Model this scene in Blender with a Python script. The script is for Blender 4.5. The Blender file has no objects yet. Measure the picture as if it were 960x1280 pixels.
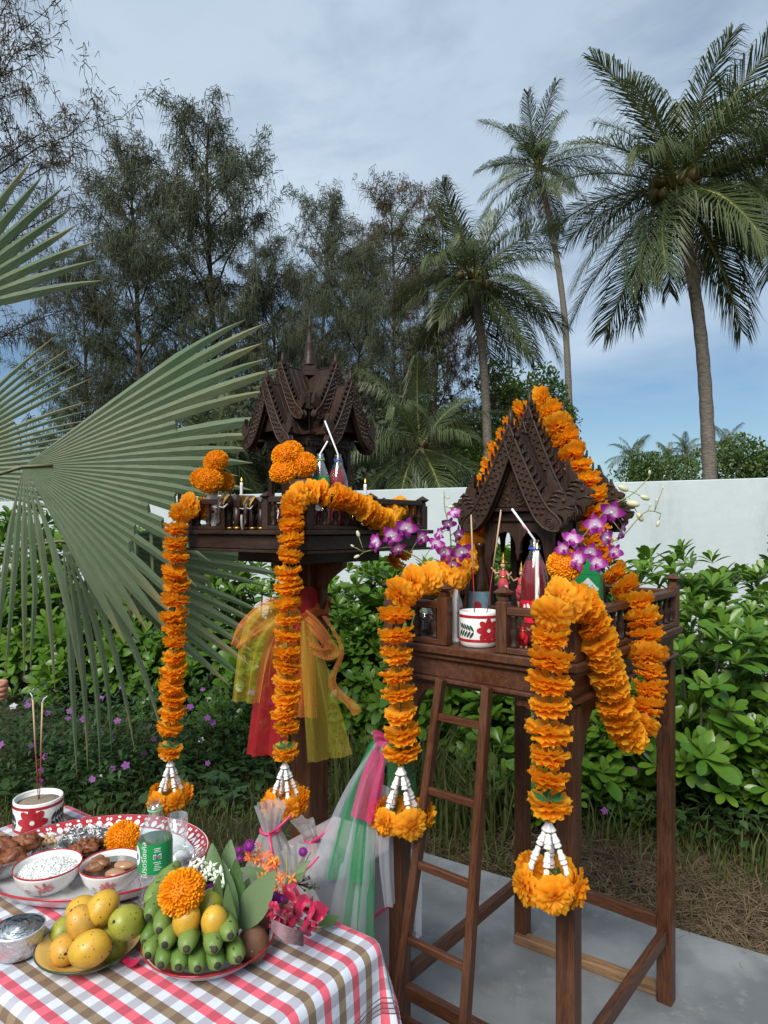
import bpy, bmesh, math, random
import numpy as np
from mathutils import Vector as V, Matrix, Euler, noise as mnoise

SC = bpy.context.scene
COL = SC.collection
R = math.radians
PI = math.pi
rnd = random.Random(7)

# ------------------------------------------------------------------ camera
CAM_H, FOC, CX, HY = 1.6, 850.0, 480.0, 660.0
cam_data = bpy.data.cameras.new('camera')
cam = bpy.data.objects.new('camera', cam_data)
COL.objects.link(cam)
cam.location = (0, 0, CAM_H)
cam.rotation_euler = (R(90), 0, 0)
cam_data.sensor_fit = 'VERTICAL'
cam_data.sensor_height = 36.0
cam_data.sensor_width = 27.0
cam_data.lens = FOC / 1280 * 36.0
cam_data.shift_y = 20.0 / 1280
cam_data.clip_start = 0.05
cam_data.clip_end = 2000
SC.camera = cam

# ------------------------------------------------------------------ sky and sun
SUN_TO = V((-0.30, -0.66, 0.70)).normalized()      # direction towards the sun (behind the camera, high)
world = bpy.data.worlds.new('World')
SC.world = world
world.use_nodes = True
wn = world.node_tree
wn.nodes.clear()
def _w(t, **k):
    n = wn.nodes.new(t)
    for a, b in k.items(): setattr(n, a, b)
    return n
sky = _w('ShaderNodeTexSky', sky_type='NISHITA', sun_disc=False)
sky.sun_elevation = math.asin(SUN_TO.z)
sky.sun_rotation = math.atan2(SUN_TO.x, SUN_TO.y)
sky.air_density = 1.0; sky.dust_density = 1.0; sky.ozone_density = 1.5
tc = _w('ShaderNodeTexCoord')
mp = _w('ShaderNodeMapping'); mp.inputs['Scale'].default_value = (1.0, 1.0, 2.6)
mp.inputs['Rotation'].default_value = (0.1, 0.15, 0.5)
nz = _w('ShaderNodeTexNoise'); nz.inputs['Scale'].default_value = 2.3; nz.inputs['Detail'].default_value = 7; nz.inputs['Roughness'].default_value = 0.56
nz.inputs['Distortion'].default_value = 0.35
sep = _w('ShaderNodeSeparateXYZ')
mr = _w('ShaderNodeMapRange'); mr.inputs[1].default_value = 0.02; mr.inputs[2].default_value = 0.42; mr.inputs[3].default_value = -0.22; mr.inputs[4].default_value = 0.26
ad = _w('ShaderNodeMath', operation='ADD')
rp = _w('ShaderNodeValToRGB')
rp.color_ramp.elements[0].position = 0.42; rp.color_ramp.elements[0].color = (0, 0, 0, 1)
rp.color_ramp.elements[1].position = 0.80; rp.color_ramp.elements[1].color = (0.88, 0.88, 0.88, 1)
nz2 = _w('ShaderNodeTexNoise'); nz2.inputs['Scale'].default_value = 1.7; nz2.inputs['Detail'].default_value = 5
rp2 = _w('ShaderNodeValToRGB')
rp2.color_ramp.elements[0].position = 0.35; rp2.color_ramp.elements[0].color = (3.8, 4.75, 5.85, 1)
rp2.color_ramp.elements[1].position = 0.65; rp2.color_ramp.elements[1].color = (5.0, 5.95, 6.9, 1)
mx = _w('ShaderNodeMixRGB')
bg = _w('ShaderNodeBackground'); bg.inputs['Strength'].default_value = 0.100
wo = _w('ShaderNodeOutputWorld')
L = wn.links.new
L(tc.outputs['Generated'], mp.inputs['Vector']); L(mp.outputs[0], nz.inputs['Vector']); L(mp.outputs[0], nz2.inputs['Vector'])
L(tc.outputs['Generated'], sep.inputs[0]); L(sep.outputs['Z'], mr.inputs[0])
L(nz.outputs['Fac'], ad.inputs[0]); L(mr.outputs[0], ad.inputs[1]); L(ad.outputs[0], rp.inputs[0])
L(nz2.outputs['Fac'], rp2.inputs[0])
L(rp.outputs['Color'], mx.inputs['Fac']); dim = _w('ShaderNodeMixRGB', blend_type='MULTIPLY'); dim.inputs[0].default_value = 1.0; dim.inputs[2].default_value = (0.66, 0.76, 0.81, 1); L(sky.outputs[0], dim.inputs[1]); L(dim.outputs[0], mx.inputs['Color1']); L(rp2.outputs['Color'], mx.inputs['Color2'])
L(mx.outputs[0], bg.inputs['Color']); L(bg.outputs[0], wo.inputs['Surface'])

sun_data = bpy.data.lights.new('sun', 'SUN')
sun_data.energy = 3.3
sun_data.angle = R(30)
sun_data.color = (1.0, 0.965, 0.90)
sun = bpy.data.objects.new('sun', sun_data)
COL.objects.link(sun)
sun.rotation_euler = (-SUN_TO).to_track_quat('-Z', 'Y').to_euler()
sun.location = (-8, -14, 20)

SC.view_settings.view_transform = 'Standard'
SC.view_settings.look = 'None'
SC.view_settings.exposure = 0.42
SC.view_settings.gamma = 1.0
SC.view_settings.use_curve_mapping = False
SC.render.engine = 'CYCLES'
SC.cycles.use_denoising = True
SC.cycles.max_bounces = 8
SC.cycles.transparent_max_bounces = 24
SC.cycles.diffuse_bounces = 3
SC.cycles.glossy_bounces = 4
SC.cycles.transmission_bounces = 8
SC.cycles.caustics_reflective = False
SC.cycles.caustics_refractive = False

# ------------------------------------------------------------------ helpers
def at(px, py, Y):
    """a point seen at photograph pixel (px, py), Y metres away"""
    return V(((px - CX) / FOC * Y, Y, CAM_H - (py - HY) / FOC * Y))
def at_z(px, py, z):
    Y = (CAM_H - z) * FOC / (py - HY)
    return at(px, py, Y)

def rotz(a): return Matrix.Rotation(a, 4, 'Z')
def trs(loc=(0, 0, 0), rot=(0, 0, 0), sc=(1, 1, 1)):
    if isinstance(sc, (int, float)): sc = (sc, sc, sc)
    return Matrix.LocRotScale(V(loc), Euler(rot), V(sc))
def basis(o, x, y, z):
    m = Matrix((x, y, z)).transposed().to_4x4(); m.translation = o; return m
def axis_mat(o, z, roll=0.0, sc=1.0):
    """matrix whose local Z runs along z"""
    z = V(z).normalized()
    t = V((0, 0, 1)) if abs(z.z) < 0.9 else V((1, 0, 0))
    x = t.cross(z).normalized(); y = z.cross(x)
    m = basis(V(o), x, y, z) @ Matrix.Rotation(roll, 4, 'Z')
    return m @ Matrix.Scale(sc, 4)

class MB:
    """collects geometry for ONE mesh object"""
    def __init__(s):
        s.v = []; s.f = []; s.t = []; s.r = []; s.m = []; s.sm = []
    def add(s, vs, fs, ts=None, r=0.0, m=0, M=None, smooth=False):
        o = len(s.v)
        s.t += [tuple(t) for t in (ts if ts is not None else vs)]
        if M is not None: vs = [M @ V(p) for p in vs]
        s.v += [tuple(p) for p in vs]
        s.r += (list(r) if isinstance(r, (list, tuple)) else [r] * len(vs))
        s.f += [tuple(i + o for i in f) for f in fs]
        s.m += [m] * len(fs); s.sm += [smooth] * len(fs)
        return s
    def box(s, c, d, M=None, bev=None, m=0, r=None, rot=None):
        """chamfered box, centre c, full size d; grain coordinate runs along the longest side"""
        hx, hy, hz = d[0] / 2, d[1] / 2, d[2] / 2
        if bev is None: bev = min(0.004, 0.14 * min(d))
        b = min(bev, 0.45 * min(d))
        vs = []; idx = {}
        for sx in (-1, 1):
            for sy in (-1, 1):
                for sz in (-1, 1):
                    for k, p in enumerate((((hx), (hy - b), (hz - b)), ((hx - b), hy, (hz - b)), ((hx - b), (hy - b), hz))):
                        idx[(sx, sy, sz, k)] = len(vs); vs.append((sx * p[0], sy * p[1], sz * p[2]))
        I = lambda a, b_, c_, k: idx[(a, b_, c_, k)]
        fs = []
        for sg in (-1, 1):
            q = [I(sg, -1, -1, 0), I(sg, 1, -1, 0), I(sg, 1, 1, 0), I(sg, -1, 1, 0)]; fs.append(q if sg > 0 else q[::-1])
            q = [I(-1, sg, -1, 1), I(-1, sg, 1, 1), I(1, sg, 1, 1), I(1, sg, -1, 1)]; fs.append(q if sg > 0 else q[::-1])
            q = [I(-1, -1, sg, 2), I(1, -1, sg, 2), I(1, 1, sg, 2), I(-1, 1, sg, 2)]; fs.append(q if sg > 0 else q[::-1])
        for a in (-1, 1):
            for b_ in (-1, 1):
                q = [I(a, b_, -1, 0), I(a, b_, -1, 1), I(a, b_, 1, 1), I(a, b_, 1, 0)]; fs.append(q if a * b_ > 0 else q[::-1])
                q = [I(a, -1, b_, 0), I(a, 1, b_, 0), I(a, 1, b_, 2), I(a, -1, b_, 2)]; fs.append(q if a * b_ > 0 else q[::-1])
                q = [I(-1, a, b_, 1), I(-1, a, b_, 2), I(1, a, b_, 2), I(1, a, b_, 1)]; fs.append(q if a * b_ > 0 else q[::-1])
                for c_ in (-1, 1):
                    q = [I(a, b_, c_, 0), I(a, b_, c_, 1), I(a, b_, c_, 2)]; fs.append(q if a * b_ * c_ > 0 else q[::-1])
        ax = max(range(3), key=lambda i: d[i])
        off = (rnd.random() * 9, rnd.random() * 9, rnd.random() * 9)
        ts = [tuple(p[i] * (0.07 if i == ax else 1.0) + off[i] for i in range(3)) for p in vs]
        T = Matrix.Translation(V(c))
        if rot is not None: T = T @ Euler(rot).to_matrix().to_4x4()
        if M is not None: T = M @ T
        return s.add(vs, fs, ts, rnd.random() if r is None else r, m, T)
    def tube(s, pts, rad, n=8, cap=True, m=0, r=0.0, M=None, flat=1.0, smooth=True, lobe=0.0):
        pts = [V(p) for p in pts]
        if isinstance(rad, (int, float)): rad = [rad] * len(pts)
        vs = []; ts = []; fs = []
        tan = []
        for i in range(len(pts)):
            a = pts[max(i - 1, 0)]; b = pts[min(i + 1, len(pts) - 1)]
            tan.append((b - a).normalized() if (b - a).length > 1e-9 else V((0, 0, 1)))
        t0 = tan[0]; up = V((0, 0, 1)) if abs(t0.z) < 0.9 else V((0, 1, 0))
        x = up.cross(t0).normalized(); acc = 0
        for i, p in enumerate(pts):
            t = tan[i]
            x = (x - t * x.dot(t)); x = x.normalized() if x.length > 1e-6 else up.cross(t).normalized()
            y = t.cross(x)
            if i: acc += (p - pts[i - 1]).length
            for k in range(n):
                an = 2 * PI * k / n
                lb = 1 - lobe * (k % 2)
                d = (x * math.cos(an) * rad[i] + y * math.sin(an) * rad[i] * flat) * lb
                vs.append(p + d); ts.append((math.cos(an) * rad[0], math.sin(an) * rad[0], acc * 0.15))
        for i in range(len(pts) - 1):
            for k in range(n):
                k2 = (k + 1) % n
                fs.append((i * n + k, i * n + k2, (i + 1) * n + k2, (i + 1) * n + k))
        if cap:
            fs.append(tuple(range(n - 1, -1, -1))); fs.append(tuple((len(pts) - 1) * n + k for k in range(n)))
        return s.add(vs, fs, ts, r, m, M, smooth)
    def lathe(s, prof, n=24, M=None, m=0, r=0.0, smooth=True, sx=1.0, sy=1.0, caps=True):
        vs = []; fs = []; ts = []
        for rr, z in prof:
            for k in range(n):
                a = 2 * PI * k / n
                vs.append((rr * math.cos(a) * sx, rr * math.sin(a) * sy, z)); ts.append((rr * math.cos(a), rr * math.sin(a), z))
        for i in range(len(prof) - 1):
            for k in range(n):
                k2 = (k + 1) % n
                fs.append((i * n + k, i * n + k2, (i + 1) * n + k2, (i + 1) * n + k))
        if caps and prof[0][0] > 1e-5: fs.append(tuple(range(n - 1, -1, -1)))
        if caps and prof[-1][0] > 1e-5: fs.append(tuple((len(prof) - 1) * n + k for k in range(n)))
        return s.add(vs, fs, ts, r, m, M, smooth)
    def ball(s, c, rad, n=16, h=10, M=None, m=0, r=0.0, fn=None):
        if isinstance(rad, (int, float)): rad = (rad,) * 3
        vs = []; fs = []
        for i in range(h + 1):
            th = PI * i / h
            for k in range(n):
                ph = 2 * PI * k / n
                d = V((math.sin(th) * math.cos(ph), math.sin(th) * math.sin(ph), -math.cos(th)))
                q = fn(d) if fn else 1.0
                vs.append((c[0] + d.x * rad[0] * q, c[1] + d.y * rad[1] * q, c[2] + d.z * rad[2] * q))
        for i in range(h):
            for k in range(n):
                k2 = (k + 1) % n
                fs.append((i * n + k, i * n + k2, (i + 1) * n + k2, (i + 1) * n + k))
        return s.add(vs, fs, None, r, m, M, True)
    def prism(s, poly, y0, y1, M=None, m=0, r=0.0):
        """polygon in (x, z), extruded along y"""
        n = len(poly)
        vs = [(p[0], y0, p[1]) for p in poly] + [(p[0], y1, p[1]) for p in poly]
        ar = sum(poly[i][0] * poly[(i + 1) % n][1] - poly[(i + 1) % n][0] * poly[i][1] for i in range(n))
        a = list(range(n)); b = list(range(2 * n - 1, n - 1, -1))
        fs = [tuple(a), tuple(b)] + [(i, n + i, n + (i + 1) % n, (i + 1) % n) for i in range(n)]
        if ar < 0: fs = [f[::-1] for f in fs]
        off = rnd.random() * 5
        ts = [(p[0] + off, p[1], p[2] * 0.15 + off) for p in vs]
        return s.add(vs, fs, ts, r, m, M)
    def grid(s, fn, nu, nv, m=0, r=0.0, uv=None, M=None, smooth=True, closed=False):
        vs = []; ts = []; fs = []
        for i in range(nu + 1):
            for j in range(nv + 1):
                a, b = i / nu, j / nv
                vs.append(fn(a, b)); ts.append(uv(a, b) if uv else (a, b, 0))
        w = nv + 1
        for i in range(nu):
            for j in range(nv):
                fs.append((i * w + j, (i + 1) * w + j, (i + 1) * w + j + 1, i * w + j + 1))
        return s.add(vs, fs, ts, r, m, M, smooth)
    def mesh(s, name, mats):
        me = bpy.data.meshes.new(name)
        me.from_pydata(s.v, [], s.f)
        if not isinstance(mats, (list, tuple)): mats = [mats]
        for q in mats: me.materials.append(MAT[q] if isinstance(q, str) else q)
        me.polygons.foreach_set('material_index', s.m)
        me.polygons.foreach_set('use_smooth', s.sm)
        a = me.attributes.new('uvw', 'FLOAT_VECTOR', 'POINT'); a.data.foreach_set('vector', [c for t in s.t for c in t])
        a = me.attributes.new('rnd', 'FLOAT', 'POINT'); a.data.foreach_set('value', s.r)
        me.update()
        return me
    def build(s, name, mats, parent=None, M=None, **k):
        return link(name, s.mesh(name, mats), parent, M, **k)

def np_mesh(name, verts, quads, rn, mats, smooth=False, midx=None):
    verts = np.asarray(verts, dtype=np.float32).reshape(-1, 3)
    quads = np.asarray(quads, dtype=np.int32)
    k = quads.shape[1]
    me = bpy.data.meshes.new(name)
    me.vertices.add(len(verts)); me.vertices.foreach_set('co', verts.ravel())
    me.loops.add(quads.size); me.loops.foreach_set('vertex_index', quads.ravel())
    me.polygons.add(len(quads)); me.polygons.foreach_set('loop_start', np.arange(0, quads.size, k, dtype=np.int32))
    if not isinstance(mats, (list, tuple)): mats = [mats]
    for q in mats: me.materials.append(MAT[q])
    if midx is not None: me.polygons.foreach_set('material_index', np.asarray(midx, dtype=np.int32))
    me.polygons.foreach_set('use_smooth', np.full(len(quads), smooth))
    a = me.attributes.new('rnd', 'FLOAT', 'POINT'); a.data.foreach_set('value', np.asarray(rn, dtype=np.float32))
    me.update(calc_edges=True); me.validate()
    return me

def link(name, me, parent=None, M=None, label=None, cat=None, group=None, kind=None):
    o = bpy.data.objects.new(name, me)
    COL.objects.link(o)
    if parent is not None: o.parent = parent
    if M is not None: o.matrix_local = M
    return tag(o, label, cat, group, kind)
def tag(o, label=None, cat=None, group=None, kind=None):
    if label: o['label'] = label
    if cat: o['category'] = cat
    if group: o['group'] = group
    if kind: o['kind'] = kind
    return o
def thing(name, label, cat, loc=(0, 0, 0), rz=0.0, group=None, M=None):
    o = bpy.data.objects.new(name, None)
    o.empty_display_size = 0.1
    COL.objects.link(o)
    if M is not None: o.matrix_world = M
    else: o.location = loc; o.rotation_euler = (0, 0, rz)
    return tag(o, label, cat, group)
def lerp(a, b, t): return a + (b - a) * t
def spline(pts, n):
    """Catmull-Rom through pts, n samples at even spacing"""
    pts = [V(p) for p in pts]
    out = []
    for i in range(len(pts) - 1):
        p0 = pts[max(i - 1, 0)]; p1 = pts[i]; p2 = pts[i + 1]; p3 = pts[min(i + 2, len(pts) - 1)]
        for k in range(24):
            t = k / 24
            out.append(0.5 * ((2 * p1) + (p2 - p0) * t + (2 * p0 - 5 * p1 + 4 * p2 - p3) * t * t + (3 * p1 - p0 - 3 * p2 + p3) * t ** 3))
    out.append(pts[-1])
    cum = [0.0]
    for i in range(1, len(out)): cum.append(cum[-1] + (out[i] - out[i - 1]).length)
    res = []; j = 0
    for k in range(n):
        d = cum[-1] * k / (n - 1)
        while j < len(out) - 2 and cum[j + 1] < d: j += 1
        t = (d - cum[j]) / max(cum[j + 1] - cum[j], 1e-9)
        res.append(out[j].lerp(out[j + 1], min(max(t, 0), 1)))
    return res, cum[-1]

# ------------------------------------------------------------------ materials
MAT = {}
def mk(name):
    m = bpy.data.materials.new(name); m.use_nodes = True
    nt = m.node_tree; nt.nodes.clear()
    MAT[name] = m
    return m, nt
def nd(nt, t, ins=None, **k):
    n = nt.nodes.new(t)
    for a, b in k.items(): setattr(n, a, b)
    for a, b in (ins or {}).items(): n.inputs[a].default_value = b
    return n
def c4(c): return (c[0], c[1], c[2], 1)
def coords(nt, src):
    if src in ('uvw', 'rnd'):
        return nd(nt, 'ShaderNodeAttribute', attribute_name=src).outputs['Vector']
    return nd(nt, 'ShaderNodeTexCoord').outputs['Object' if src == 'obj' else src]
def noise_fac(nt, src, scale, detail=4, rough=0.55, lo=0.35, hi=0.65, stretch=None):
    n = nd(nt, 'ShaderNodeTexNoise', {'Scale': scale, 'Detail': detail, 'Roughness': rough})
    vec = coords(nt, src)
    if stretch:
        mpn = nd(nt, 'ShaderNodeMapping'); mpn.inputs['Scale'].default_value = stretch
        nt.links.new(vec, mpn.inputs['Vector']); vec = mpn.outputs[0]
    nt.links.new(vec, n.inputs['Vector'])
    r = nd(nt, 'ShaderNodeMapRange', {1: lo, 2: hi, 3: 0.0, 4: 1.0})
    nt.links.new(n.outputs['Fac'], r.inputs[0])
    return r.outputs[0]
def mixc(nt, fac, a, b, mode='MIX'):
    n = nd(nt, 'ShaderNodeMixRGB', blend_type=mode)
    for i, x in ((0, fac), (1, a), (2, b)):
        if hasattr(x, 'is_linked') or hasattr(x, 'links'): nt.links.new(x, n.inputs[i])
        elif isinstance(x, (int, float)): n.inputs[i].default_value = x
        else: n.inputs[i].default_value = c4(x)
    return n.outputs[0]
def pbr(name, col, col2=None, scale=8, rough=0.5, bump=0.0, bscale=60, src='obj', attr=0.0, col3=None, metallic=0.0, coat=0.0,
        transl=0.0, tcol=None, alpha=1.0, spec=0.5, detail=4, transmission=0.0, ior=1.45, lo=0.35, hi=0.65, stretch=None, emit=None, sss=0.0, bdist=0.002, sheen=0.0, speck=None):
    m, nt = mk(name)
    p = nd(nt, 'ShaderNodeBsdfPrincipled', {'Roughness': rough, 'Metallic': metallic, 'IOR': ior, 'Coat Weight': coat, 'Alpha': alpha,
                                             'Transmission Weight': transmission, 'Specular IOR Level': spec})
    if sss: p.inputs['Subsurface Weight'].default_value = sss; p.inputs['Subsurface Radius'].default_value = (0.01, 0.005, 0.003)
    if sheen: p.inputs['Sheen Weight'].default_value = sheen
    c = None
    if col2 is not None:
        c = mixc(nt, noise_fac(nt, src, scale, detail, lo=lo, hi=hi, stretch=stretch), col, col2)
    if col3 is not None:      # colour that differs from piece to piece (attribute 'rnd')
        at_ = nd(nt, 'ShaderNodeAttribute', attribute_name='rnd')
        mul = nd(nt, 'ShaderNodeMath', {1: attr}, operation='MULTIPLY')
        nt.links.new(at_.outputs['Fac'], mul.inputs[0])
        c = mixc(nt, mul.outputs[0], c if c is not None else col, col3)
    if speck:                 # (colour, scale, threshold): small spots
        c = mixc(nt, noise_fac(nt, src, speck[1], 2, 0.5, speck[2], speck[2] + .05), c if c is not None else col, speck[0])
    if c is not None: nt.links.new(c, p.inputs['Base Color'])
    else: p.inputs['Base Color'].default_value = c4(col)
    if emit: p.inputs['Emission Color'].default_value = c4(emit[0]); p.inputs['Emission Strength'].default_value = emit[1]
    if bump:
        n = nd(nt, 'ShaderNodeTexNoise', {'Scale': bscale, 'Detail': 4})
        nt.links.new(coords(nt, src), n.inputs['Vector'])
        b = nd(nt, 'ShaderNodeBump', {'Strength': bump, 'Distance': bdist})
        nt.links.new(n.outputs['Fac'], b.inputs['Height']); nt.links.new(b.outputs[0], p.inputs['Normal'])
    out = nd(nt, 'ShaderNodeOutputMaterial')
    sh = p.outputs[0]
    if transl:
        t = nd(nt, 'ShaderNodeBsdfTranslucent')
        if tcol is None and c is not None: nt.links.new(c, t.inputs[0])
        else: t.inputs[0].default_value = c4(tcol or col)
        mxs = nd(nt, 'ShaderNodeMixShader', {0: transl})
        nt.links.new(sh, mxs.inputs[1]); nt.links.new(t.outputs[0], mxs.inputs[2]); sh = mxs.outputs[0]
    nt.links.new(sh, out.inputs['Surface'])
    return m, nt, p
def sheer(name, col, opac, col2=None, rough=0.6, weave=900):
    """thin see-through net cloth or plastic film"""
    m, nt = mk(name)
    d = nd(nt, 'ShaderNodeBsdfPrincipled', {'Roughness': rough, 'Base Color': c4(col), 'Sheen Weight': 0.2})
    if col2:
        nt.links.new(mixc(nt, noise_fac(nt, 'uvw', 3.0), col, col2), d.inputs['Base Color'])
    t = nd(nt, 'ShaderNodeBsdfTranslucent', {'Color': c4(col)})
    ms = nd(nt, 'ShaderNodeMixShader', {0: 0.4})
    nt.links.new(d.outputs[0], ms.inputs[1]); nt.links.new(t.outputs[0], ms.inputs[2])
    tr = nd(nt, 'ShaderNodeBsdfTransparent')
    lw = nd(nt, 'ShaderNodeLayerWeight', {'Blend': 0.35})
    r = nd(nt, 'ShaderNodeMapRange', {1: 0.0, 2: 1.0, 3: opac, 4: min(1.0, opac + 0.45)})
    nt.links.new(lw.outputs['Facing'], r.inputs[0])
    mx_ = nd(nt, 'ShaderNodeMixShader')
    nt.links.new(r.outputs[0], mx_.inputs[0]); nt.links.new(tr.outputs[0], mx_.inputs[1]); nt.links.new(ms.outputs[0], mx_.inputs[2])
    out = nd(nt, 'ShaderNodeOutputMaterial'); nt.links.new(mx_.outputs[0], out.inputs['Surface'])
def clear(name, tint=(1, 1, 1), refl=0.10, rough=0.03, opac=0.06):
    """thin clear plastic or glass"""
    m, nt = mk(name)
    tr = nd(nt, 'ShaderNodeBsdfTransparent', {'Color': c4(tint)})
    g = nd(nt, 'ShaderNodeBsdfGlossy', {'Roughness': rough, 'Color': (1, 1, 1, 1)})
    d = nd(nt, 'ShaderNodeBsdfDiffuse', {'Color': (0.8, 0.85, 0.85, 1)})
    lw = nd(nt, 'ShaderNodeLayerWeight', {'Blend': 0.25})
    r = nd(nt, 'ShaderNodeMapRange', {1: 0.0, 2: 1.0, 3: refl * 0.5, 4: min(0.95, refl + 0.55)})
    nt.links.new(lw.outputs['Facing'], r.inputs[0])
    m0 = nd(nt, 'ShaderNodeMixShader', {0: opac}); nt.links.new(tr.outputs[0], m0.inputs[1]); nt.links.new(d.outputs[0], m0.inputs[2])
    m1 = nd(nt, 'ShaderNodeMixShader'); nt.links.new(r.outputs[0], m1.inputs[0]); nt.links.new(m0.outputs[0], m1.inputs[1]); nt.links.new(g.outputs[0], m1.inputs[2])
    out = nd(nt, 'ShaderNodeOutputMaterial'); nt.links.new(m1.outputs[0], out.inputs['Surface'])
def wood(name, c1, c2, c3, rough=0.42, scale=26, bump=0.25, coat=0.0):
    """grain follows each board (attribute uvw), tone differs from board to board"""
    m, nt = mk(name)
    p = nd(nt, 'ShaderNodeBsdfPrincipled', {'Roughness': rough, 'Coat Weight': coat, 'Coat Roughness': 0.25, 'Specular IOR Level': 0.25})
    f1 = noise_fac(nt, 'uvw', scale, 6, 0.62, 0.32, 0.68)
    f2 = noise_fac(nt, 'uvw', scale * 4.5, 3, 0.6, 0.45, 0.75)
    a = mixc(nt, f1, c1, c2)
    b = mixc(nt, f2, a, c3)
    f3 = noise_fac(nt, 'obj', 5.0, 5, 0.6, 0.42, 0.72)       # worn, dusty patches
    c = mixc(nt, f3, b, mixc(nt, 0.10, b, (0.20, 0.16, 0.13)))
    nt.links.new(c, p.inputs['Base Color'])
    rr = nd(nt, 'ShaderNodeMapRange', {1: 0.0, 2: 1.0, 3: rough - 0.08, 4: rough + 0.22})
    nt.links.new(f3, rr.inputs[0]); nt.links.new(rr.outputs[0], p.inputs['Roughness'])
    bp = nd(nt, 'ShaderNodeBump', {'Strength': bump, 'Distance': 0.002}); nt.links.new(f1, bp.inputs['Height']); nt.links.new(bp.outputs[0], p.inputs['Normal'])
    out = nd(nt, 'ShaderNodeOutputMaterial'); nt.links.new(p.outputs[0], out.inputs['Surface'])

wood('wood_stain', (0.125, 0.044, 0.018), (0.055, 0.019, 0.009), (0.018, 0.008, 0.005), 0.46, 62, 0.3, 0.12)
wood('wood_dark', (0.046, 0.022, 0.014), (0.024, 0.012, 0.008), (0.010, 0.006, 0.005), 0.46, 62, 0.3)
wood('wood_carved', (0.054, 0.027, 0.017), (0.028, 0.015, 0.010), (0.011, 0.007, 0.005), 0.5, 62, 0.35)
wood('wood_raw', (0.30, 0.17, 0.085), (0.17, 0.09, 0.045), (0.08, 0.045, 0.025), 0.75, 26, 0.5)
wood('wood_plain', (0.30, 0.19, 0.10), (0.22, 0.13, 0.07), (0.14, 0.08, 0.05), 0.6, 26, 0.3)
pbr('petal_orange', (0.97, 0.42, 0.014), (0.95, 0.34, 0.008), 30, rough=0.62, transl=0.52, tcol=(0.98, 0.46, 0.012), col3=(0.98, 0.56, 0.045), attr=0.9, spec=0.25)
pbr('petal_marigold', (0.86, 0.31, 0.004), (0.80, 0.23, 0.003), 40, rough=0.6, transl=0.2, col3=(0.95, 0.48, 0.015), attr=0.8, spec=0.25)
pbr('leaf_cloth', (0.02, 0.13, 0.045), (0.03, 0.20, 0.07), 30, rough=0.5, transl=0.2)
pbr('white_plastic', (0.80, 0.80, 0.78), rough=0.35, sss=0.0)
pbr('gold', (0.62, 0.36, 0.08), (0.45, 0.24, 0.04), 60, rough=0.32, metallic=0.9)
pbr('thread', (0.65, 0.5, 0.1), rough=0.6)
# ================================================================== setting
def surf_ground():
    m, nt = mk('soil')
    p = nd(nt, 'ShaderNodeBsdfPrincipled', {'Roughness': 0.95, 'Specular IOR Level': 0.1})
    a = mixc(nt, noise_fac(nt, 'obj', 1.3, 6, 0.6), (0.045, 0.050, 0.018), (0.085, 0.066, 0.040))
    b = mixc(nt, noise_fac(nt, 'obj', 22, 6, 0.65), a, (0.030, 0.026, 0.016))
    nt.links.new(b, p.inputs['Base Color'])
    n = nd(nt, 'ShaderNodeTexNoise', {'Scale': 40, 'Detail': 6}); nt.links.new(coords(nt, 'obj'), n.inputs['Vector'])
    bp = nd(nt, 'ShaderNodeBump', {'Strength': 0.8, 'Distance': 0.02}); nt.links.new(n.outputs['Fac'], bp.inputs['Height']); nt.links.new(bp.outputs[0], p.inputs['Normal'])
    o = nd(nt, 'ShaderNodeOutputMaterial'); nt.links.new(p.outputs[0], o.inputs['Surface'])
surf_ground()
def surf_concrete():
    m, nt = mk('concrete')
    p = nd(nt, 'ShaderNodeBsdfPrincipled', {'Roughness': 0.62, 'Specular IOR Level': 0.4})
    a = mixc(nt, noise_fac(nt, 'obj', 2.6, 7, 0.62, 0.3, 0.7), (0.165, 0.17, 0.175), (0.25, 0.255, 0.26))
    b = mixc(nt, noise_fac(nt, 'obj', 0.9, 4, 0.7, 0.50, 0.62), a, (0.13, 0.135, 0.14))
    c = mixc(nt, noise_fac(nt, 'obj', 14, 6, 0.7, 0.55, 0.80), b, (0.27, 0.27, 0.268))
    d = mixc(nt, noise_fac(nt, 'obj', 5, 8, 0.8, 0.60, 0.72), c, (0.30, 0.298, 0.29))
    nt.links.new(d, p.inputs['Base Color'])
    rr = nd(nt, 'ShaderNodeMapRange', {1: 0, 2: 1, 3: 0.42, 4: 0.75}); nt.links.new(noise_fac(nt, 'obj', 3.1, 5), rr.inputs[0]); nt.links.new(rr.outputs[0], p.inputs['Roughness'])
    n = nd(nt, 'ShaderNodeTexNoise', {'Scale': 55, 'Detail': 6}); nt.links.new(coords(nt, 'obj'), n.inputs['Vector'])
    bp = nd(nt, 'ShaderNodeBump', {'Strength': 0.25, 'Distance': 0.004}); nt.links.new(n.outputs['Fac'], bp.inputs['Height']); nt.links.new(bp.outputs[0], p.inputs['Normal'])
    o = nd(nt, 'ShaderNodeOutputMaterial'); nt.links.new(p.outputs[0], o.inputs['Surface'])
surf_concrete()
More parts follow.
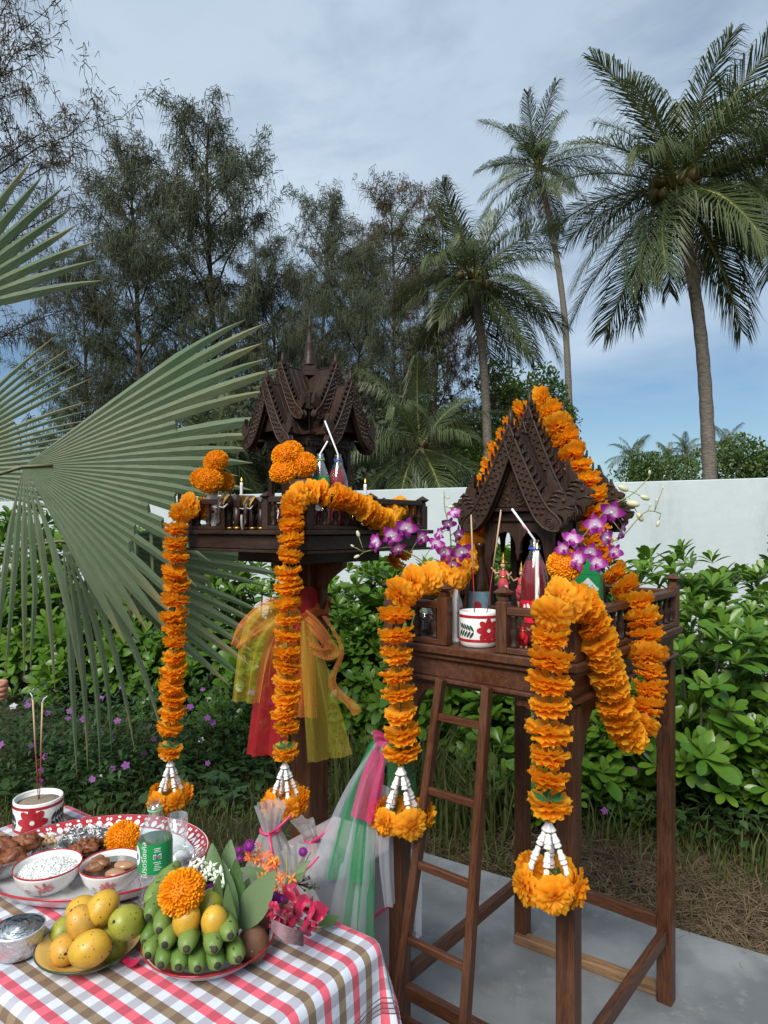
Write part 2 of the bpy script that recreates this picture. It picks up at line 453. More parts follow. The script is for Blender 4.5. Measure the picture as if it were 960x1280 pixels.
def surf_wall():
    m, nt = mk('white_render')
    p = nd(nt, 'ShaderNodeBsdfPrincipled', {'Roughness': 0.8, 'Specular IOR Level': 0.2})
    a = mixc(nt, noise_fac(nt, 'obj', 1.1, 7, 0.7, 0.35, 0.75), (0.515, 0.565, 0.565), (0.425, 0.475, 0.478))
    b = mixc(nt, noise_fac(nt, 'obj', 2.2, 7, 0.75, 0.52, 0.80, (1, 1, 0.25)), a, (0.34, 0.39, 0.40))
    nt.links.new(b, p.inputs['Base Color'])
    n = nd(nt, 'ShaderNodeTexNoise', {'Scale': 8, 'Detail': 7}); nt.links.new(coords(nt, 'obj'), n.inputs['Vector'])
    bp = nd(nt, 'ShaderNodeBump', {'Strength': 0.2, 'Distance': 0.02}); nt.links.new(n.outputs['Fac'], bp.inputs['Height']); nt.links.new(bp.outputs[0], p.inputs['Normal'])
    o = nd(nt, 'ShaderNodeOutputMaterial'); nt.links.new(p.outputs[0], o.inputs['Surface'])
surf_wall()
pbr('bark', (0.075, 0.058, 0.042), (0.035, 0.028, 0.022), 9, rough=0.95, bump=0.6, bscale=30, spec=0.1, bdist=0.02)
pbr('bark_palm', (0.20, 0.175, 0.145), (0.11, 0.095, 0.078), 7, rough=0.9, bump=0.7, bscale=14, spec=0.1, stretch=(1, 1, 4), bdist=0.03)
pbr('needle', (0.066, 0.086, 0.054), (0.085, 0.102, 0.060), 0.5, rough=0.75, col3=(0.12, 0.118, 0.070), attr=0.65, transl=0.25, spec=0.15)
pbr('needle_brown', (0.105, 0.088, 0.054), (0.078, 0.088, 0.052), 0.5, rough=0.8, col3=(0.125, 0.082, 0.046), attr=0.8, transl=0.25, spec=0.15)
pbr('palm_leaf', (0.042, 0.070, 0.026), (0.066, 0.098, 0.034), 0.9, rough=0.42, col3=(0.125, 0.140, 0.045), attr=0.6, transl=0.25, spec=0.5)
pbr('palm_rachis', (0.34, 0.31, 0.08), (0.22, 0.21, 0.06), 2, rough=0.5)
pbr('palm_dead', (0.11, 0.075, 0.045), (0.07, 0.048, 0.03), 2, rough=0.9)
pbr('coconut_husk', (0.20, 0.135, 0.030), (0.12, 0.085, 0.022), 3, rough=0.5)
pbr('fan_stalk', (0.17, 0.18, 0.085), (0.12, 0.10, 0.05), 6, rough=0.5)
pbr('shrub_leaf', (0.050, 0.135, 0.014), (0.072, 0.175, 0.018), 3, rough=0.28, col3=(0.165, 0.270, 0.028), attr=0.7, transl=0.28, spec=0.5, speck=((.20, .18, .03), 60, .68))
pbr('shrub_leaf_yellow', (0.27, 0.29, 0.03), (0.19, 0.24, 0.03), 12, rough=0.38, transl=0.25)
pbr('shrub_stem', (0.10, 0.11, 0.045), (0.06, 0.055, 0.03), 12, rough=0.8)
pbr('tree_leaf', (0.042, 0.092, 0.016), (0.065, 0.12, 0.02), 0.6, rough=0.5, col3=(0.11, 0.16, 0.03), attr=0.7, transl=0.3)
pbr('weed_leaf', (0.022, 0.058, 0.014), (0.038, 0.085, 0.018), 3, rough=0.5, col3=(0.06, 0.11, 0.035), attr=0.8, transl=0.2)
pbr('grass_blade', (0.040, 0.072, 0.014), (0.062, 0.10, 0.02), 2, rough=0.6, col3=(0.16, 0.15, 0.06), attr=0.75, transl=0.3, spec=0.2)
pbr('straw', (0.115, 0.080, 0.050), (0.062, 0.043, 0.030), 6, rough=0.9, col3=(0.30, 0.215, 0.12), attr=0.5, spec=0.1)
pbr('periwinkle', (0.30, 0.075, 0.36), (0.38, 0.12, 0.42), 6, rough=0.6, transl=0.3)
pbr('periwinkle_white', (0.7, 0.68, 0.72), rough=0.6, transl=0.3)

GZ = -0.05
# ground: one sheet to the horizon, gently uneven near by
g = MB()
nx = 60
def gfn(a, b):
    s = lambda t: math.copysign(abs(t * 2 - 1) ** 3.2, t * 2 - 1) * 500
    x, y = s(a), s(b) + 3.0
    z = GZ + 0.025 * mnoise.noise(V((x * 1.1, y * 1.1, 0))) if abs(x) < 20 and abs(y) < 25 else GZ
    return (x, y, min(z, -0.03))
g.grid(gfn, nx, nx)
g.build('ground', 'soil', kind='structure')

TH = R(-39.5)                                     # both spirit houses, the pad and the table share this lie of the land
CR = V((0.501, 2.174, 0)); CL = V((-0.312, 2.85, 0))
U = V((math.cos(TH), math.sin(TH), 0)); W = V((-math.sin(TH), math.cos(TH), 0))
# concrete pad
pad = MB()
TP = R(-33.0)
pu = V((math.cos(TP), math.sin(TP), 0)); pv = V((-math.sin(TP), math.cos(TP), 0))
e0 = at_z(535, 1066, 0.0); e1 = at_z(960, 1193, 0.0)
pu = (e1 - e0).normalized(); pv = V((-pu.y, pu.x, 0))
Mp = basis(e0, pu, pv, V((0, 0, 1)))
pad.box((1.05, -1.7, -0.06), (3.1, 3.4, 0.12), bev=0.008)
pad.build('pavement', 'concrete', M=Mp, kind='structure')

# white boundary wall
wl = V((-3.59, 10.9, 0)); wr = V((3.8, 6.75, 0))
wd = (wr - wl).normalized(); wnn = V((-wd.y, wd.x, 0))
mw = MB()
def wall_top(t): return 2.1 + 0.006 * mnoise.noise(V((t * 0.8, 0, 0)))
NW = 60
pts = [lerp(-16, 24, i / NW) for i in range(NW + 1)]
for side, y in ((0, 0.0), (1, 0.16)):
    pass
vs = []; fs = []
for t in pts:
    h = wall_top(t)
    vs += [(t, 0, -0.3), (t, 0, h - 0.008), (t, 0.008, h), (t, 0.152, h), (t, 0.16, h - 0.008), (t, 0.16, -0.3)]
for i in range(NW):
    for k in range(5):
        fs.append((i * 6 + k, (i + 1) * 6 + k, (i + 1) * 6 + k + 1, i * 6 + k + 1))
fs.append(tuple(range(6))); fs.append(tuple(NW * 6 + 5 - k for k in range(6)))
mw.add(vs, fs)
mw.build('boundary_wall', 'white_render', M=basis(wl, wd, wnn, V((0, 0, 1))),
         label='long white rendered boundary wall behind the green shrubs', cat='wall')

# ------------------------------------------------------------------ leaves in bulk
def strips(p0, p1, p2, w0, w1, side, rn):
    """n two-segment blades: arrays (n,3)"""
    n = len(p0)
    v = np.empty((n, 5, 3), np.float32)
    v[:, 0] = p0 - side * w0[:, None]; v[:, 1] = p0 + side * w0[:, None]
    v[:, 2] = p1 + side * w1[:, None]; v[:, 3] = p1 - side * w1[:, None]
    v[:, 4] = p2
    base = (np.arange(n) * 5)[:, None]
    q = np.concatenate([base + np.array([[0, 1, 2, 3]]), base + np.array([[3, 2, 4, 4]])], 1).reshape(-1, 4)
    tri = np.concatenate([base + np.array([[0, 1, 2]]), base + np.array([[0, 2, 3]]), base + np.array([[3, 2, 4]])], 1).reshape(-1, 3)
    return v.reshape(-1, 3), tri, np.repeat(rn, 5)
def nrm(a): return a / np.maximum(np.linalg.norm(a, axis=1, keepdims=True), 1e-9)

def casuarina(name, seed, H, spread, nb, lean=0.0, tw=1.0, mat='needle', crown_lo=0.22, per=12):
    rg = np.random.default_rng(seed); rr = random.Random(seed)
    tk = MB()
    ph = rr.random() * 6
    def tp(t):
        return V((math.sin(t * 4 + ph) * 0.02 * H * t + lean * H * t * t, math.cos(t * 3.1 + ph) * 0.02 * H * t, H * t))
    tk.tube([tp(i / 14) for i in range(15)], [lerp(0.017 * H * 0.75, 0.002 * H, (i / 14) ** 0.8) for i in range(15)], 8)
    tpos = []; tdir = []
    for i in range(nb):
        t = crown_lo + (1 - crown_lo) * ((i + rr.random()) / nb) ** 1.05
        a = i * 2.4 + rr.random() * 1.2
        prof = (0.25 + 0.75 * math.sin(PI * min(1, (t - crown_lo) / (1 - crown_lo) * 0.78 + 0.22)) ** 0.8) * (0.6 + 0.6 * rr.random())
        ln = spread * prof
        el = R(lerp(12, 58, t) + rr.uniform(-12, 12))
        d = V((math.cos(a) * math.cos(el), math.sin(a) * math.cos(el), math.sin(el)))
        p = tp(t); pts = [p]
        for k in range(6):
            d = (d + V((rr.uniform(-.22, .22), rr.uniform(-.22, .22), rr.uniform(-.12, .10)))).normalized()
            p = p + d * ln / 6; pts.append(p)
        r0 = 0.0042 * H * (1 - t * 0.7) + 0.008
        tk.tube(pts, [r0 * (1 - 0.8 * k / 6) for k in range(7)], 5, cap=False)
        for k in range(2, 7):
            for j in range(2 if ln > .55 * spread else 1):
                q = pts[k]; a2 = rr.random() * 2 * PI
                d2 = (d + V((math.cos(a2), math.sin(a2), rr.uniform(-.1, .7)))).normalized()
                l2 = ln * rr.uniform(.18, .42) + 0.3
                sp = [q]
                for s in range(3):
                    d2 = (d2 + V((rr.uniform(-.3, .3), rr.uniform(-.3, .3), rr.uniform(-.25, .1)))).normalized()
                    q = q + d2 * l2 / 3; sp.append(q)
                    for _ in range(2 if rr.random() < .2 + .5 * (ln > .6 * spread) else 1): tpos.append(sp[-2].lerp(q, rr.random())); tdir.append(d2)
                tk.tube(sp, [0.012, 0.009, 0.006, 0.003], 4, cap=False)
            if k > 3: tpos.append(pts[k]); tdir.append(d)
    tpos = np.array([tuple(p) for p in tpos], np.float32); tdir = np.array([tuple(p) for p in tdir], np.float32)
    n = len(tpos)
    cl = rg.random(n)
    P = np.repeat(tpos, per, 0) + rg.normal(0, 0.11, (n * per, 3)); D = np.repeat(tdir, per, 0)
    C = np.repeat(cl, per)
    D = nrm(D * 0.6 + rg.normal(0, 0.55, (n * per, 3)))
    ln = rg.uniform(0.28, 0.62, n * per) * tw
    dn = np.array([0, 0, -1.0])
    p1 = P + (D * 0.5 + dn * 0.12) * ln[:, None]
    p2 = p1 + (D * 0.20 + dn * 0.66) * ln[:, None]
    sd = nrm(np.cross(D, rg.normal(0, 1, (n * per, 3))))
    w0 = np.full(n * per, 0.010) * tw; w1 = np.full(n * per, 0.013) * tw
    v, q, rn = strips(P, p1, p2, w0, w1, sd, np.clip(C * 0.7 + rg.random(n * per) * 0.4, 0, 1))
    return tk.mesh(name + '_trunk', 'bark'), np_mesh(name + '_crown', v, q, rn, mat)

CAS = [casuarina('casuarina_a', 3, 16.0, 3.4, 44), casuarina('casuarina_b', 11, 16.0, 3.9, 46, lean=0.03),
       casuarina('casuarina_c', 23, 16.0, 4.3, 52, mat='needle_brown', crown_lo=0.12),
       casuarina('casuarina_d', 31, 16.0, 4.6, 52, crown_lo=0.08)]
def tree(px_top, py_top, Y, var, rz, label, sx=1.0, name='casuarina_tree'):
    top = at(px_top, py_top, Y)
    s = top.z / 16.0
    t = thing(name, label, 'tree', (top.x, Y, GZ), rz, 'casuarina trees beyond the wall')
    tk, cr = CAS[var]
    for nm, me in (('trunk', tk), ('crown', cr)):
        o = link(nm, me, t); o.scale = (s * sx, s * sx, s)
    return t
tree(268, 158, 25, 0, 0.4, 'tall airy casuarina tree with a pointed crown, rising highest behind the fan palm')
tree(172, 205, 27, 1, 1.9, 'casuarina tree with drooping twigs crowding the left side of the pointed one', 1.05)
tree(110, 330, 30, 3, 5.0, 'lower casuarina tree filling in behind the fan palm fronds', 0.9)
tree(402, 268, 26, 3, 2.2, 'round topped casuarina tree right behind the spire of the taller spirit house', 0.9)
tree(488, 258, 31, 2, 0.2, 'brownish casuarina tree behind the slender coconut palm fronds', 0.95)
tree(345, 325, 24, 1, 3.6, 'short dark casuarina tree between the pointed one and the spire', 0.95)
tree(452, 330, 22, 3, 4.4, 'dense dark green casuarina tree between the spire and the coconut palm', 0.95)
tree(545, 352, 27, 2, 1.3, 'brown tinged casuarina tree standing behind the middle coconut palm', 0.85)
# nearer casuarina whose bough reaches in at the left
tk0, cr0 = casuarina('casuarina_near', 5, 12.7, 4.4, 24, lean=0.12, mat='needle_brown', crown_lo=0.40, tw=0.85, per=11)
tn = thing('casuarina_tree', 'nearer brownish casuarina leaning in with long bare boughs at the edge of the view', 'tree', (-11.9, 16.5, GZ), 0.25, 'casuarina trees beyond the wall')
link('trunk', tk0, tn); link('crown', cr0, tn)

# ------------------------------------------------------------------ coconut palms
def frond_mesh(name, seed, e0, arc, mat='palm_leaf', n=78, wide=1.0):
    rr = np.random.default_rng(seed)
    NS = 24
    pos = [np.array([0.0, 0, 0])]; tg = []
    for i in range(NS):
        e = R(e0 - arc * ((i + 0.5) / NS) ** 1.25)
        d = np.array([math.cos(e), 0.02 * math.sin(i * 0.6 + seed), math.sin(e)]); tg.append(d); pos.append(pos[-1] + d / NS)
    tg.append(tg[-1])
    V_ = []; F_ = []; M_ = []
    def sample(s):
        k = min(int(s * NS), NS - 1); f = s * NS - k
        return pos[k] * (1 - f) + pos[k + 1] * f, tg[k]
    for i in range(NS):                                     # rachis: three-sided
        o = len(V_)
        for p, d, s in ((pos[i], tg[i], i / NS), (pos[i + 1], tg[i + 1], (i + 1) / NS)):
            w = lerp(0.014, 0.002, s); up = np.array([-d[2], 0, d[0]])
            V_ += [p + np.array([0, w, 0]), p - np.array([0, w, 0]), p - up * w]
        for k in range(3):
            k2 = (k + 1) % 3; F_.append((o + k, o + k2, o + 3 + k2)); F_.append((o + k, o + 3 + k2, o + 3 + k)); M_ += [1, 1]
    rn = [0.5] * len(V_)
    P0 = []; P1 = []; P2 = []; S = []; W0 = []; W1 = []; RN = []
    for i in range(n):
        s = 0.13 + 0.87 * (i + 0.3) / n
        p, d = sample(min(s, 0.999))
        ll = 0.36 * wide * (0.35 + 0.65 * math.sin(PI * min(1, 0.18 + 0.80 * s)) ** 0.7)
        up = np.array([-d[2], 0, d[0]])
        for sg in (-1, 1):
            fa = R(lerp(62, 28, s) + rr.uniform(-7, 7))
            lat = np.array([0, sg, 0]) * math.sin(fa) + d * math.cos(fa) + up * rr.uniform(0.0, 0.35)
            lat /= np.linalg.norm(lat)
            l2 = ll * rr.uniform(0.85, 1.1)
            p1 = p + lat * l2 * 0.5 + np.array([0, 0, -0.05 * l2])
            e2 = lat * 0.62 + np.array([0, 0, -rr.uniform(0.5, 1.3)]); e2 /= np.linalg.norm(e2)
            P0.append(p); P1.append(p1); P2.append(p1 + e2 * l2 * 0.5)
            sd = np.cross(lat, up); sd /= max(np.linalg.norm(sd), 1e-6)
            sd = sd * 0.85 + d * 0.35; S.append(sd / np.linalg.norm(sd)); W0.append(0.0030); W1.append(0.0036); RN.append(rr.random() * 0.6 + 0.4 * s)
    v, q, r2 = strips(np.array(P0), np.array(P1), np.array(P2), np.array(W0), np.array(W1), np.array(S), np.array(RN))
    o = len(V_)
    verts = np.concatenate([np.array(V_), v]); tri = np.concatenate([np.array(F_), q + o])
    return np_mesh(name, verts, tri, np.concatenate([rn, r2]), [mat, 'palm_rachis' if mat != 'palm_dead' else 'palm_dead'], midx=M_ + [0] * len(q))
FR = [frond_mesh('frond_upright', 1, 82, 34), frond_mesh('frond_rising', 2, 64, 46), frond_mesh('frond_arching', 3, 44, 58),
      frond_mesh('frond_level', 4, 20, 56), frond_mesh('frond_drooping', 5, -8, 46), frond_mesh('frond_hanging', 6, -38, 34),
      frond_mesh('frond_rising_b', 7, 70, 42), frond_mesh('frond_level_b', 8, 30, 52), frond_mesh('frond_drooping_b', 9, -26, 50)]
FR_DEAD = frond_mesh('frond_dead', 10, -66, 18, 'palm_dead', 30, 0.6)
ORDER = [0, 6, 0, 1, 6, 1, 2, 7, 2, 2, 3, 7, 3, 7, 3, 3, 4, 3, 4, 8, 4, 8, 4, 8, 5, 8, 5, 5]
nut = MB(); nut.ball((0, 0, 0), (0.11, 0.11, 0.14), 10, 8); NUT = nut.mesh('coconut', 'coconut_husk')
def palm(base, mid, crown, r0, fl, n, label, seed, nuts=0, dead=2, group='coconut palms beyond the wall', az0=0.0, name='coconut_palm', skip=0, elev=1.0):
    rr = random.Random(seed)
    base, mid, crown = V(base), V(mid), V(crown)
    t = thing(name, label, 'palm', base, 0, group)
    m = MB(); pts, ln = spline([base - base, mid - base, crown - base], 34)
    rad = [(lerp(r0 * 1.15, r0 * 0.72, (i / 33) ** 0.7)) * (1.05 if i % 2 else 0.97) for i in range(34)]
    rad[0] *= 1.4
    m.tube(pts, rad, 10)
    m.build('trunk', 'bark_palm', t)
    top = pts[-1]
    cr = MB()                                               # fibrous crown shaft
    for k in range(14):
        a = rr.random() * 2 * PI; l = fl * rr.uniform(0.08, 0.17)
        cr.tube([top + V((math.cos(a), math.sin(a), 0)) * r0 * 0.5, top + V((math.cos(a) * l * 0.5, math.sin(a) * l * 0.5, l * 0.5)), top + V((math.cos(a) * l, math.sin(a) * l, l * rr.uniform(0.2, 0.9)))], [r0 * 0.35, r0 * 0.22, r0 * 0.06], 5)
    cr.build('crown_shaft', 'palm_dead', t)
    for i in range(n):
        k = ORDER[min(int(i * len(ORDER) / n), len(ORDER) - 1)]
        if i < skip: continue
        s = fl * rr.uniform(0.86, 1.08) * (0.82 if k == 0 else 1.0)
        M = Matrix.Translation(top + V((0, 0, rr.uniform(-0.1, 0.15) * r0))) @ rotz(az0 + i * 2.39996 + rr.uniform(-.25, .25)) @ Matrix.Rotation(rr.uniform(-.12, .12), 4, 'Y') @ Matrix.Rotation(rr.uniform(-.35, .35), 4, 'X') @ Matrix.Scale(s, 4)
        link('frond', FR[k], t, M)
    for i in range(dead):
        link('dead_frond', FR_DEAD, t, Matrix.Translation(top - V((0, 0, r0))) @ rotz(rr.random() * 6.28) @ Matrix.Scale(fl * rr.uniform(.5, .8), 4))
    for i in range(nuts):
        a = (i % 4) * 1.57 + .5 + rr.uniform(-.5, .5); q = rr.uniform(2.4, 3.4)
        link('coconut', NUT, t, Matrix.Translation(top + V((math.cos(a) * r0 * q, math.sin(a) * r0 * q, rr.uniform(-0.4, 0.25)))) @ Matrix.Scale(rr.uniform(1.1, 1.4), 4))
    return t
Y = 17.0
palm((at(893, 640, Y).x, Y, GZ), at(878, 440, Y), at(846, 238, Y), 0.18, 3.75, 36, 'large coconut palm heavy with yellow brown nuts', 1, nuts=24, dead=4, az0=0.3)
Y = 23.0
palm((at(615, 640, Y).x, Y, GZ), at(606, 480, Y), at(592, 350, Y), 0.175, 3.7, 30, 'mid height coconut palm with a dense drooping crown beside the dark casuarinas', 2, nuts=8, dead=4, az0=1.0)
Y = 37.0
palm((at(716, 640, Y).x, Y, GZ), at(706, 400, Y), at(674, 212, Y), 0.20, 3.9, 24, 'tall thin coconut palm with a small ragged crown on a long leaning trunk', 3, nuts=0, dead=5, az0=2.0)
Y = 20.0
palm((at(985, 640, Y).x, Y, GZ), at(985, 400, Y), at(972, 205, Y), 0.19, 3.6, 27, 'coconut palm cut off by the edge of the view beside the fruiting palm', 4, nuts=3, dead=2, az0=0.7)
Y = 15.0
palm((at(524, 650, Y).x, Y, GZ), at(524, 590, Y), at(526, 560, Y), 0.16, 2.3, 22, 'young coconut palm with its crown just over the white wall by the casuarinas', 5, dead=1, az0=0.2)
Y = 18.0
palm((at(268, 650, Y).x, Y, GZ), at(268, 590, Y), at(268, 562, Y), 0.16, 2.5, 22, 'young coconut palm seen over the wall behind the marigold vase', 6, dead=2, az0=1.4)
for i, (px, py, Y, fl, lab) in enumerate(((790, 572, 60, 2.5, 'small far off coconut palm standing alone over the wall'), (836, 574, 66, 2.2, 'far off coconut palm in a pair, the shorter one'),
                                     (858, 566, 68, 2.4, 'far off coconut palm in a pair, the taller one'), (908, 556, 64, 2.3, 'far off coconut palm over the bush beyond the big trunk'))):
    palm((at(px, 650, Y).x, Y, GZ), at(px + 1, 620, Y), at(px, py, Y), 0.16, fl, 18, lab, 20 + i, dead=1, az0=i, group='far coconut palms')

# broad-leaved trees behind the wall
def leafy(name, seed, R3, n, ls, mat='tree_leaf', clump=22):
    rg = np.random.default_rng(seed); rr = random.Random(seed)
    cs = nrm(rg.normal(0, 1, (clump, 3))) * rg.uniform(0.35, 1.0, (clump, 1)) * np.array(R3) * 0.8
    cr = rg.uniform(0.25, 0.5, clump) * R3[0]
    idx = rg.integers(0, clump, n)
    P = cs[idx] + nrm(rg.normal(0, 1, (n, 3))) * (cr[idx] * rg.uniform(0.5, 1.0, n) ** 0.5)[:, None]
    D = nrm(rg.normal(0, 1, (n, 3)) + np.array([0, 0, -0.3])); l = ls * rg.uniform(0.7, 1.3, n)
    S = nrm(np.cross(D, rg.normal(0, 1, (n, 3))))
    v, q, r = strips(P, P + D * l[:, None] * .5, P + D * l[:, None], np.full(n, ls * .12), np.full(n, ls * .3), S, np.clip(rg.random(n) * .6 + .4 * rg.random(clump)[idx], 0, 1))
    tk = MB()
    bot = V((0, 0, -R3[2] * 1.6))
    for c in cs[:10]:
        tk.tube([bot, bot.lerp(V(c), .45) + V((0, 0, -.1 * R3[2])), V(c)], [R3[0] * .07, R3[0] * .035, R3[0] * .01], 5)
    return tk.mesh(name + '_trunk', 'bark'), np_mesh(name, v, q, r, mat)
def broad(px, py, Y, R3, seed, n, ls, label, cat='tree', name='broadleaf_tree', mat='tree_leaf'):
    c = at(px, py, Y); t = thing(name, label, cat, (c.x, Y, GZ))
    tk, cr = leafy(name, seed, R3, n, ls, mat)
    link('trunk', tk, t, Matrix.Translation((0, 0, c.z))); link('crown', cr, t, Matrix.Translation((0, 0, c.z)))
broad(655, 505, 30, (2.6, 2.0, 1.9), 41, 9000, 0.16, 'bright green broadleaf tree behind the roof of the lower spirit house')
broad(612, 560, 26, (2.4, 1.5, 1.6), 42, 5000, 0.16, 'low green tree at the foot of the mid height coconut palm')
broad(930, 585, 40, (3.4, 2.0, 1.5), 43, 5000, 0.22, 'rounded green bush over the wall beyond the thick palm trunk', 'bush', 'bush')
broad(820, 592, 58, (4.2, 2.0, 1.1), 44, 4000, 0.26, 'low line of green bush under the far off palms', 'bush', 'bush')
broad(360, 565, 21, (5.0, 1.5, 2.2), 45, 9000, 0.2, 'dark undergrowth filling the gaps between the casuarina trunks', 'bush', 'bush', 'needle')
broad(520, 560, 33, (5.0, 1.5, 3.2), 46, 8000, 0.24, 'dark thicket behind the young palm and the casuarinas', 'bush', 'bush', 'needle')

# ------------------------------------------------------------------ fan palm at the left
def fan_material():
    m, nt = mk('fan_leaf')
    p = nd(nt, 'ShaderNodeBsdfPrincipled', {'Roughness': 0.44})
    a = mixc(nt, noise_fac(nt, 'uvw', 260, 3, .6, .35, .65), (0.120, 0.165, 0.092), (0.205, 0.240, 0.150))
    a = mixc(nt, noise_fac(nt, 'obj', 2.2, 5, .6, .35, .7), a, (0.095, 0.150, 0.070))
    at_ = nd(nt, 'ShaderNodeAttribute', attribute_name='rnd')
    rp_ = nd(nt, 'ShaderNodeValToRGB'); e = rp_.color_ramp.elements; e[0].position = .35; e[0].color = (0, 0, 0, 1); e[1].position = 1.0; e[1].color = (1, 1, 1, 1)
    nt.links.new(at_.outputs['Fac'], rp_.inputs[0])
    a = mixc(nt, rp_.outputs[0], a, (0.36, 0.29, 0.13))
    a = mixc(nt, noise_fac(nt, 'obj', 55, 3, .6, .66, .72), a, (0.17, 0.12, 0.055))
    nt.links.new(a, p.inputs['Base Color'])
    t = nd(nt, 'ShaderNodeBsdfTranslucent'); nt.links.new(a, t.inputs[0]); ms = nd(nt, 'ShaderNodeMixShader', {0: .28})
    nt.links.new(p.outputs[0], ms.inputs[1]); nt.links.new(t.outputs[0], ms.inputs[2])
    b = nd(nt, 'ShaderNodeBump', {'Strength': .4, 'Distance': .002}); nt.links.new(noise_fac(nt, 'uvw', 330, 2), b.inputs['Height']); nt.links.new(b.outputs[0], p.inputs['Normal'])
    o = nd(nt, 'ShaderNodeOutputMaterial'); nt.links.new(ms.outputs[0], o.inputs['Surface'])
fan_material()
def fan_frond(root, hub, A, N, a0, a1, n, length, seed, droop=0.25, tipdroop=0.5, fused=0.55, petiole_from=None, lenfn=None, brk=0.10, hangfrom=None, midbreak=None):
    rr = random.Random(seed)
    o = root.location
    A = V(A).normalized(); N = V(N).normalized(); N = (N - A * N.dot(A)).normalized(); B = N.cross(A)
    hub = V(hub)
    dl = R(a1 - a0) / n / 2
    first = None
    m = MB()
    if petiole_from is not None:
        p = V(petiole_from)
        midp = p.lerp(hub, .5) + V((0, 0, .10))
        pp, _ = spline([p, midp, hub, hub + A * length * 0.10], 12)
        m.tube([q - o for q in pp], [lerp(.022, .013, i / 11) for i in range(12)], 8, flat=0.6)
        hub_part = m.build('petiole', 'fan_stalk', root)
    else:
        hub_part = root
    for i in range(n):
        ph = R(a0) + dl * (2 * i + 1)
        hang = 0.0
        if hangfrom is not None and math.degrees(ph) < hangfrom:
            hang = min(1.0, (hangfrom - math.degrees(ph)) / 14)
            if i % 3: continue
            ph = R(hangfrom) + (ph - R(hangfrom)) * .62
        d = A * math.cos(ph) + B * math.sin(ph); s = -A * math.sin(ph) + B * math.cos(ph)
        ln = length * (lenfn(math.degrees(ph)) if lenfn else 1.0) * rr.uniform(.95, 1.05)
        td = tipdroop * rr.uniform(.6, 1.5)
        deg = math.degrees(ph)
        mid = midbreak is not None and midbreak[0] < deg < midbreak[1]
        broken = rr.random() < (.38 if mid else brk)
        bt = rr.uniform(.62, .78) if mid else rr.uniform(.6, .75)
        vs = []; fs = []; NR = 11
        cur = hub.copy(); prev_t = 0
        dd = d.copy()
        ff = fused * rr.uniform(.92, 1.06)
        if hang: ff = lerp(ff, .30, hang)
        curl = rr.uniform(-.15, .15)
        for k in range(NR):
            t = (k / (NR - 1))
            if k:
                step = (t - prev_t) * ln
                g = droop * (t) * 0.22 + (td * max(0, t - ff) * 0.55) + hang * .34 * (t > .12)
                dd = (dd + V((0, 0, -1)) * g * 0.5 + s * curl * max(0, t - ff) * .3).normalized()
                if broken and t > bt: dd = (dd * 0.25 + V((rr.uniform(-.1, .1), rr.uniform(-.1, .1), -1))).normalized()
                cur = cur + dd * step
            prev_t = t
            rad = t * ln
            if t < ff: w = rad * math.tan(dl) * 1.03 + 0.0015
            else: w = (max(ff, .55 if hang else 0) * ln * math.tan(dl)) * max(0.03, 1 - ((t - ff) / (1 - ff)) ** 2.1)
            nn = s.cross(dd).normalized() * -1.0
            if nn.dot(N) < 0: nn = -nn
            fold = w * (0.62 if t < ff else lerp(.62, .85, (t - ff) / (1 - ff)))
            lat = s * w * (1.0 if t < ff else .9)
            vs += [cur - lat - nn * fold * .5 - o, cur + nn * fold * .5 - o, cur + lat - nn * fold * .5 - o]
            prev_t = t
        for k in range(NR - 1):
            for j in range(2):
                fs.append((k * 3 + j, k * 3 + j + 1, (k + 1) * 3 + j + 1, (k + 1) * 3 + j))
        c = rr.random() ** 1.5; dry = rr.uniform(.2, 1.3)
        mm = MB(); mm.add(vs, fs, [((k % 3 - 1) * .02 + i * .37, (k // 3) / NR * .06, seed) for k in range(len(vs))], [min(1, c * .45 + dry * max(0, (k // 3) / NR - .70) * 3.2) for k in range(len(vs))])
        mm.build('leaf_segment', 'fan_leaf', hub_part)
    return hub_part
fp = thing('fan_palm', 'large grey green fan palm reaching in beside the taller spirit house', 'palm', (-2.95, 3.35, GZ))
tm = MB(); tm.tube([(0, 0, 0), (0.02, 0, .5), (0, .02, 1.15)], [.2, .17, .14], 12); tm.build('trunk', 'bark_palm', fp)
crown_c = V((-2.95, 3.35, 1.25))
# big blade: hub left of the marigold vase, blade turned to the camera
fan_frond(fp, at(30, 583, 3.25), (0.93, 0.10, 0.05), (0.05, -1, 0.18), -128, 39, 46, 1.30, 1, droop=0.16, tipdroop=0.45, hangfrom=-64,
          petiole_from=crown_c, lenfn=lambda a: lerp(.80, 1.02, min(1, max(0, (a + 4) / 24))), fused=0.74, brk=.05, midbreak=(-62, -6))
# lower blade, behind and lower
fan_frond(fp, at(78, 676, 3.55), (0.96, 0.10, -0.14), (-0.05, -1, 0.25), -98, 16, 32, 1.16, 2, droop=0.06, tipdroop=0.20, hangfrom=-34,
          petiole_from=crown_c + V((0, .1, -.2)), fused=0.68, brk=.05)
# upper blade cut by the frame
fan_frond(fp, at(-105, 400, 2.05), (0.74, 0.05, 0.62), (0.15, -1, 0.1), -28, 26, 9, 0.58, 3, droop=0.05, tipdroop=0.10,
          petiole_from=crown_c + V((0, -.1, .1)), fused=0.58, brk=.05)
# blade behind
fan_frond(fp, at(-115, 590, 3.9), (0.90, 0.15, 0.42), (0.1, -1, 0.1), -40, 28, 24, 1.10, 4, droop=0.08, tipdroop=0.12,
          petiole_from=crown_c + V((0, .1, 0)), fused=0.55, brk=.04)


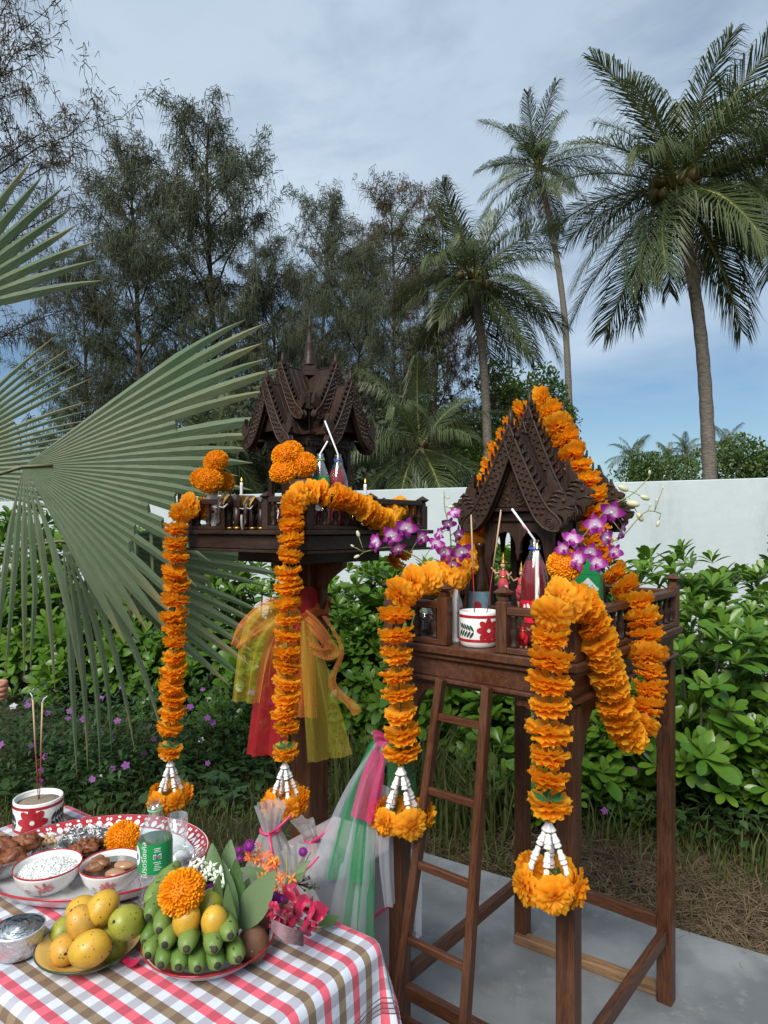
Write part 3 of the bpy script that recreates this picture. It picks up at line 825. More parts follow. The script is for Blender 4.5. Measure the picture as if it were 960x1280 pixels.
# ------------------------------------------------------------------ shrubs with big spoon-shaped leaves
def leaf_mb(l, w, fold=0.25, curl=0.22, rows=6, shape='spoon'):
    vs = []; fs = []
    for k in range(rows + 1):
        t = k / rows
        if shape == 'spoon': ww = w * (0.10 + 0.90 * math.sin(min(1.0, t / 0.72) * PI / 2) ** 1.7 if t < .72 else math.sqrt(max(0.0, 1 - ((t - .72) / .30) ** 2)))
        else: ww = w * max(0.02, math.sin(PI * min(1, t * .93 + .05)) ** 0.8 * (1 - .25 * t))
        x = l * t; z = -curl * l * t * t + 0.0
        vs += [(x, -ww / 2, z + fold * ww / 2), (x, 0, z), (x, ww / 2, z + fold * ww / 2)]
    for k in range(rows):
        for j in range(2): fs.append((k * 3 + j, (k + 1) * 3 + j, (k + 1) * 3 + j + 1, k * 3 + j + 1))
    return vs, fs
LEAF_V, LEAF_F = leaf_mb(1.0, 0.40)
LV = np.array(LEAF_V, np.float32); LF = np.array(LEAF_F, np.int32)
def rosettes(rg, n, rad, front=None):
    """leaf frames (matrix rows) for one shrub: n rosettes on an uneven dome"""
    out = []
    for i in range(n):
        d = V(rg.normal(0, 1, 3)).normalized()
        if d.z < -0.15: d.z *= -0.6; d.normalize()
        lump = 1 + 0.26 * mnoise.noise(d * 2.2 + V((rad[0] * 9, 0, 0)))
        q = 1.0 if rg.random() < .72 else rg.uniform(.55, .95)
        p = V((d.x * rad[0], d.y * rad[1], max(0, d.z) * rad[2])) * lump * q
        if d.z < 0.25: p.z = rg.uniform(0.08, .45) * rad[2]
        ax = (d * 0.75 + V((0, 0, 0.75)) + V(rg.normal(0, .22, 3))).normalized()
        nl = rg.integers(7, 11); sz = rg.uniform(.110, .175)
        x = ax.orthogonal().normalized(); y = ax.cross(x)
        for k in range(nl):
            a = k * 2.4 + rg.uniform(-.2, .2); el = R(lerp(70, 16, k / nl) + rg.uniform(-10, 10))
            ld = (x * math.cos(a) + y * math.sin(a)) * math.cos(el) + ax * math.sin(el)
            sd = ax.cross(ld).normalized(); nn = ld.cross(sd)
            s = sz * (0.62 + .38 * k / nl) * rg.uniform(.85, 1.15)
            out.append((p + ax * 0.02 * (nl - k) / nl, ld, sd, nn, s, (1 - k / nl) * .55 + rg.random() * .45))
    return out
def foliage_from(frames, name, mat, wide=1.0):
    n = len(frames)
    P = np.array([tuple(f[0]) for f in frames], np.float32); X = np.array([tuple(f[1]) for f in frames], np.float32)
    Yv = np.array([tuple(f[2]) for f in frames], np.float32); Z = np.array([tuple(f[3]) for f in frames], np.float32)
    S = np.array([f[4] for f in frames], np.float32)[:, None, None]
    v = P[:, None] + S * (X[:, None] * LV[None, :, 0:1] + Yv[:, None] * LV[None, :, 1:2] * wide + Z[:, None] * LV[None, :, 2:3])
    q = (LF[None] + (np.arange(n) * len(LV))[:, None, None]).reshape(-1, 4)
    return np_mesh(name, v.reshape(-1, 3), q, np.repeat([f[5] for f in frames], len(LV)), mat, smooth=True)
def shrub_stems(rg, rad, n=16):
    m = MB()
    for i in range(n):
        d = V(rg.normal(0, 1, 3)).normalized(); d.z = abs(d.z) + .25; d.normalize()
        e = V((d.x * rad[0] * .85, d.y * rad[1] * .85, d.z * rad[2] * .85))
        m.tube([V((d.x * .08, d.y * .08, -.02)), V((e.x * .45, e.y * .45, e.z * .35)), e], [.016, .012, .006], 6)
    return m
SHR = []
for k in range(3):
    rg = np.random.default_rng(50 + k); rad = (0.85, 0.75, 1.32)
    fr = rosettes(rg, 430, rad)
    SHR.append((shrub_stems(rg, rad).mesh('shrub_stems', 'shrub_stem'), foliage_from(fr, 'shrub_foliage', 'shrub_leaf')))
def shrub(x, y, var, rz, s, sz, label):
    t = thing('shrub', label, 'shrub', (x, y, GZ), rz, 'big leaved shrubs in front of the wall')
    for nm, me, kd in (('stem', SHR[var][0], None), ('foliage', SHR[var][1], 'stuff')):
        o = link(nm, me, t, kind=kd); o.scale = (s, s, s * sz)
shrub_row = [(0.95, 5.6, 1, 5.3, 1.1, 1.02, 'big leaved green shrub deep behind the ladder'), (0.1, 5.3, 2, 4.0, 1.0, .95, 'big leaved green shrub beside the pillar in the gap between the houses'), (0.55, 5.15, 0, 0.3, 1.05, 1.0, 'big leaved green shrub seen between the two spirit houses'),
             (-0.25, 5.6, 1, 1.7, 1.05, 0.98, 'big leaved green shrub behind the pillar tied with sashes'),
             (-1.15, 6.0, 2, 3.1, 1.1, 0.98, 'big leaved green shrub behind the hanging strand of orange flowers at the pillar'),
             (-2.1, 6.5, 0, 4.2, 1.1, 1.05, 'big leaved green shrub behind the drooping lower palm blade'),
             (-3.1, 6.9, 1, 5.2, 1.15, 1.05, 'big leaved green shrub mostly hidden by the fan palm segments'),
             (-4.2, 7.4, 2, 0.9, 1.2, 1.1, 'big leaved green shrub at the far end of the row by the fan palm'),
             (1.35, 5.0, 2, 2.3, 1.05, 1.02, 'big leaved green shrub behind the legs of the lower spirit house'),
             (2.95, 4.9, 1, 0.6, 1.1, 1.05, 'big leaved green shrub deep in the row beyond the flower covered railing'),
             (4.3, 4.6, 0, 3.3, 1.15, 1.0, 'big leaved green shrub at the end of the row away from the fan palm')]
for a in shrub_row: shrub(*a)
# two near shrubs on the right: the leaves that show are single pieces
LEAFM = []
for k in range(6):
    v_, f_ = leaf_mb(1.0, (0.40, 0.45, 0.37, .42, .34, .46)[k], (0.22, 0.12, 0.3, .05, .4, .18)[k], (0.22, 0.34, 0.14, .45, .05, .28)[k])
    m = MB(); m.add(v_, f_, None, (0.1, 0.5, 0.95, 0.0, .7, .3)[k], smooth=True); LEAFM.append(m.mesh('leaf', 'shrub_leaf'))
v_, f_ = leaf_mb(1.0, 0.46, .15, .3); m = MB(); m.add(v_, f_, None, 0.5, smooth=True); LEAFY = m.mesh('leaf_yellow', 'shrub_leaf_yellow')
def near_shrub(x, y, rad, n, seed, label, npart=260, yellow=4):
    rg = np.random.default_rng(seed)
    t = thing('shrub', label, 'shrub', (x, y, GZ), 0, 'big leaved shrubs in front of the wall')
    fr = rosettes(rg, n, rad)
    cd = V((-x, -y, 1.5)).normalized()
    fr.sort(key=lambda f: -(f[0].dot(cd)) - 0.15 * rg.random())
    for i, f in enumerate(fr[:npart]):
        me = LEAFM[int(rg.integers(0, 6))]
        s = f[4] * rg.uniform(.72, 1.12)
        if i % (npart // yellow) == 3 and f[0].z < rad[2] * .6: me = LEAFY
        M = basis(f[0], f[1], f[2], f[3]) @ Matrix.Scale(s, 4)
        link('leaf', me, t, M)
    link('foliage', foliage_from(fr[npart:], 'shrub_foliage', 'shrub_leaf'), t, kind='stuff')
    shrub_stems(rg, rad, 18).build('stem', 'shrub_stem', t)
near_shrub(1.88, 4.05, (0.72, 0.62, 1.42), 300, 71, 'glossy big leaved shrub with single pale leaves right beside the strand looped at the railing')
near_shrub(2.75, 3.75, (0.85, 0.70, 1.36), 330, 72, 'glossy big leaved shrub over the dry straw at the edge of the concrete')
near_shrub(1.05, 4.15, (0.55, 0.5, 0.72), 130, 73, 'low big leaved shrub seen through the legs of the lower spirit house', 120, 2)

# ------------------------------------------------------------------ grass, straw, weeds, flowers
def blades(name, n, pick, hl, w, seed, mat, lean=0.5, flat=False):
    rg = np.random.default_rng(seed)
    P = np.array([pick(rg) for _ in range(n)], np.float32)
    a = rg.uniform(0, 2 * PI, n)
    D = np.stack([np.cos(a), np.sin(a), np.zeros(n)], 1)
    l = hl * rg.uniform(.45, 1.25, n)
    up = np.array([0, 0, 1.0])
    if flat:
        el = rg.normal(0.05, 0.22, n)
        E = D * np.cos(el)[:, None] + up * np.sin(el)[:, None]
        p1 = P + E * l[:, None] * .5 + rg.normal(0, .01, (n, 3)); p2 = p1 + (E + rg.normal(0, .35, (n, 3)) * [1, 1, .4]) * l[:, None] * .5
    else:
        k = rg.uniform(.1, 1, n) * lean
        p1 = P + (up + D * k[:, None] * .5) * l[:, None] * .55
        p2 = p1 + (up * .75 + D * (k * 1.6)[:, None]) * l[:, None] * .45
    sd = nrm(np.cross(D, up) + rg.normal(0, .3, (n, 3)))
    v, q, r = strips(P, p1, p2, np.full(n, w), np.full(n, w * .8), sd, rg.random(n))
    return np_mesh(name, v, q, r, mat)
def on_pad(x, y):
    d = V((x, y, 0)) - e0
    a, b = d.dot(pu), d.dot(pv)
    return -0.5 < a < 2.62 and b < 0.02
def pick_lawn(rg):
    while True:
        x, y = rg.uniform(-3.0, 2.6), rg.uniform(2.4, 6.2)
        if on_pad(x, y): continue
        b = (V((x, y, 0)) - e0).dot(pv)
        if x > 0.6 and b < 0.55 and rg.random() < .9: continue        # straw there
        if mnoise.noise(V((x * 1.3, y * 1.3, 3))) < -0.15 and rg.random() < .8: continue
        return (x, y, GZ - .005)
def pick_edge(rg):
    while True:
        a, b = rg.uniform(-.4, 2.8), abs(rg.normal(.55, .16)) + 0.25
        p = e0 + pu * a + pv * b
        return (p.x, p.y, GZ)
link('grass', blades('grass', 17000, pick_lawn, .13, .0035, 5, 'grass_blade', .9), kind='stuff')
link('tall_grass', blades('tall_grass', 650, pick_edge, .26, .0055, 6, 'grass_blade', .8), kind='stuff')
def pick_tuft(rg):
    c = [(0.12, 3.75), (0.42, 3.62), (0.25, 3.95), (0.62, 3.7), (-.15, 4.0)][int(rg.integers(0, 5))]
    return (c[0] + rg.normal(0, .09), c[1] + rg.normal(0, .09), GZ)
link('tall_grass', blades('tall_grass_tufts', 600, pick_tuft, .50, .0065, 8, 'grass_blade', .75), kind='stuff')
def pick_straw(rg):
    while True:
        a, b = rg.uniform(-.35, 3.2), rg.uniform(-.03, .80)
        if rg.random() < (b - .55) * 3: continue
        if a < 0.6 and rg.random() < .6: continue
        p = e0 + pu * a + pv * b
        return (p.x, p.y, GZ + .012 + rg.uniform(0, .05) * (1 - abs(b - .38) * 1.6))
link('straw', blades('straw', 15000, pick_straw, .13, .0018, 9, 'straw', flat=True), kind='stuff')
def pick_soilstraw(rg):
    x, y = rg.uniform(-2.2, .1), rg.uniform(2.7, 4.6)
    return (x, y, GZ + .006) if not on_pad(x, y) else (x - 1.2, y + .3, GZ)
link('straw', blades('straw_thin', 2600, pick_soilstraw, .09, .0016, 10, 'straw', flat=True), kind='stuff')
for i, (p_, q_) in enumerate((((742, 1065), (880, 1110)), ((700, 1058), (800, 1085)))):
    a = at_z(p_[0], p_[1], .02); b = at_z(q_[0], q_[1], .02)
    m = MB(); m.tube([a, a.lerp(b, .5) + V((.01, 0, .03)), b], [.005, .004, .002], 5)
    m.build('dry_stalk', 'straw', label='long pale dry stalk lying on the straw' + (' nearest the concrete' if i == 0 else ' under the shrubs'), cat='stalk')

def weed_cover(name, n, pick, ls, seed, h, mat='weed_leaf'):
    rg = np.random.default_rng(seed); fr = []
    for i in range(n):
        p = V(pick(rg)); p.z += rg.uniform(.0, h)
        a = rg.uniform(0, 6.28); el = rg.uniform(-.3, .8)
        ld = V((math.cos(a) * math.cos(el), math.sin(a) * math.cos(el), math.sin(el)))
        sd = V((0, 0, 1)).cross(ld).normalized()
        fr.append((p, ld, sd, ld.cross(sd), ls * rg.uniform(.6, 1.3), rg.random()))
    return foliage_from(fr, name, mat, 1.7)
def pick_creeper(rg):
    return (rg.uniform(-2.3, -.75), rg.uniform(3.9, 4.8), GZ)
link('ground_cover', weed_cover('ground_cover', 900, pick_creeper, .075, 3, .13), kind='stuff')
def pick_under(rg):
    a, b = rg.uniform(-.3, 3.4), rg.uniform(.75, 1.4)
    p = e0 + pu * a + pv * b
    return (p.x, p.y, GZ)
link('ground_cover', weed_cover('ground_cover_right', 3000, pick_under, .055, 4, .24), kind='stuff')

# periwinkles: low bushes with single flowers
fm = MB()
for k in range(5):
    a = k * 2 * PI / 5
    Mk = Matrix.Rotation(a, 4, 'Z')
    fm.add([(0, 0, 0), (.6, -.38, .05), (1, 0, .0), (.6, .38, .05)], [(0, 1, 2, 3)], M=Mk)
PERI = fm.mesh('periwinkle_flower', 'periwinkle'); PERIW = fm.mesh('periwinkle_flower_white', 'periwinkle_white')
rg = np.random.default_rng(91)
def peri_foliage(seed, rad):
    rg = np.random.default_rng(seed); fr = []
    for i in range(620):
        d = V(rg.normal(0, 1, 3)).normalized(); d.z = abs(d.z)
        p = V((d.x * rad, d.y * rad, d.z * rad * 1.15)) * rg.uniform(.5, 1.05)
        a = rg.uniform(0, 6.28); el = rg.uniform(-.2, .9)
        ld = V((math.cos(a) * math.cos(el), math.sin(a) * math.cos(el), math.sin(el))); sd = V((0, 0, 1)).cross(ld).normalized()
        fr.append((p, ld, sd, ld.cross(sd), rg.uniform(.03, .055), rg.random() * .5))
    return foliage_from(fr, 'periwinkle_foliage', 'weed_leaf', 1.15)
PF = [peri_foliage(1, .36), peri_foliage(2, .40)]
for i, (px, py, Y, nf) in enumerate(((30, 900, 4.6, 8), (85, 890, 4.9, 8), (130, 905, 4.5, 9), (175, 885, 5.0, 7), (205, 910, 4.5, 6), (255, 900, 4.8, 7), (300, 915, 4.7, 6),
                                 (60, 940, 4.3, 6), (120, 940, 4.2, 5), (-20, 930, 4.5, 5), (430, 915, 4.7, 3), (660, 950, 4.3, 3), (780, 1000, 3.75, 2))):
    c = at(px, py, Y)
    lab = 'low periwinkle bush with small purple flowers under the fan palm' if i < 10 else ('low periwinkle bush with few purple flowers beside the sash tied pillar', 'low periwinkle bush with few purple flowers seen past the ladder', 'small periwinkle with a couple of purple flowers by the straw')[i - 10]
    t = thing('periwinkle_plant', lab, 'plant', (c.x, Y, GZ), i * 1.3, 'periwinkle plants')
    s = 1.0 if i < 10 else .6
    o = link('foliage', PF[i % 2], t, kind='stuff'); o.scale = (s, s, s * (1.35 if i < 10 else 1))
    rz = Matrix.Rotation(-i * 1.3, 4, 'Z')
    for k in range(max(2, int(nf * .7))):
        d = V(rg.normal(0, 1, 3)).normalized(); d.z = abs(d.z) * .9 + .15; d.y = -abs(d.y)
        p = rz @ (V((d.x * .38, d.y * .38, d.z * .5)) * s * 1.06)
        M = axis_mat(p, rz @ V((d.x * .6, d.y - .7, d.z + .3)), rg.random() * 6, rg.uniform(.020, .028))
        link('flower', PERI if (k * 7 + i) % 9 else PERIW, t, M)
# ================================================================== the two spirit houses
def bargeboard(Wd, H, bw, th, ns, nsp, head, pw=1.25, spike=0.022, rows=3):
    """carved board from apex (0, H) to foot (Wd, 0) in x-z, front towards -y: body, scales, flame crest, naga head or scroll"""
    m = MB()
    def P(t): return V((Wd * t, 0, H * max(0.0, 1 - t) ** pw))
    def Nn(t):
        d = (P(min(t + .01, 1)) - P(max(t - .01, 0))).normalized(); return V((-d.z, 0, d.x)), d
    N = 16
    out = []; inn = []
    for i in range(N + 1):
        t = i / N; n, d = Nn(t)
        w = bw * (0.72 + 0.45 * t)
        out.append(P(t)); inn.append(P(t) - n * w)
    inn[0] = V((0, 0, H - bw * 1.7)); 
    n, d = Nn(1.0)
    w = bw * 1.17
    c = P(1) - n * w / 2
    foot = []
    for k in range(1, 8):                                   # rounded tongue at the foot
        a = PI / 2 - PI * k / 8
        foot.append(c + d * math.cos(a) * w * 0.95 + n * math.sin(a) * w * 0.5)
    poly = [(p.x, p.z) for p in out] + [(p.x, p.z) for p in foot] + [(p.x, p.z) for p in reversed(inn)]
    m.prism(poly, -th / 2, th / 2)
    for sgn in (-1, 1):                                     # relief on both faces
        y = sgn * th / 2
        for edge in (out + foot[:4], inn + foot[4:][::-1]):
            m.tube([(p.x, y, p.z) for p in edge], th * 0.20, 5)
        for j in range(rows):
            for i in range(ns):
                t = 0.10 + 0.86 * (i + (0.5 if j % 2 else 0)) / ns
                n, d = Nn(t); w2 = bw * (.72 + .45 * t)
                q = P(t) - n * w2 * (j + 0.75) / (rows + .5)
                r1 = w2 / rows * 0.52; r2 = 0.86 * Wd / ns * .62
                vs = [(q.x, y + sgn * th * .34, q.z)]
                for k in range(6):
                    a = k * PI / 3
                    e = q + d * math.cos(a) * r2 + n * math.sin(a) * r1
                    vs.append((e.x, y - sgn * .0006, e.z))
                fs = [(0, 1 + k, 1 + (k + 1) % 6) for k in range(6)]
                m.add(vs, fs if sgn < 0 else [f[::-1] for f in fs])
        for rr_ in (0.30, 0.17):                            # scroll rings on the tongue
            ring = [c + d * (w * .25) + (d * math.cos(a) + n * math.sin(a)) * w * rr_ for a in [k * PI / 5 for k in range(11)]]
            m.tube([(p.x, y, p.z) for p in ring], th * .13, 4, cap=False)
    for i in range(nsp):                                    # flame crest along the upper edge
        t = 0.04 + 0.86 * i / nsp
        n, d = Nn(t); q = P(t); b = 0.9 * Wd / nsp * 1.0
        h = spike * (0.8 + .5 * (i / nsp))
        pl = [q - n * .004, q + n * h * .55 - d * b * .15, q + n * h - d * h * .75, q + n * h * .62 + d * b * .30, q + d * b * .8 - n * .004]
        m.prism([(p.x, p.z) for p in pl], -th * .32, th * .32)
    if head:                                                # naga head with a swept-up crest
        S = head; o = P(1) + n * bw * .1 - d * bw * .2
        hp = [(-.035, -.012), (-.005, -.030), (.028, -.022), (.046, -.034), (.056, -.062), (.064, -.034), (.080, -.030), (.090, -.012), (.084, .002), (.066, -.004),
              (.070, .010), (.092, .012), (.094, .024), (.080, .034), (.064, .034), (.058, .048), (.044, .050), (.040, .066), (.026, .072), (.020, .092), (.002, .110),
              (-.014, .150), (-.018, .118), (-.014, .092), (-.030, .076), (-.022, .056), (-.040, .040), (-.034, .020)]
        m.prism([(o.x + a * S, o.z + b * S) for a, b in hp], -th * .42, th * .42)
        for sgn in (-1, 1):
            y = sgn * th * .42
            m.ball((o.x + .050 * S, y, o.z + .030 * S), (.010 * S, .006, .010 * S), 8, 6)
            for k in range(4):
                a0 = o + V((-.03 + .012 * k, 0, .012 + .016 * k)) * S
                m.tube([(a0.x, y, a0.z), (a0.x + .025 * S, y * 1.1, a0.z + .006 * S), (a0.x + .045 * S, y, a0.z - .006 * S)], [.0035, .005, .002], 5)
            m.tube([(o.x + .09 * S, y, o.z - .004 * S), (o.x + .06 * S, y, o.z + .004 * S), (o.x + .03 * S, y, o.z - .006 * S)], [.003, .004, .002], 5)
    else:                                                   # upturned scroll
        o = P(1) + n * bw * .0
        hp = [(-.040, -.004), (.0, -.012), (.022, -.004), (.034, .016), (.030, .044), (.014, .072), (.014, .046), (.006, .030), (-.006, .030), (-.018, .016)]
        q = spike / .022
        m.prism([(o.x + a * q, o.z + b * q) for a, b in hp], -th * .40, th * .40)
    m.tube([(0, 0, H - .02), (0, 0, H + spike * .8), (-.004, 0, H + spike * 2.0)], [th * .55, th * .4, .001], 6)   # apex finial
    return m

def roof_slopes(name, root, Wd, H, y0, y1, zb, courses=7, M=None, mat='wood_dark', pw=1.25):
    """two slopes of lapped boards"""
    for sg in (-1, 1):
        m = MB()
        for k in range(courses):
            t0, t1 = k / courses, min(1.06, (k + 1.25) / courses)
            a = V((Wd * t0, 0, H * (1 - t0) ** pw)); b = V((Wd * t1, 0, H * max(0, 1 - t1) ** pw))
            d = b - a; ln = d.length; ang = math.atan2(d.z, d.x)
            nb = 5
            for i in range(nb):
                ya, yb = lerp(y0, y1, i / nb) + .0008, lerp(y0, y1, (i + 1) / nb) - .0008
                c = (a + b) / 2
                Mx = Matrix.Translation((c.x * sg, (ya + yb) / 2, zb + c.z + .004)) @ Matrix.Rotation((-ang if sg > 0 else ang), 4, 'Y') @ Matrix.Rotation(0.05 * sg, 4, 'Y')
                m.box((0, 0, -.004), (ln, yb - ya, .006 + .001 * ((i + k) % 2)), M=Mx, bev=.0008)
        m.build('roof_panel', mat, root, M)

BAL = MB(); BAL.lathe([(.011, 0), (.011, .008), (.006, .014), (.012, .032), (.013, .042), (.006, .060), (.009, .066), (.006, .072), (.011, .080), (.011, .088)], 10)
BAL_ME = None
def railing(root, hx, hy, z, posts, mat='wood_dark', ph=.14, runs=None):
    global BAL_ME
    if BAL_ME is None: BAL_ME = BAL.mesh('baluster', 'wood_dark')
    for (x, y) in posts:
        m = MB(); m.box((x, y, z + ph / 2 + .001), (.032, .032, ph), bev=.002)
        m.box((x, y, z + ph + .007), (.022, .022, .014), bev=.001)
        vs = [(x, y, z + ph + .044)] + [(x + a * .021, y + b * .021, z + ph + .026) for a, b in ((-1, -1), (1, -1), (1, 1), (-1, 1))] + [(x, y, z + ph + .008)]
        m.add(vs, [(0, 1, 2), (0, 2, 3), (0, 3, 4), (0, 4, 1), (5, 2, 1), (5, 3, 2), (5, 4, 3), (5, 1, 4)])
        m.build('railing_post', mat, root)
    for (x0, y0, x1, y1) in runs:
        a, b = V((x0, y0, 0)), V((x1, y1, 0)); d = b - a; ln = d.length; an = math.atan2(d.y, d.x); c = (a + b) / 2
        m = MB(); Mr = Matrix.Translation((c.x, c.y, z)) @ rotz(an)
        m.box((0, 0, .112), (ln - .030, .026, .022), M=Mr); r = m.build('rail', mat, root)
        m = MB(); m.box((0, 0, .009), (ln - .030, .028, .016), M=Mr); m.build('rail', mat, root)
        nb = max(1, int((ln - .03) / .048))
        for i in range(nb):
            t = (i + .5) / nb
            p = a.lerp(b, t); link('baluster', BAL_ME, r, Matrix.Translation((p.x, p.y, z + .016)))

def arch_board(m, x0, x1, ztop, zdep, pend, y0, y1, M=None):
    """valance with two round arches and a pendant between them"""
    w = x1 - x0; xm = (x0 + x1) / 2; poly = [(x0, ztop), (x0, ztop - zdep * 1.25)]
    for k in range(0, 9):
        a = PI - PI * k / 8; rx = w / 4 * .86; cxx = x0 + w / 4
        poly.append((cxx + rx * math.cos(a), ztop - zdep + zdep * .66 * math.sin(a)))
    poly += [(xm - w * .055, ztop - pend * .78), (xm - w * .03, ztop - pend * .80), (xm, ztop - pend), (xm + w * .03, ztop - pend * .80), (xm + w * .055, ztop - pend * .78)]
    for k in range(0, 9):
        a = PI - PI * k / 8; rx = w / 4 * .86; cxx = x1 - w / 4
        poly.append((cxx + rx * math.cos(a), ztop - zdep + zdep * .66 * math.sin(a)))
    poly += [(x1, ztop - zdep * 1.25), (x1, ztop)]
    m.prism(poly, y0, y1, M)
def fringe(m, x0, x1, z, n, h, y0, y1, M=None):
    for i in range(n):
        a = lerp(x0, x1, i / n); b = lerp(x0, x1, (i + 1) / n)
        m.prism([(a + .0004, z), (b - .0004, z), (b - .0004, z - h * .45), ((a + b) / 2, z - h), (a + .0004, z - h * .45)], y0, y1, M)

# ------------------------------------------------------------------ lower house on four legs
DZ = 1.269
sr = thing('spirit_house', 'dark carved wooden spirit house on four legs with naga gables and long flower strand', 'spirit house', CR, TH)
for sx in (-1, 1):
    for sy in (-1, 1):
        m = MB(); m.box((sx * .269, sy * .386, .578), (.049, .049, 1.156), bev=.003)
        m.build('leg', 'wood_stain', sr)
        # curved brackets under the deck
        for k, (ax, ln) in enumerate((('x', .115), ('y', .17))):
            b = MB(); pl = [(0, 0), (ln, 0), (ln, -.02)]
            for q in range(1, 8):
                t = q / 8; pl.append((ln * (1 - t) ** 1.0 * (1 - .25 * math.sin(PI * t)), -.02 - .175 * t ** 1.5 + .014 * math.sin(2 * PI * t)))
            pl += [(0, -.215)]
            if ax == 'x': Mb = Matrix.Translation((sx * .244, sy * .386, 1.154)) @ (Matrix.Rotation(PI, 4, 'Z') if sx > 0 else Matrix.Identity(4))
            else: Mb = Matrix.Translation((sx * .269, sy * .361, 1.154)) @ Matrix.Rotation(-sy * PI / 2, 4, 'Z')
            b.prism(pl, -.011, .011, Mb); b.build('bracket', 'wood_stain', sr)
for sx in (-1, 1):
    m = MB(); m.box((sx * .270, 0, .235), (.026, .722, .044)); m.build('stretcher', 'wood_stain', sr)
for sy in (-1, 1):
    m = MB(); m.box((0, sy * .387, .262 if sy > 0 else .222), (.488, .026, .044)); m.build('stretcher', 'wood_stain', sr)
hw, hd = .312, .430
m = MB()
m.box((0, 0, DZ - .012), (2 * hw, 2 * hd, .024), bev=.004)
m.box((0, 0, DZ - .032), (2 * hw - .022, 2 * hd - .022, .016), bev=.004)
m.build('deck', 'wood_stain', sr)
m = MB()
m.box((0, 0, DZ - .066), (2 * hw - .048, 2 * hd - .048, .052), bev=.002)
m.build('frieze', 'wood_stain', sr)
m = MB()
m.box((0, 0, DZ - .098), (2 * hw - .018, 2 * hd - .018, .012), bev=.003); m.box((0, 0, DZ - .1085), (2 * hw - .042, 2 * hd - .042, .009), bev=.003)
m.build('moulding', 'wood_stain', sr)
px_, py_ = .288, .404
posts = [(-px_, -py_), (px_, -py_), (-px_, py_), (px_, py_), (-.094, -py_), (.094, -py_), (px_, 0.0), (-px_, 0.0)]
runs = [(-px_, -py_, -.094, -py_), (.094, -py_, px_, -py_), (px_, -py_, px_, 0), (px_, 0, px_, py_), (-px_, -py_, -px_, 0), (-px_, 0, -px_, py_), (-px_, py_, px_, py_)]
railing(sr, px_, py_, DZ, posts, 'wood_stain', .135, runs)
# the house
m = MB(); m.box((0, .05, DZ + .012), (.27, .47, .024)); m.box((0, .05, DZ + .034), (.245, .44, .020)); m.build('plinth', 'wood_dark', sr)
HZ = DZ + .044
for x in (-.102, .102):
    for y in (-.145, .02, .16, .235):
        m = MB(); m.box((x, y, (HZ + 1.645) / 2), (.024, .024, 1.645 - HZ), bev=.002); m.build('column', 'wood_dark', sr)
m = MB()
for y in (-.145, .235): m.box((0, y, 1.632), (.228, .030, .030))
for x in (-.102, .102): m.box((x, .055, 1.634), (.028, .37, .026))
m.build('beam', 'wood_dark', sr)
m = MB(); arch_board(m, -.090, .090, 1.618, .085, .118, -.152, -.138); m.build('valance', 'wood_carved', sr)
for sx in (-1, 1):
    m = MB(); Ms = Matrix.Translation((sx * .102, 0, 0)) @ Matrix.Rotation(PI / 2, 4, 'Z')
    arch_board(m, -.133, .008, 1.620, .080, .10, -.006, .006, Ms); m.build('valance', 'wood_carved', sr)
m = MB(); m.box((0, .168, (HZ + 1.62) / 2), (.18, .010, 1.62 - HZ)); m.build('wall_panel', 'wood_dark', sr)
for sx in (-1, 1):
    m = MB(); m.box((sx * .102, .09, (HZ + 1.62) / 2), (.010, .116, 1.62 - HZ)); m.build('wall_panel', 'wood_dark', sr)
m = MB(); m.box((0, .05, 1.655), (.30, .46, .012)); m.build('ceiling_panel', 'wood_dark', sr)
# carved pediments
def pediment(Wd, H, y, zb):
    m = MB(); m.prism([(-Wd * .82, zb), (Wd * .82, zb), (0, zb + H * .86)], y - .004, y + .004)
    r_ = random.Random(3)
    for k in range(26):
        a = r_.uniform(-.7, .7); h = r_.uniform(.02, .75) * (1 - abs(a))
        s_ = r_.choice((-1, 1))
        c = V((a * Wd * .7, y, zb + H * h * .9 + .006))
        for sgn in (-1, 1):
            m.tube([c + V((.012 * math.cos(q) * (1 - q / 9), sgn * .005, .012 * math.sin(q) * (1 - q / 9))) for q in [s_ * i * .8 for i in range(7)]], [.003] * 6 + [.0012], 4)
    m.build('pediment', 'wood_carved', sr)
pediment(.14, .24, -.170, 1.664); pediment(.14, .24, .250, 1.664)
BB_P = bargeboard(.136, .262, .044, .022, 11, 11, .74, spike=.026).mesh('bargeboard', 'wood_carved')
BB_M = bargeboard(.136, .300, .043, .022, 12, 12, .78, spike=.026).mesh('bargeboard', 'wood_carved')
tiers = [(-.195, 1.645, .255, BB_P), (-.075, 1.680, .295, BB_M), (.165, 1.680, .295, BB_M), (.268, 1.645, .255, BB_P)]
for (y, zb, H, me) in tiers:
    for sg in (-1, 1):
        M = Matrix.Translation((0, y, zb)) @ (Matrix.Identity(4) if sg > 0 else Matrix.Rotation(PI, 4, 'Z'))
        link('bargeboard', me, sr, M)
roof_slopes('roof', sr, .136, .250, -.186, -.060, 1.640)
roof_slopes('roof', sr, .136, .290, -.066, .157, 1.675)
roof_slopes('roof', sr, .136, .250, .151, .259, 1.640)
for sx in (-1, 1):
    m = MB(); Ms = Matrix.Translation((sx * .152, 0, 0)) @ Matrix.Rotation(PI / 2, 4, 'Z')
    m.box((0, .035, 1.658), (.010, .43, .016), M=Matrix.Translation((sx * .150, 0, 0))); fringe(m, -.18, .25, 1.651, 25, .030, -.003, .003, Ms)
    m.build('eave_fringe', 'wood_carved', sr)

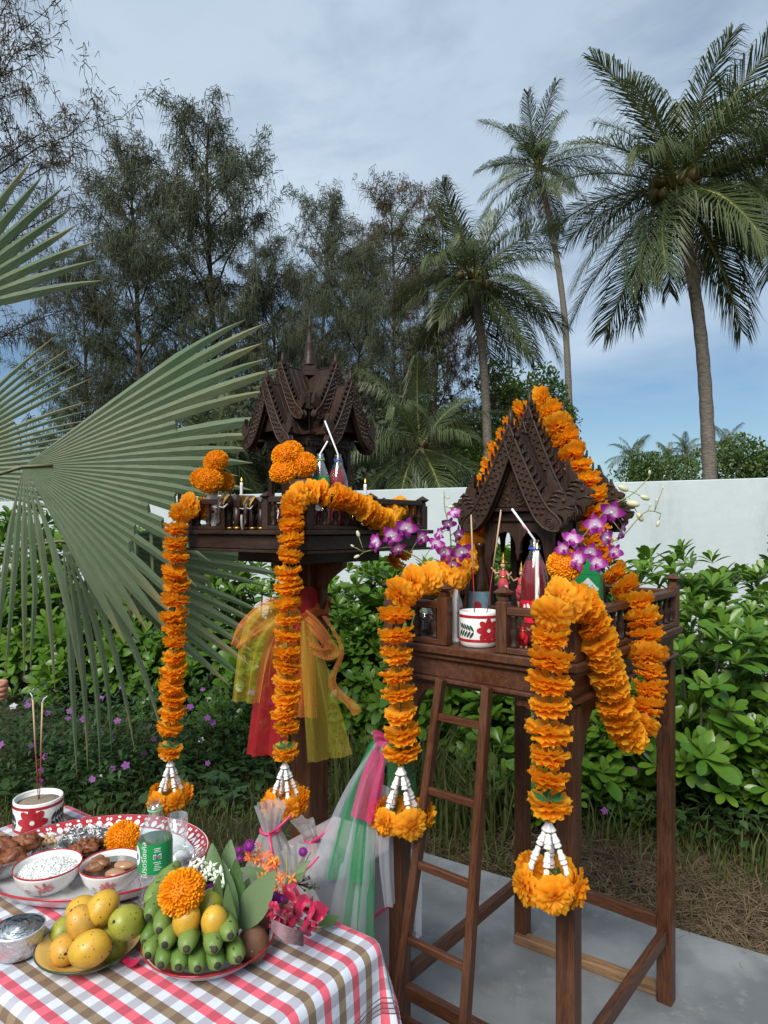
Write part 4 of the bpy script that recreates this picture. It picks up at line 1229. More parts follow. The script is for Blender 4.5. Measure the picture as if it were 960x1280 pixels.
# ------------------------------------------------------------------ taller house on one pillar
LZ = 1.592
sl = thing('spirit_house', 'dark carved wooden spirit house with a spire on a single sash tied pillar', 'spirit house', CL, TH)
m = MB(); m.box((0, 0, .73), (.112, .112, 1.46), bev=.004); m.build('pillar', 'wood_stain', sl)
m = MB(); m.box((0, 0, .03), (.20, .20, .05)); m.build('foot', 'wood_stain', sl)
for k in range(4):                                          # curved brackets up to the deck
    b = MB(); pl = [(0, 0), (.145, 0), (.145, -.02)]
    for q in range(1, 9):
        t = q / 9; pl.append((.145 * (1 - t) * (1 - .35 * math.sin(PI * t)) + .010 * math.sin(3 * PI * t), -.02 - .20 * t ** 1.3))
    pl.append((0, -.24))
    b.prism(pl, -.014, .014, rotz(k * PI / 2) @ Matrix.Translation((.055, 0, 1.462))); b.build('bracket', 'wood_stain', sl)
m = MB(); m.box((0, 0, 1.486), (.42, .42, .046)); m.build('under_frame', 'wood_dark', sl)
m = MB(); m.box((0, 0, LZ - .008), (.745, .745, .016)); m.box((0, 0, LZ - .045), (.705, .705, .056)); m.box((0, 0, LZ - .078), (.725, .725, .010)); m.build('deck', 'wood_dark', sl)
q = .338
posts = [(-q, -q), (q, -q), (-q, q), (q, q), (-.125, -q), (.125, -q), (q, 0), (-q, 0), (-.125, q), (.125, q)]
runs = [(-q, -q, -.125, -q), (.125, -q, q, -q), (q, -q, q, 0), (q, 0, q, q), (-q, -q, -q, 0), (-q, 0, -q, q), (-q, q, -.125, q), (.125, q, q, q)]
railing(sl, q, q, LZ, posts, 'wood_dark', .10, runs)
m = MB(); m.box((0, 0, LZ + .013), (.32, .32, .026)); m.box((0, 0, LZ + .036), (.28, .28, .020)); m.build('plinth', 'wood_dark', sl)
B0 = LZ + .046
for x in (-.112, .112):
    for y in (-.112, .112):
        m = MB(); m.box((x, y, (B0 + 1.955) / 2), (.022, .022, 1.955 - B0), bev=.002); m.build('column', 'wood_dark', sl)
        m = MB(); m.box((x * .52, y * .52, (B0 + 1.955) / 2), (.05, .05, 1.955 - B0), bev=.002); m.build('wall_panel', 'wood_dark', sl)
for k in range(4):
    Mk = rotz(k * PI / 2)
    m = MB(); arch_board(m, -.10, .10, 1.945, .075, .070, -.118, -.106, Mk); m.build('valance', 'wood_carved', sl)
    m = MB(); m.box((0, -.118, 1.955), (.27, .028, .026), M=Mk); fringe(m, -.13, .13, 1.944, 14, .022, -.135, -.131, Mk); m.build('eave_fringe', 'wood_carved', sl)
m = MB(); m.box((0, 0, 1.972), (.30, .30, .014)); m.box((0, 0, 2.06), (.20, .20, .17)); m.build('roof_core', 'wood_dark', sl)
BL_LO = bargeboard(.112, .218, .039, .020, 9, 10, 0, spike=.022).mesh('bargeboard', 'wood_carved')
BL_HI = bargeboard(.100, .192, .037, .020, 8, 9, 0, spike=.020).mesh('bargeboard', 'wood_carved')
for k in range(4):
    Mk = rotz(k * PI / 2)
    for (y, zb, me, Wd, H, yin) in ((-.232, 1.968, BL_LO, .110, .213, -.02), (-.150, 2.075, BL_HI, .098, .188, -.004)):
        for sg in (1, -1):
            link('bargeboard', me, sl, Mk @ Matrix.Translation((0, y, zb)) @ (Matrix.Identity(4) if sg > 0 else Matrix.Rotation(PI, 4, 'Z')))
        roof_slopes('roof', sl, Wd, H - .006, y + .008, yin, zb - .004, 5, Mk)
    m = MB(); m.prism([(-.09, 1.985), (.09, 1.985), (0, 2.15)], -.205, -.197, Mk); m.build('pediment', 'wood_carved', sl)
m = MB()
m.box((0, 0, 2.245), (.075, .075, .03), M=rotz(PI / 4)); m.box((0, 0, 2.268), (.055, .055, .022), M=rotz(PI / 4))
m.lathe([(.030, 2.276), (.033, 2.284), (.026, 2.289), (.031, 2.297), (.024, 2.302), (.028, 2.311), (.021, 2.316), (.025, 2.325), (.019, 2.331), (.021, 2.345), (.016, 2.372), (.018, 2.378),
         (.012, 2.384), (.013, 2.392), (.009, 2.400), (.007, 2.440), (.010, 2.446), (.006, 2.452), (.0045, 2.480), (.0005, 2.515)], 14)
m.build('spire', 'wood_dark', sl)

# ------------------------------------------------------------------ ladder and loose timber
Mr_ = basis(CR, U, W, V((0, 0, 1)))
def rl(x, y, z): return Mr_ @ V((x, y, z))
ta = rl(-.072, -.452, 1.185); tb = rl(.073, -.452, 1.185)
ba = at_z(500, 1268, 0.0); bb = at_z(560, 1345, 0.0)
ba = rl(-.16, -.61, 0); bb = rl(.075, -.61, 0)
lad = thing('ladder', 'thin dark wooden ladder leaning on the lower spirit house', 'ladder', (ba + bb) / 2)
o = lad.location.copy()
for (t_, b_) in ((ta, ba), (tb, bb)):
    d = (t_ - b_); L_ = d.length
    z = d.normalized(); x = U.copy(); x = (x - z * x.dot(z)).normalized(); y = z.cross(x)
    m = MB(); m.box((0, 0, L_ / 2), (.022, .030, L_), M=basis(b_ - o, x, y, z), bev=.003); m.build('stile', 'wood_stain', lad)
for i in range(6):
    t = .085 + i * .166
    p, q_ = ba.lerp(ta, t), bb.lerp(tb, t); d = q_ - p
    m = MB(); m.box((0, 0, 0), (d.length, .016, .020), M=axis_mat((p + q_) / 2 - o, (0, 0, 1)) if False else basis((p + q_) / 2 - o, d.normalized(), V((0, 0, 1)).cross(d.normalized()).normalized(), V((0, 0, 1))), bev=.002)
    m.build('rung', 'wood_stain', lad)
a = at_z(640, 1182, 0); b = at_z(832, 1254, 0)
d = (b - a).normalized()
m = MB(); m.box((0, 0, 0), ((b - a).length, .045, .036), M=None, bev=.005)
# slightly chewed ends
m.build('timber_offcut', 'wood_raw', M=basis((a + b) / 2 + V((.02, .03, .018)), d, V((-d.y, d.x, 0)), V((0, 0, 1))),
        label='raw length of timber lying on the concrete at the rear legs', cat='timber')
# ================================================================== flower strands
def carnation(seed):
    rr = random.Random(seed); m = MB(); tone = rr.uniform(-.25, .35)
    for (n, el0, Rr, z0) in ((8, 16, 1.0, .0), (7, 30, 1.0, .04), (7, 46, .96, .08), (6, 62, .88, .12), (4, 80, .74, .16)):
        a0 = rr.random() * 6
        for i in range(n):
            a = a0 + i * 2 * PI / n + rr.uniform(-.12, .12); wd = 2 * PI / n * rr.uniform(1.15, 1.5)
            el = R(el0 + rr.uniform(-9, 9)); Rp = Rr * rr.uniform(.88, 1.1)
            vs = []; fs = []; NC = 8; fz = rr.random() * 6
            for k, rf in enumerate((.10, .52, .86, 1.0)):
                for j in range(NC + 1):
                    s = j / NC - .5
                    aa = a + s * wd * (1.0 if k else .8)
                    q = rf * Rp * (1 - .13 * (2 * s) ** 2 * (k > 1))
                    if k == 3: q *= 1 + (.030 if j % 2 else -.030) + rr.uniform(-.02, .02)
                    e2 = el - R(26) * rf * rf
                    rad = q * math.cos(e2); z = z0 + q * math.sin(e2) * .92 + (.075 * rf * math.sin(s * 13 + fz) + .022 * rf * (1 if j % 2 else -1)) * (1 if k else 0)
                    vs.append((rad * math.cos(aa), rad * math.sin(aa), z))
            w = NC + 1
            for k in range(3):
                for j in range(NC): fs.append((k * w + j, k * w + j + 1, (k + 1) * w + j + 1, (k + 1) * w + j))
            c = rr.random()
            m.add(vs, fs, None, [min(1, max(0, tone + c * .6 + .4 * (k // w) / 3)) for k in range(len(vs))], smooth=True)
    return m.mesh('flower', 'petal_orange')
CARN = [carnation(s) for s in range(10)]
bud = MB()
bud.lathe([(.0015, 0), (.0045, -.002), (.0042, -.006), (.0060, -.013), (.0068, -.015), (.0030, -.0155)], 7)
BUD = bud.mesh('bud', 'white_plastic')
bead = MB(); bead.ball((0, 0, 0), .0034, 8, 6); BEAD = bead.mesh('bead', 'gold')
col_ = MB()
for k in range(6):
    a = k * 2 * PI / 6
    col_.add([(.004, 0, 0), (.022, -.010, .004), (.046, 0, -.004), (.022, .010, .004)], [(0, 1, 2), (0, 2, 3)], M=Matrix.Rotation(a, 4, 'Z') @ Matrix.Rotation(.25, 4, 'Y'))
CALYX = col_.mesh('calyx', 'leaf_cloth')
FRAD = 0.0505
def put_flower(root, o, p, d, s, rr):
    return link('flower', CARN[rr.randrange(len(CARN))], root, axis_mat(V(p) - o, d, rr.random() * 6.28, s) @ Matrix.Diagonal((rr.uniform(.92, 1.06), rr.uniform(.92, 1.06), rr.uniform(.78, 1.18), 1)))
def pendant(root, o, p, rr, sc=1.0, spread=1.0, seedrot=0.0):
    """collar, one flower, bud strings and the ring of flowers at the end of a strand; p = where the strand ends"""
    p = V(p)
    m = MB(); m.tube([p - o + V((0, 0, .02)), p - o - V((0, 0, .03 * sc))], .002, 5); m.build('string', 'leaf_cloth', root)
    link('calyx', CALYX, root, axis_mat(p - o - V((0, 0, .010 * sc)), (0, 0, -1), rr.random(), sc))
    put_flower(root, o, p - V((0, 0, .016 * sc)), (rr.uniform(-.1, .1), rr.uniform(-.1, .1), -1), FRAD * .96 * sc, rr)
    t0 = p - V((0, 0, .058 * sc))
    for k in range(4):
        a = seedrot + k * PI / 2 + .3
        e = t0 + V((math.cos(a) * .036 * spread, math.sin(a) * .036 * spread, -.118)) * sc
        m = MB(); m.tube([t0 - o + V((0, 0, .02 * sc)), e - o - V((0, 0, .015))], .0011, 4); st = m.build('tassel_string', 'thread', root)
        for i, f in enumerate((.02, .22, .30, .52, .60, .80, .88)):
            q = t0.lerp(e, f)
            if f in (.22, .52, .80): link('bead', BEAD, st, Matrix.Translation(q - o + V((0, 0, .004))) @ Matrix.Scale(sc, 4))
            link('bud', BUD, st, axis_mat(q - o, t0 - e, rr.random() * 6, sc * 1.45))
    c = t0 - V((0, 0, .132)) * sc
    for k in range(5):
        a = seedrot + k * 2 * PI / 5
        d = V((math.cos(a), math.sin(a), -.25)).normalized()
        q = c + V((math.cos(a), math.sin(a), 0)) * .040 * sc * spread + V((0, 0, rr.uniform(-.016, .004)))
        fl = put_flower(root, o, q, d, FRAD * rr.uniform(.80, .96) * sc, rr)
        if k % 2 == 0: link('calyx', CALYX, root, axis_mat(q - o - d * .004, d, rr.random(), .62 * sc))
def strand(root, o, ctrl, spacing, rr, sc=1.0, down=True):
    n0 = 200
    pts, ln = spline(ctrl, n0)
    n = max(2, int(round(ln / spacing)))
    pts, ln = spline(ctrl, n + 1)
    m = MB(); m.tube([p - o for p in pts], .002, 5); m.build('string', 'leaf_cloth', root)
    for i in range(n + 1):
        a = pts[max(0, i - 1)]; b = pts[min(n, i + 1)]
        d = (b - a).normalized()
        if d.z > .12: d = -d
        d = d + V((rr.uniform(-.24, .24), rr.uniform(-.24, .24), rr.uniform(-.15, .15)))
        put_flower(root, o, pts[i] + V((rr.uniform(-.004, .004),) * 3), d, FRAD * sc * rr.uniform(.92, 1.06), rr)
rr = random.Random(4)
def rlm(x, y, z): return Mr_ @ V((x, y, z))
# long strand of the lower house: hangs at one corner, climbs the roof, loops at the railing, hangs at the other corner
gA = rlm(-.205, -.475, DZ)
gr = thing('flower_garland', 'long orange cloth marigold garland over the roof of the lower spirit house', 'garland', gA)
o = gA.copy()
sA_top = at(512, 732, 1.90); sA_bot = at(503, 912, 1.87)
strand(gr, o, [at(552, 724, 1.98), at(530, 726, 1.93), sA_top, at(497, 752, 1.87), at(495, 800, 1.865), at(499, 860, 1.865), sA_bot], .052, rr, 1.0)
pendant(gr, o, at(501, 930, 1.865), rr, 1.03, 1.25, .2)
strand(gr, o, [at(556, 722, 1.99), at(580, 706, 2.12), at(592, 680, 2.20), at(596, 650, 2.24), at(606, 622, 2.26), rlm(-.172, -.02, 1.765), rlm(-.112, -.02, 1.885), rlm(-.030, 0, 2.000), rlm(.020, 0, 1.985), rlm(.095, .0, 1.850), rlm(.155, .0, 1.735),
                    at(744, 640, 2.05), at(744, 668, 2.04), at(752, 698, 2.02), at(770, 722, 2.00), at(790, 742, 1.97), at(804, 775, 1.94), at(811, 815, 1.91), at(811, 860, 1.88), at(803, 900, 1.85), at(789, 921, 1.82),
                    at(776, 902, 1.79), at(766, 868, 1.75), at(757, 832, 1.72), at(750, 802, 1.69), at(742, 780, 1.68), at(731, 762, 1.665), at(714, 752, 1.635), at(699, 748, 1.595), at(690, 764, 1.565)], .050, rr, 1.0)
strand(gr, o, [at(689, 790, 1.558), at(688, 850, 1.555), at(687, 910, 1.553), at(686, 968, 1.55)], .050, rr, 1.0)
pendant(gr, o, at(686, 994, 1.55), rr, 1.0, 1.2, .9)
# strands of the taller house
gB = at(220, 640, 2.72)
g1 = thing('flower_garland', 'orange cloth marigold garland hanging from the railing corner at the fan palm', 'garland', gB); o = gB.copy()
strand(g1, o, [at(252, 636, 2.80), at(240, 632, 2.77), at(227, 640, 2.72), at(221, 668, 2.70), at(219, 730, 2.695), at(217, 800, 2.69), at(215, 858, 2.69), at(213, 908, 2.69)], .0565, rr, 1.05)
pendant(g1, o, at(213, 930, 2.69), rr, 1.08, 1.2, .4)
gC = at(360, 640, 2.36)
g2 = thing('flower_garland', 'orange cloth marigold garland draped over two sides of the taller spirit house railing', 'garland', gC); o = gC.copy()
strand(g2, o, [at(496, 700, 3.02), at(512, 668, 3.02), at(510, 640, 2.98), at(496, 636, 2.86), at(482, 652, 2.66), at(468, 645, 2.58), at(450, 632, 2.52), at(428, 622, 2.47), at(402, 615, 2.42), at(378, 618, 2.37), at(366, 632, 2.33), at(363, 655, 2.315)], .045, rr, 1.0)
strand(g2, o, [at(362, 672, 2.312), at(361, 740, 2.31), at(360, 800, 2.31), at(358, 860, 2.31), at(357, 908, 2.31)], .052, rr, 1.0)
pendant(g2, o, at(356, 931, 2.31), rr, .98, 1.2, .1)

# ------------------------------------------------------------------ real marigold heads
def pom(seed, flat=.82):
    rr = random.Random(seed); m = MB()
    n = 520
    m.ball((0, 0, 0), (.84, .84, .84 * flat), 14, 10, r=.0)
    for i in range(n):
        z = 1 - 2 * (i + .5) / n; a = i * 2.39996
        d = V((math.sqrt(1 - z * z) * math.cos(a), math.sqrt(1 - z * z) * math.sin(a), z))
        p = V((d.x, d.y, d.z * flat)); x = d.orthogonal().normalized(); x = Matrix.Rotation(rr.random() * 6.28, 3, d) @ x; y = d.cross(x)
        s = rr.uniform(.062, .090); h = rr.uniform(.90, 1.01)
        b = p * .74; t = p * h
        m.add([b - x * s * .5, t - x * s - y * s * .35, t + d * .03 + y * s * .25, t + x * s - y * s * .35, b + x * s * .5], [(0, 1, 2), (0, 2, 4), (4, 2, 3)], None, [.0, .7 + .3 * rr.random(), rr.random(), .7 + .3 * rr.random(), .0])
    return m.mesh('marigold_head', 'petal_marigold')
POM = [pom(1), pom(2), pom(3, .72)]
pbr('ceramic', (0.80, 0.80, 0.77), (0.74, 0.74, 0.71), 14, rough=0.16, coat=0.3)
pbr('glaze_red', (0.42, 0.022, 0.03), (0.33, 0.015, 0.022), 40, rough=0.22, coat=0.3)
pbr('glaze_green', (0.022, 0.052, 0.032), rough=0.25)
pbr('glaze_pink', (0.62, 0.16, 0.19), (0.72, 0.34, 0.34), 60, rough=0.25)
pbr('glaze_tan', (0.50, 0.38, 0.28), rough=0.3)
pbr('sand', (0.27, 0.215, 0.16), (0.20, 0.155, 0.11), 160, rough=0.95, bump=.5, bscale=400)
pbr('wax', (0.84, 0.83, 0.78), rough=0.45, transl=.15)
pbr('flame', (1.0, .55, .12), rough=.5, emit=((1.0, .45, .08), 3.0))
pbr('incense_tan', (0.48, 0.34, 0.20), rough=0.9)
pbr('incense_red', (0.30, 0.015, 0.02), rough=0.6)
pbr('ash', (0.62, 0.62, 0.60), rough=0.9)
pbr('straw_white', (0.80, 0.80, 0.80), rough=0.3)
pbr('straw_pink', (0.62, 0.28, 0.32), rough=0.3)
pbr('cap_blue', (0.035, 0.10, 0.52), rough=0.3)
pbr('cap_green', (0.16, 0.42, 0.20), rough=0.3)
pbr('label_green', (0.012, 0.26, 0.075), rough=0.3)
pbr('label_white', (0.80, 0.82, 0.80), rough=0.4)
pbr('label_red', (0.62, 0.008, 0.03), rough=0.3)
pbr('label_blue', (0.11, 0.22, 0.28), (0.16, 0.28, 0.33), 80, rough=0.4)
pbr('ink', (0.02, 0.02, 0.025), rough=0.4)
clear('pet', (0.90, 0.93, 0.93), .20, .08, .07)
clear('glass', (0.93, 0.95, 0.95), .05, .02, .02)
clear('red_drink', (0.55, 0.010, 0.025), .05, .05, .0)
pbr('red_liquid', (0.19, 0.002, 0.010), rough=0.25, spec=.2)
pbr('beer_glass', (0.026, 0.011, 0.005), rough=0.12, spec=.4)
pbr('green_liquid', (0.10, 0.30, 0.17), rough=0.15)

def decal(m, pts, r, th0, z0, mi, off=.0007, taper=None):
    """flat shape (s along the girth, z up) laid on a round wall of radius r (or r(z))"""
    rf = r if callable(r) else (lambda z: r)
    n = len(pts); c = (sum(p[0] for p in pts) / n, sum(p[1] for p in pts) / n)
    vs = []
    for s, z in [c] + list(pts):
        R_ = rf(z0 + z) + off; a = th0 + s / rf(z0 + z)
        vs.append((R_ * math.cos(a), R_ * math.sin(a), z0 + z))
    m.add(vs, [(0, 1 + k, 1 + (k + 1) % n) for k in range(n)], m=mi)
def oval(cx, cz, a, b, rot=0, n=10, point=0.0):
    out = []
    for k in range(n):
        t = 2 * PI * k / n; x = a * math.cos(t); y = b * math.sin(t) * (1 - point * math.cos(t))
        out.append((cx + x * math.cos(rot) - y * math.sin(rot), cz + x * math.sin(rot) + y * math.cos(rot)))
    return out
def flower_pot(name, label, cat, loc, r, h, face, sticks=(), group=None, z_sand=.012, smoke=False):
    """white enamelled mug of sand with a painted red flower; face = direction (world angle) the flower looks to"""
    t = thing(name, label, cat, loc, 0, group)
    m = MB()
    m.lathe([(r * .86, .0), (r * .93, .004), (r, .016), (r, h - .003), (r * .985, h), (r * .93, h), (r * .92, h - .004), (r * .92, h - z_sand - .008)], 40)
    body = m.build('mug', 'ceramic', t)
    d = MB()
    d.lathe([(r + .0006, h - .016), (r + .0009, h - .012), (r + .0006, h - .008)], 40, caps=False); d.lathe([(r + .0006, .016), (r + .0009, .020), (r + .0006, .024)], 40, caps=False)
    d.build('painted_band', 'glaze_red', body, kind='stuff')
    d = MB(); ph = face
    for k in range(8):
        a = k * PI / 4; decal(d, oval(math.cos(a) * r * .36, math.sin(a) * r * .36, r * .27, r * .165, a), r, ph, h * .5, 0, .0010 + .0002 * (k % 2))
    d.build('painted_flower', 'glaze_red', body, kind='stuff')
    d = MB()
    for sg in (-1, 1):
        for k in range(5):
            s = sg * r * (.82 + .17 * k); 
            for up in (-1, 1):
                decal(d, oval(s + sg * r * .05, up * r * .17 + r * .05 * k * .5, r * .19, r * .062, up * sg * 1.0 + (0 if sg > 0 else 0)), r, ph, h * .46, 0, .0009)
    d.build('painted_leaf', 'glaze_green', body, kind='stuff')
    d = MB(); d.lathe([(r * .925, h - z_sand - .004), (r * .5, h - z_sand + .003), (.0001, h - z_sand + .004)], 24); d.build('sand', 'sand', t)
    for (dx, dy, tip, red) in sticks:
        s = thing('incense_stick', None, None) if False else None
    return t
def incense(base, tip, red=.42, label='', bend=0.0):
    base, tip = V(base), V(tip)
    t = thing('incense_stick', label, 'incense', base, 0, 'incense sticks')
    md = base.lerp(tip, red)
    m = MB(); m.tube([V((0, 0, -.02)) * 0 , md - base], .0013, 6); m.build('stick', 'incense_red', t)
    m = MB(); m.tube([md - base, tip - base], .0024, 7); m.build('coating', 'incense_tan', t)
    m = MB(); e = tip - base; m.tube([e, e + V((bend * .3, 0, .010)), e + V((bend, 0, .018))] if bend else [e, e + V((0, 0, .003)), e + V((.0, 0, .006))], [.0022, .0018, .0012], 6); m.build('ash_tip', 'ash', t)
def candle(loc, h, r, label, lit=True):
    t = thing('candle', label, 'candle', loc, 0, 'white candles')
    rr_ = random.Random(h * 1000)
    m = MB(); m.lathe([(r * 2.1, 0), (r * 1.6, .006), (r * 1.05, .014), (r, .03), (r * .98, h * .7), (r * 1.04, h * .93), (r * .95, h), (.0005, h - .002)], 14)
    for k in range(3):
        a = rr_.random() * 6.28; z = rr_.uniform(.6, .97) * h
        m.tube([(r * math.cos(a), r * math.sin(a), z), (r * 1.08 * math.cos(a), r * 1.08 * math.sin(a), z - .02), (r * 1.1 * math.cos(a), r * 1.1 * math.sin(a), z - .045)], [.0012, .002, .003], 5)
    m.build('wax', 'wax', t)
    m = MB(); m.tube([(0, 0, h - .002), (.001, 0, h + .007)], .0009, 5); m.build('wick', 'ink', t)
    if lit:
        m = MB(); m.lathe([(.0002, h + .004), (.0018, h + .007), (.0024, h + .010), (.0014, h + .016), (.0002, h + .021)], 10); m.build('flame', 'flame', t)
def vase(loc, h, rz, label):
    t = thing('vase', label, 'vase', loc, rz, 'white vases')
    m = MB()
    pr = [(.026, 0), (.030, .004), (.029, .010), (.024, .018), (.034, .052), (.038, .075), (.034, .100), (.024, .130), (.022, .145), (.028, .168), (.040, .188), (.0385, .189), (.026, .168), (.019, .148)]
    pr = [(a, b * h / .19) for a, b in pr]
    m.lathe(pr, 26); b = m.build('body', 'ceramic', t)
    rf = lambda z: np.interp(z, [p[1] for p in pr[:11]], [p[0] for p in pr[:11]])
    d = MB()
    for a0 in (-2.2, -1.0, 0.4, 2.0):
        decal(d, oval(0, 0, .008, .012), rf, a0, .165 * h / .19, 0, .0012)
        for k in range(5):
            a = k * 2 * PI / 5; decal(d, oval(math.cos(a) * .012, math.sin(a) * .012, .010, .007, a), rf, a0 + .2, .075 * h / .19, 0, .0014)
    d.build('painted_flower', 'glaze_red', b, kind='stuff')
    return t
def pom_at(p, r, label, tilt=(0, 0, 1), k=0, stem=None, group='fresh marigolds'):
    p = V(p)
    t = thing('marigold', label, 'flower', p, 0, group)
    link('flower_head', POM[k % 3], t, axis_mat((0, 0, 0), tilt, k * 1.7, r))
    if stem is not None:
        m = MB(); m.tube([(0, 0, -r * .3), (V(stem) - p) * .5 + V((.004, 0, 0)), V(stem) - p], .003, 6); m.build('stem', 'shrub_stem', t)
clear('pet_thin', (0.95, 0.96, 0.96), .07, .06, .015)
def bottle(loc, h, r, label, liquid, level, cap, labmat, straw=None, name='drink_bottle', cat='bottle', waist=.86, lab=(.34, .58), wz=.30):
    t = thing(name, label, cat, loc)
    prof = [(r * .70, 0), (r * .93, .006), (r, .018), (r, h * (wz - .12)), (r * waist, h * wz), (r * .98, h * (wz + .06)), (r, h * (wz + .09)), (r, h * .60), (r * .97, h * .64), (r * .80, h * .74), (r * .55, h * .83), (r * .38, h * .885), (r * .34, h * .90), (r * .34, h * .93), (r * .42, h * .932), (r * .42, h * .945), (r * .33, h * .95), (r * .33, h)]
    m = MB(); m.lathe(prof, 28); me = m
    # open mouth: drop the top cap
    me.f.pop(); me.m.pop(); me.sm.pop()
    b = me.build('body', 'pet_thin' if liquid else 'pet', t)
    if liquid:
        inn = [(max(.001, a - .0016), z + .002) for a, z in prof if z < h * level]
        rl_ = np.interp(h * level, [p[1] for p in prof], [p[0] for p in prof]) - .0016
        m = MB(); m.lathe(inn + [(rl_, h * level), (.0005, h * level)], 28); m.build('drink', liquid, t)
    if labmat:
        m = MB(); rf = lambda z: float(np.interp(z, [p[1] for p in prof], [p[0] for p in prof]))
        m.lathe([(rf(h * lerp(lab[0], lab[1], k / 6)) + .0007, h * lerp(lab[0], lab[1], k / 6)) for k in range(7)], 28)
        m.f = m.f[:-2]; m.m = m.m[:-2]; m.sm = m.sm[:-2]
        m.build('label', labmat, t)
    m = MB(); m.lathe([(r * .36, h * .904), (r * .45, h * .908), (r * .45, h * .922), (r * .36, h * .926)], 20, caps=False); m.build('neck_ring', cap, t)
    if straw:
        p0, p1 = V(straw[0]), V(straw[1])
        s = MB(); s.tube([V((0, 0, h * .25)) + (p0 - V((0, 0, h))) * .0, p0, p1], .0032, 8); s.build('straw', straw[2], t)
    return t, prof
# ================================================================== offerings on the lower house
def rd(x, y, z=0.0): return Mr_ @ V((x, y, DZ + z))
flower_pot('incense_pot', 'white enamel mug of sand with red flower between the railing posts of the lower house', 'incense pot', rd(-.018, -.345), .055, .098, -1.2)
b0 = rd(-.025, -.345, .085)
incense(b0 + V((-.006, 0, 0)), at(589, 646, 1.97), .46, 'thin incense stick leaning beside the orchids, over the mug with the red flower')
incense(b0 + V((.030, .012, 0)), at(626, 640, 1.96), .46, 'thin incense stick standing straight before the porch arch')
candle(rd(-.105, -.335), .185, .0075, 'white dripping candle beside the mug on the lower house', lit=False)
candle(rd(.150, -.322), .270, .0055, 'lit slim white candle beside the big red drink bottle')
vase(rd(-.165, -.265), .195, .4, 'white vase of orchids by the strand at the ladder side of the lower house')
vase(rd(.205, -.268), .215, 2.0, 'white vase with red dots holding orchids and one marigold head')
pom_at(at(706, 706, 1.80), .048, 'single flat marigold head at the lip of the orchid vase', (-.25, -.75, .6), 2, stem=rd(.205, -.268, .20))
# drink bottles
bt, pf = bottle(rd(.098, -.235), .298, .039, 'tall bottle of red drink with blue ring and straw on the lower house', 'red_liquid', .80, 'cap_blue', 'label_red',
                (V((0, 0, .298)), V((-.068, -.02, .385)), 'straw_white'), lab=(.22, .43))
d = MB(); rf_ = lambda z: float(np.interp(z, [p[1] for p in pf], [p[0] for p in pf]))
for k in range(6):
    decal(d, oval(-.030 + k * .012, .004 * math.sin(k * 2.1), .0042, .010, .3 * math.sin(k)), rf_, -1.75, .108, 0, .0018)
d.build('lettering', 'label_white', bt)
m = MB(); m.tube([(-.022, -.006, .322), (-.035, -.010, .340)], .0034, 8); m.build('straw_stripe', 'straw_pink', bt)
# beer bottle
bb_ = thing('beer_bottle', 'brown glass beer bottle with blue label behind the orchid vase', 'bottle', rd(-.125, -.165))
m = MB(); m.lathe([(.030, 0), (.034, .006), (.0345, .15), (.031, .175), (.018, .215), (.0145, .235), (.0135, .268), (.0155, .270), (.0155, .283), (.0125, .285)], 24); b_ = m.build('body', 'beer_glass', bb_)
m = MB(); m.lathe([(.0352, .045), (.0354, .07), (.0354, .12), (.0352, .135)], 24); m.f = m.f[:-2]; m.m = m.m[:-2]; m.sm = m.sm[:-2]; lb = m.build('label', 'label_blue', bb_)
d = MB(); decal(d, oval(0, 0, .013, .016), .0354, -1.9, .09, 0, .0006); d.build('label_emblem', 'incense_red', lb)
# carton with a white diamond
ct = thing('drink_carton', 'green drink carton with white diamond behind the orchid vase', 'carton', rd(.215, -.125), TH + .25)
m = MB(); m.box((0, 0, .10), (.066, .066, .20), bev=.002); m.prism([(-.033, .200), (.033, .200), (.006, .232), (-.006, .232)], -.033, .033); m.prism([(-.005, .231), (.005, .231), (.005, .246), (-.005, .246)], -.033, .033)
cb = m.build('box', 'label_green', ct)
m = MB(); m.add([(-.030, -.0338, .160), (0, -.0338, .128), (.030, -.0338, .160), (0, -.0338, .192)], [(0, 1, 2, 3)]); m.build('label', 'label_white', cb)
def text_mesh(s, size, mat):
    cu = bpy.data.curves.new('lettering', 'FONT'); cu.body = s; cu.size = size; cu.align_x = 'CENTER'; cu.align_y = 'CENTER'
    ob = bpy.data.objects.new('lettering', cu); COL.objects.link(ob)
    dg = bpy.context.evaluated_depsgraph_get()
    me = bpy.data.meshes.new_from_object(ob.evaluated_get(dg))
    bpy.data.objects.remove(ob); me.materials.clear(); me.materials.append(MAT[mat])
    return me
tm_ = text_mesh('wú', .030, 'label_green')
o_ = link('lettering', tm_, cb, Matrix.Translation((0, -.0345, .161)) @ Matrix.Rotation(PI / 2, 4, 'X'))
# small clear tumbler at the railing
def tumbler(loc, r, h, label, fill=None, lev=.4):
    t = thing('glass_tumbler', label, 'glass', loc)
    m = MB(); m.lathe([(r * .78, 0), (r * .80, .003), (r, h), (r * .965, h), (r * .77, .006), (.0005, .006)], 24); m.build('glass', 'glass', t)
    if fill: m = MB(); m.lathe([(r * .75, .007), (lerp(r * .76, r * .95, lev), h * lev), (.0005, h * lev)], 20); m.build('drink', fill, t)
tumbler(rd(.245, -.04), .032, .11, 'clear tumbler behind the flower strand at the railing of the lower house')
tumbler(at_z(594, 0, 0) if False else rd(-.235, -.30), .030, .085, 'brown drink in a small tumbler at the ladder side railing', 'beer_glass', .8)

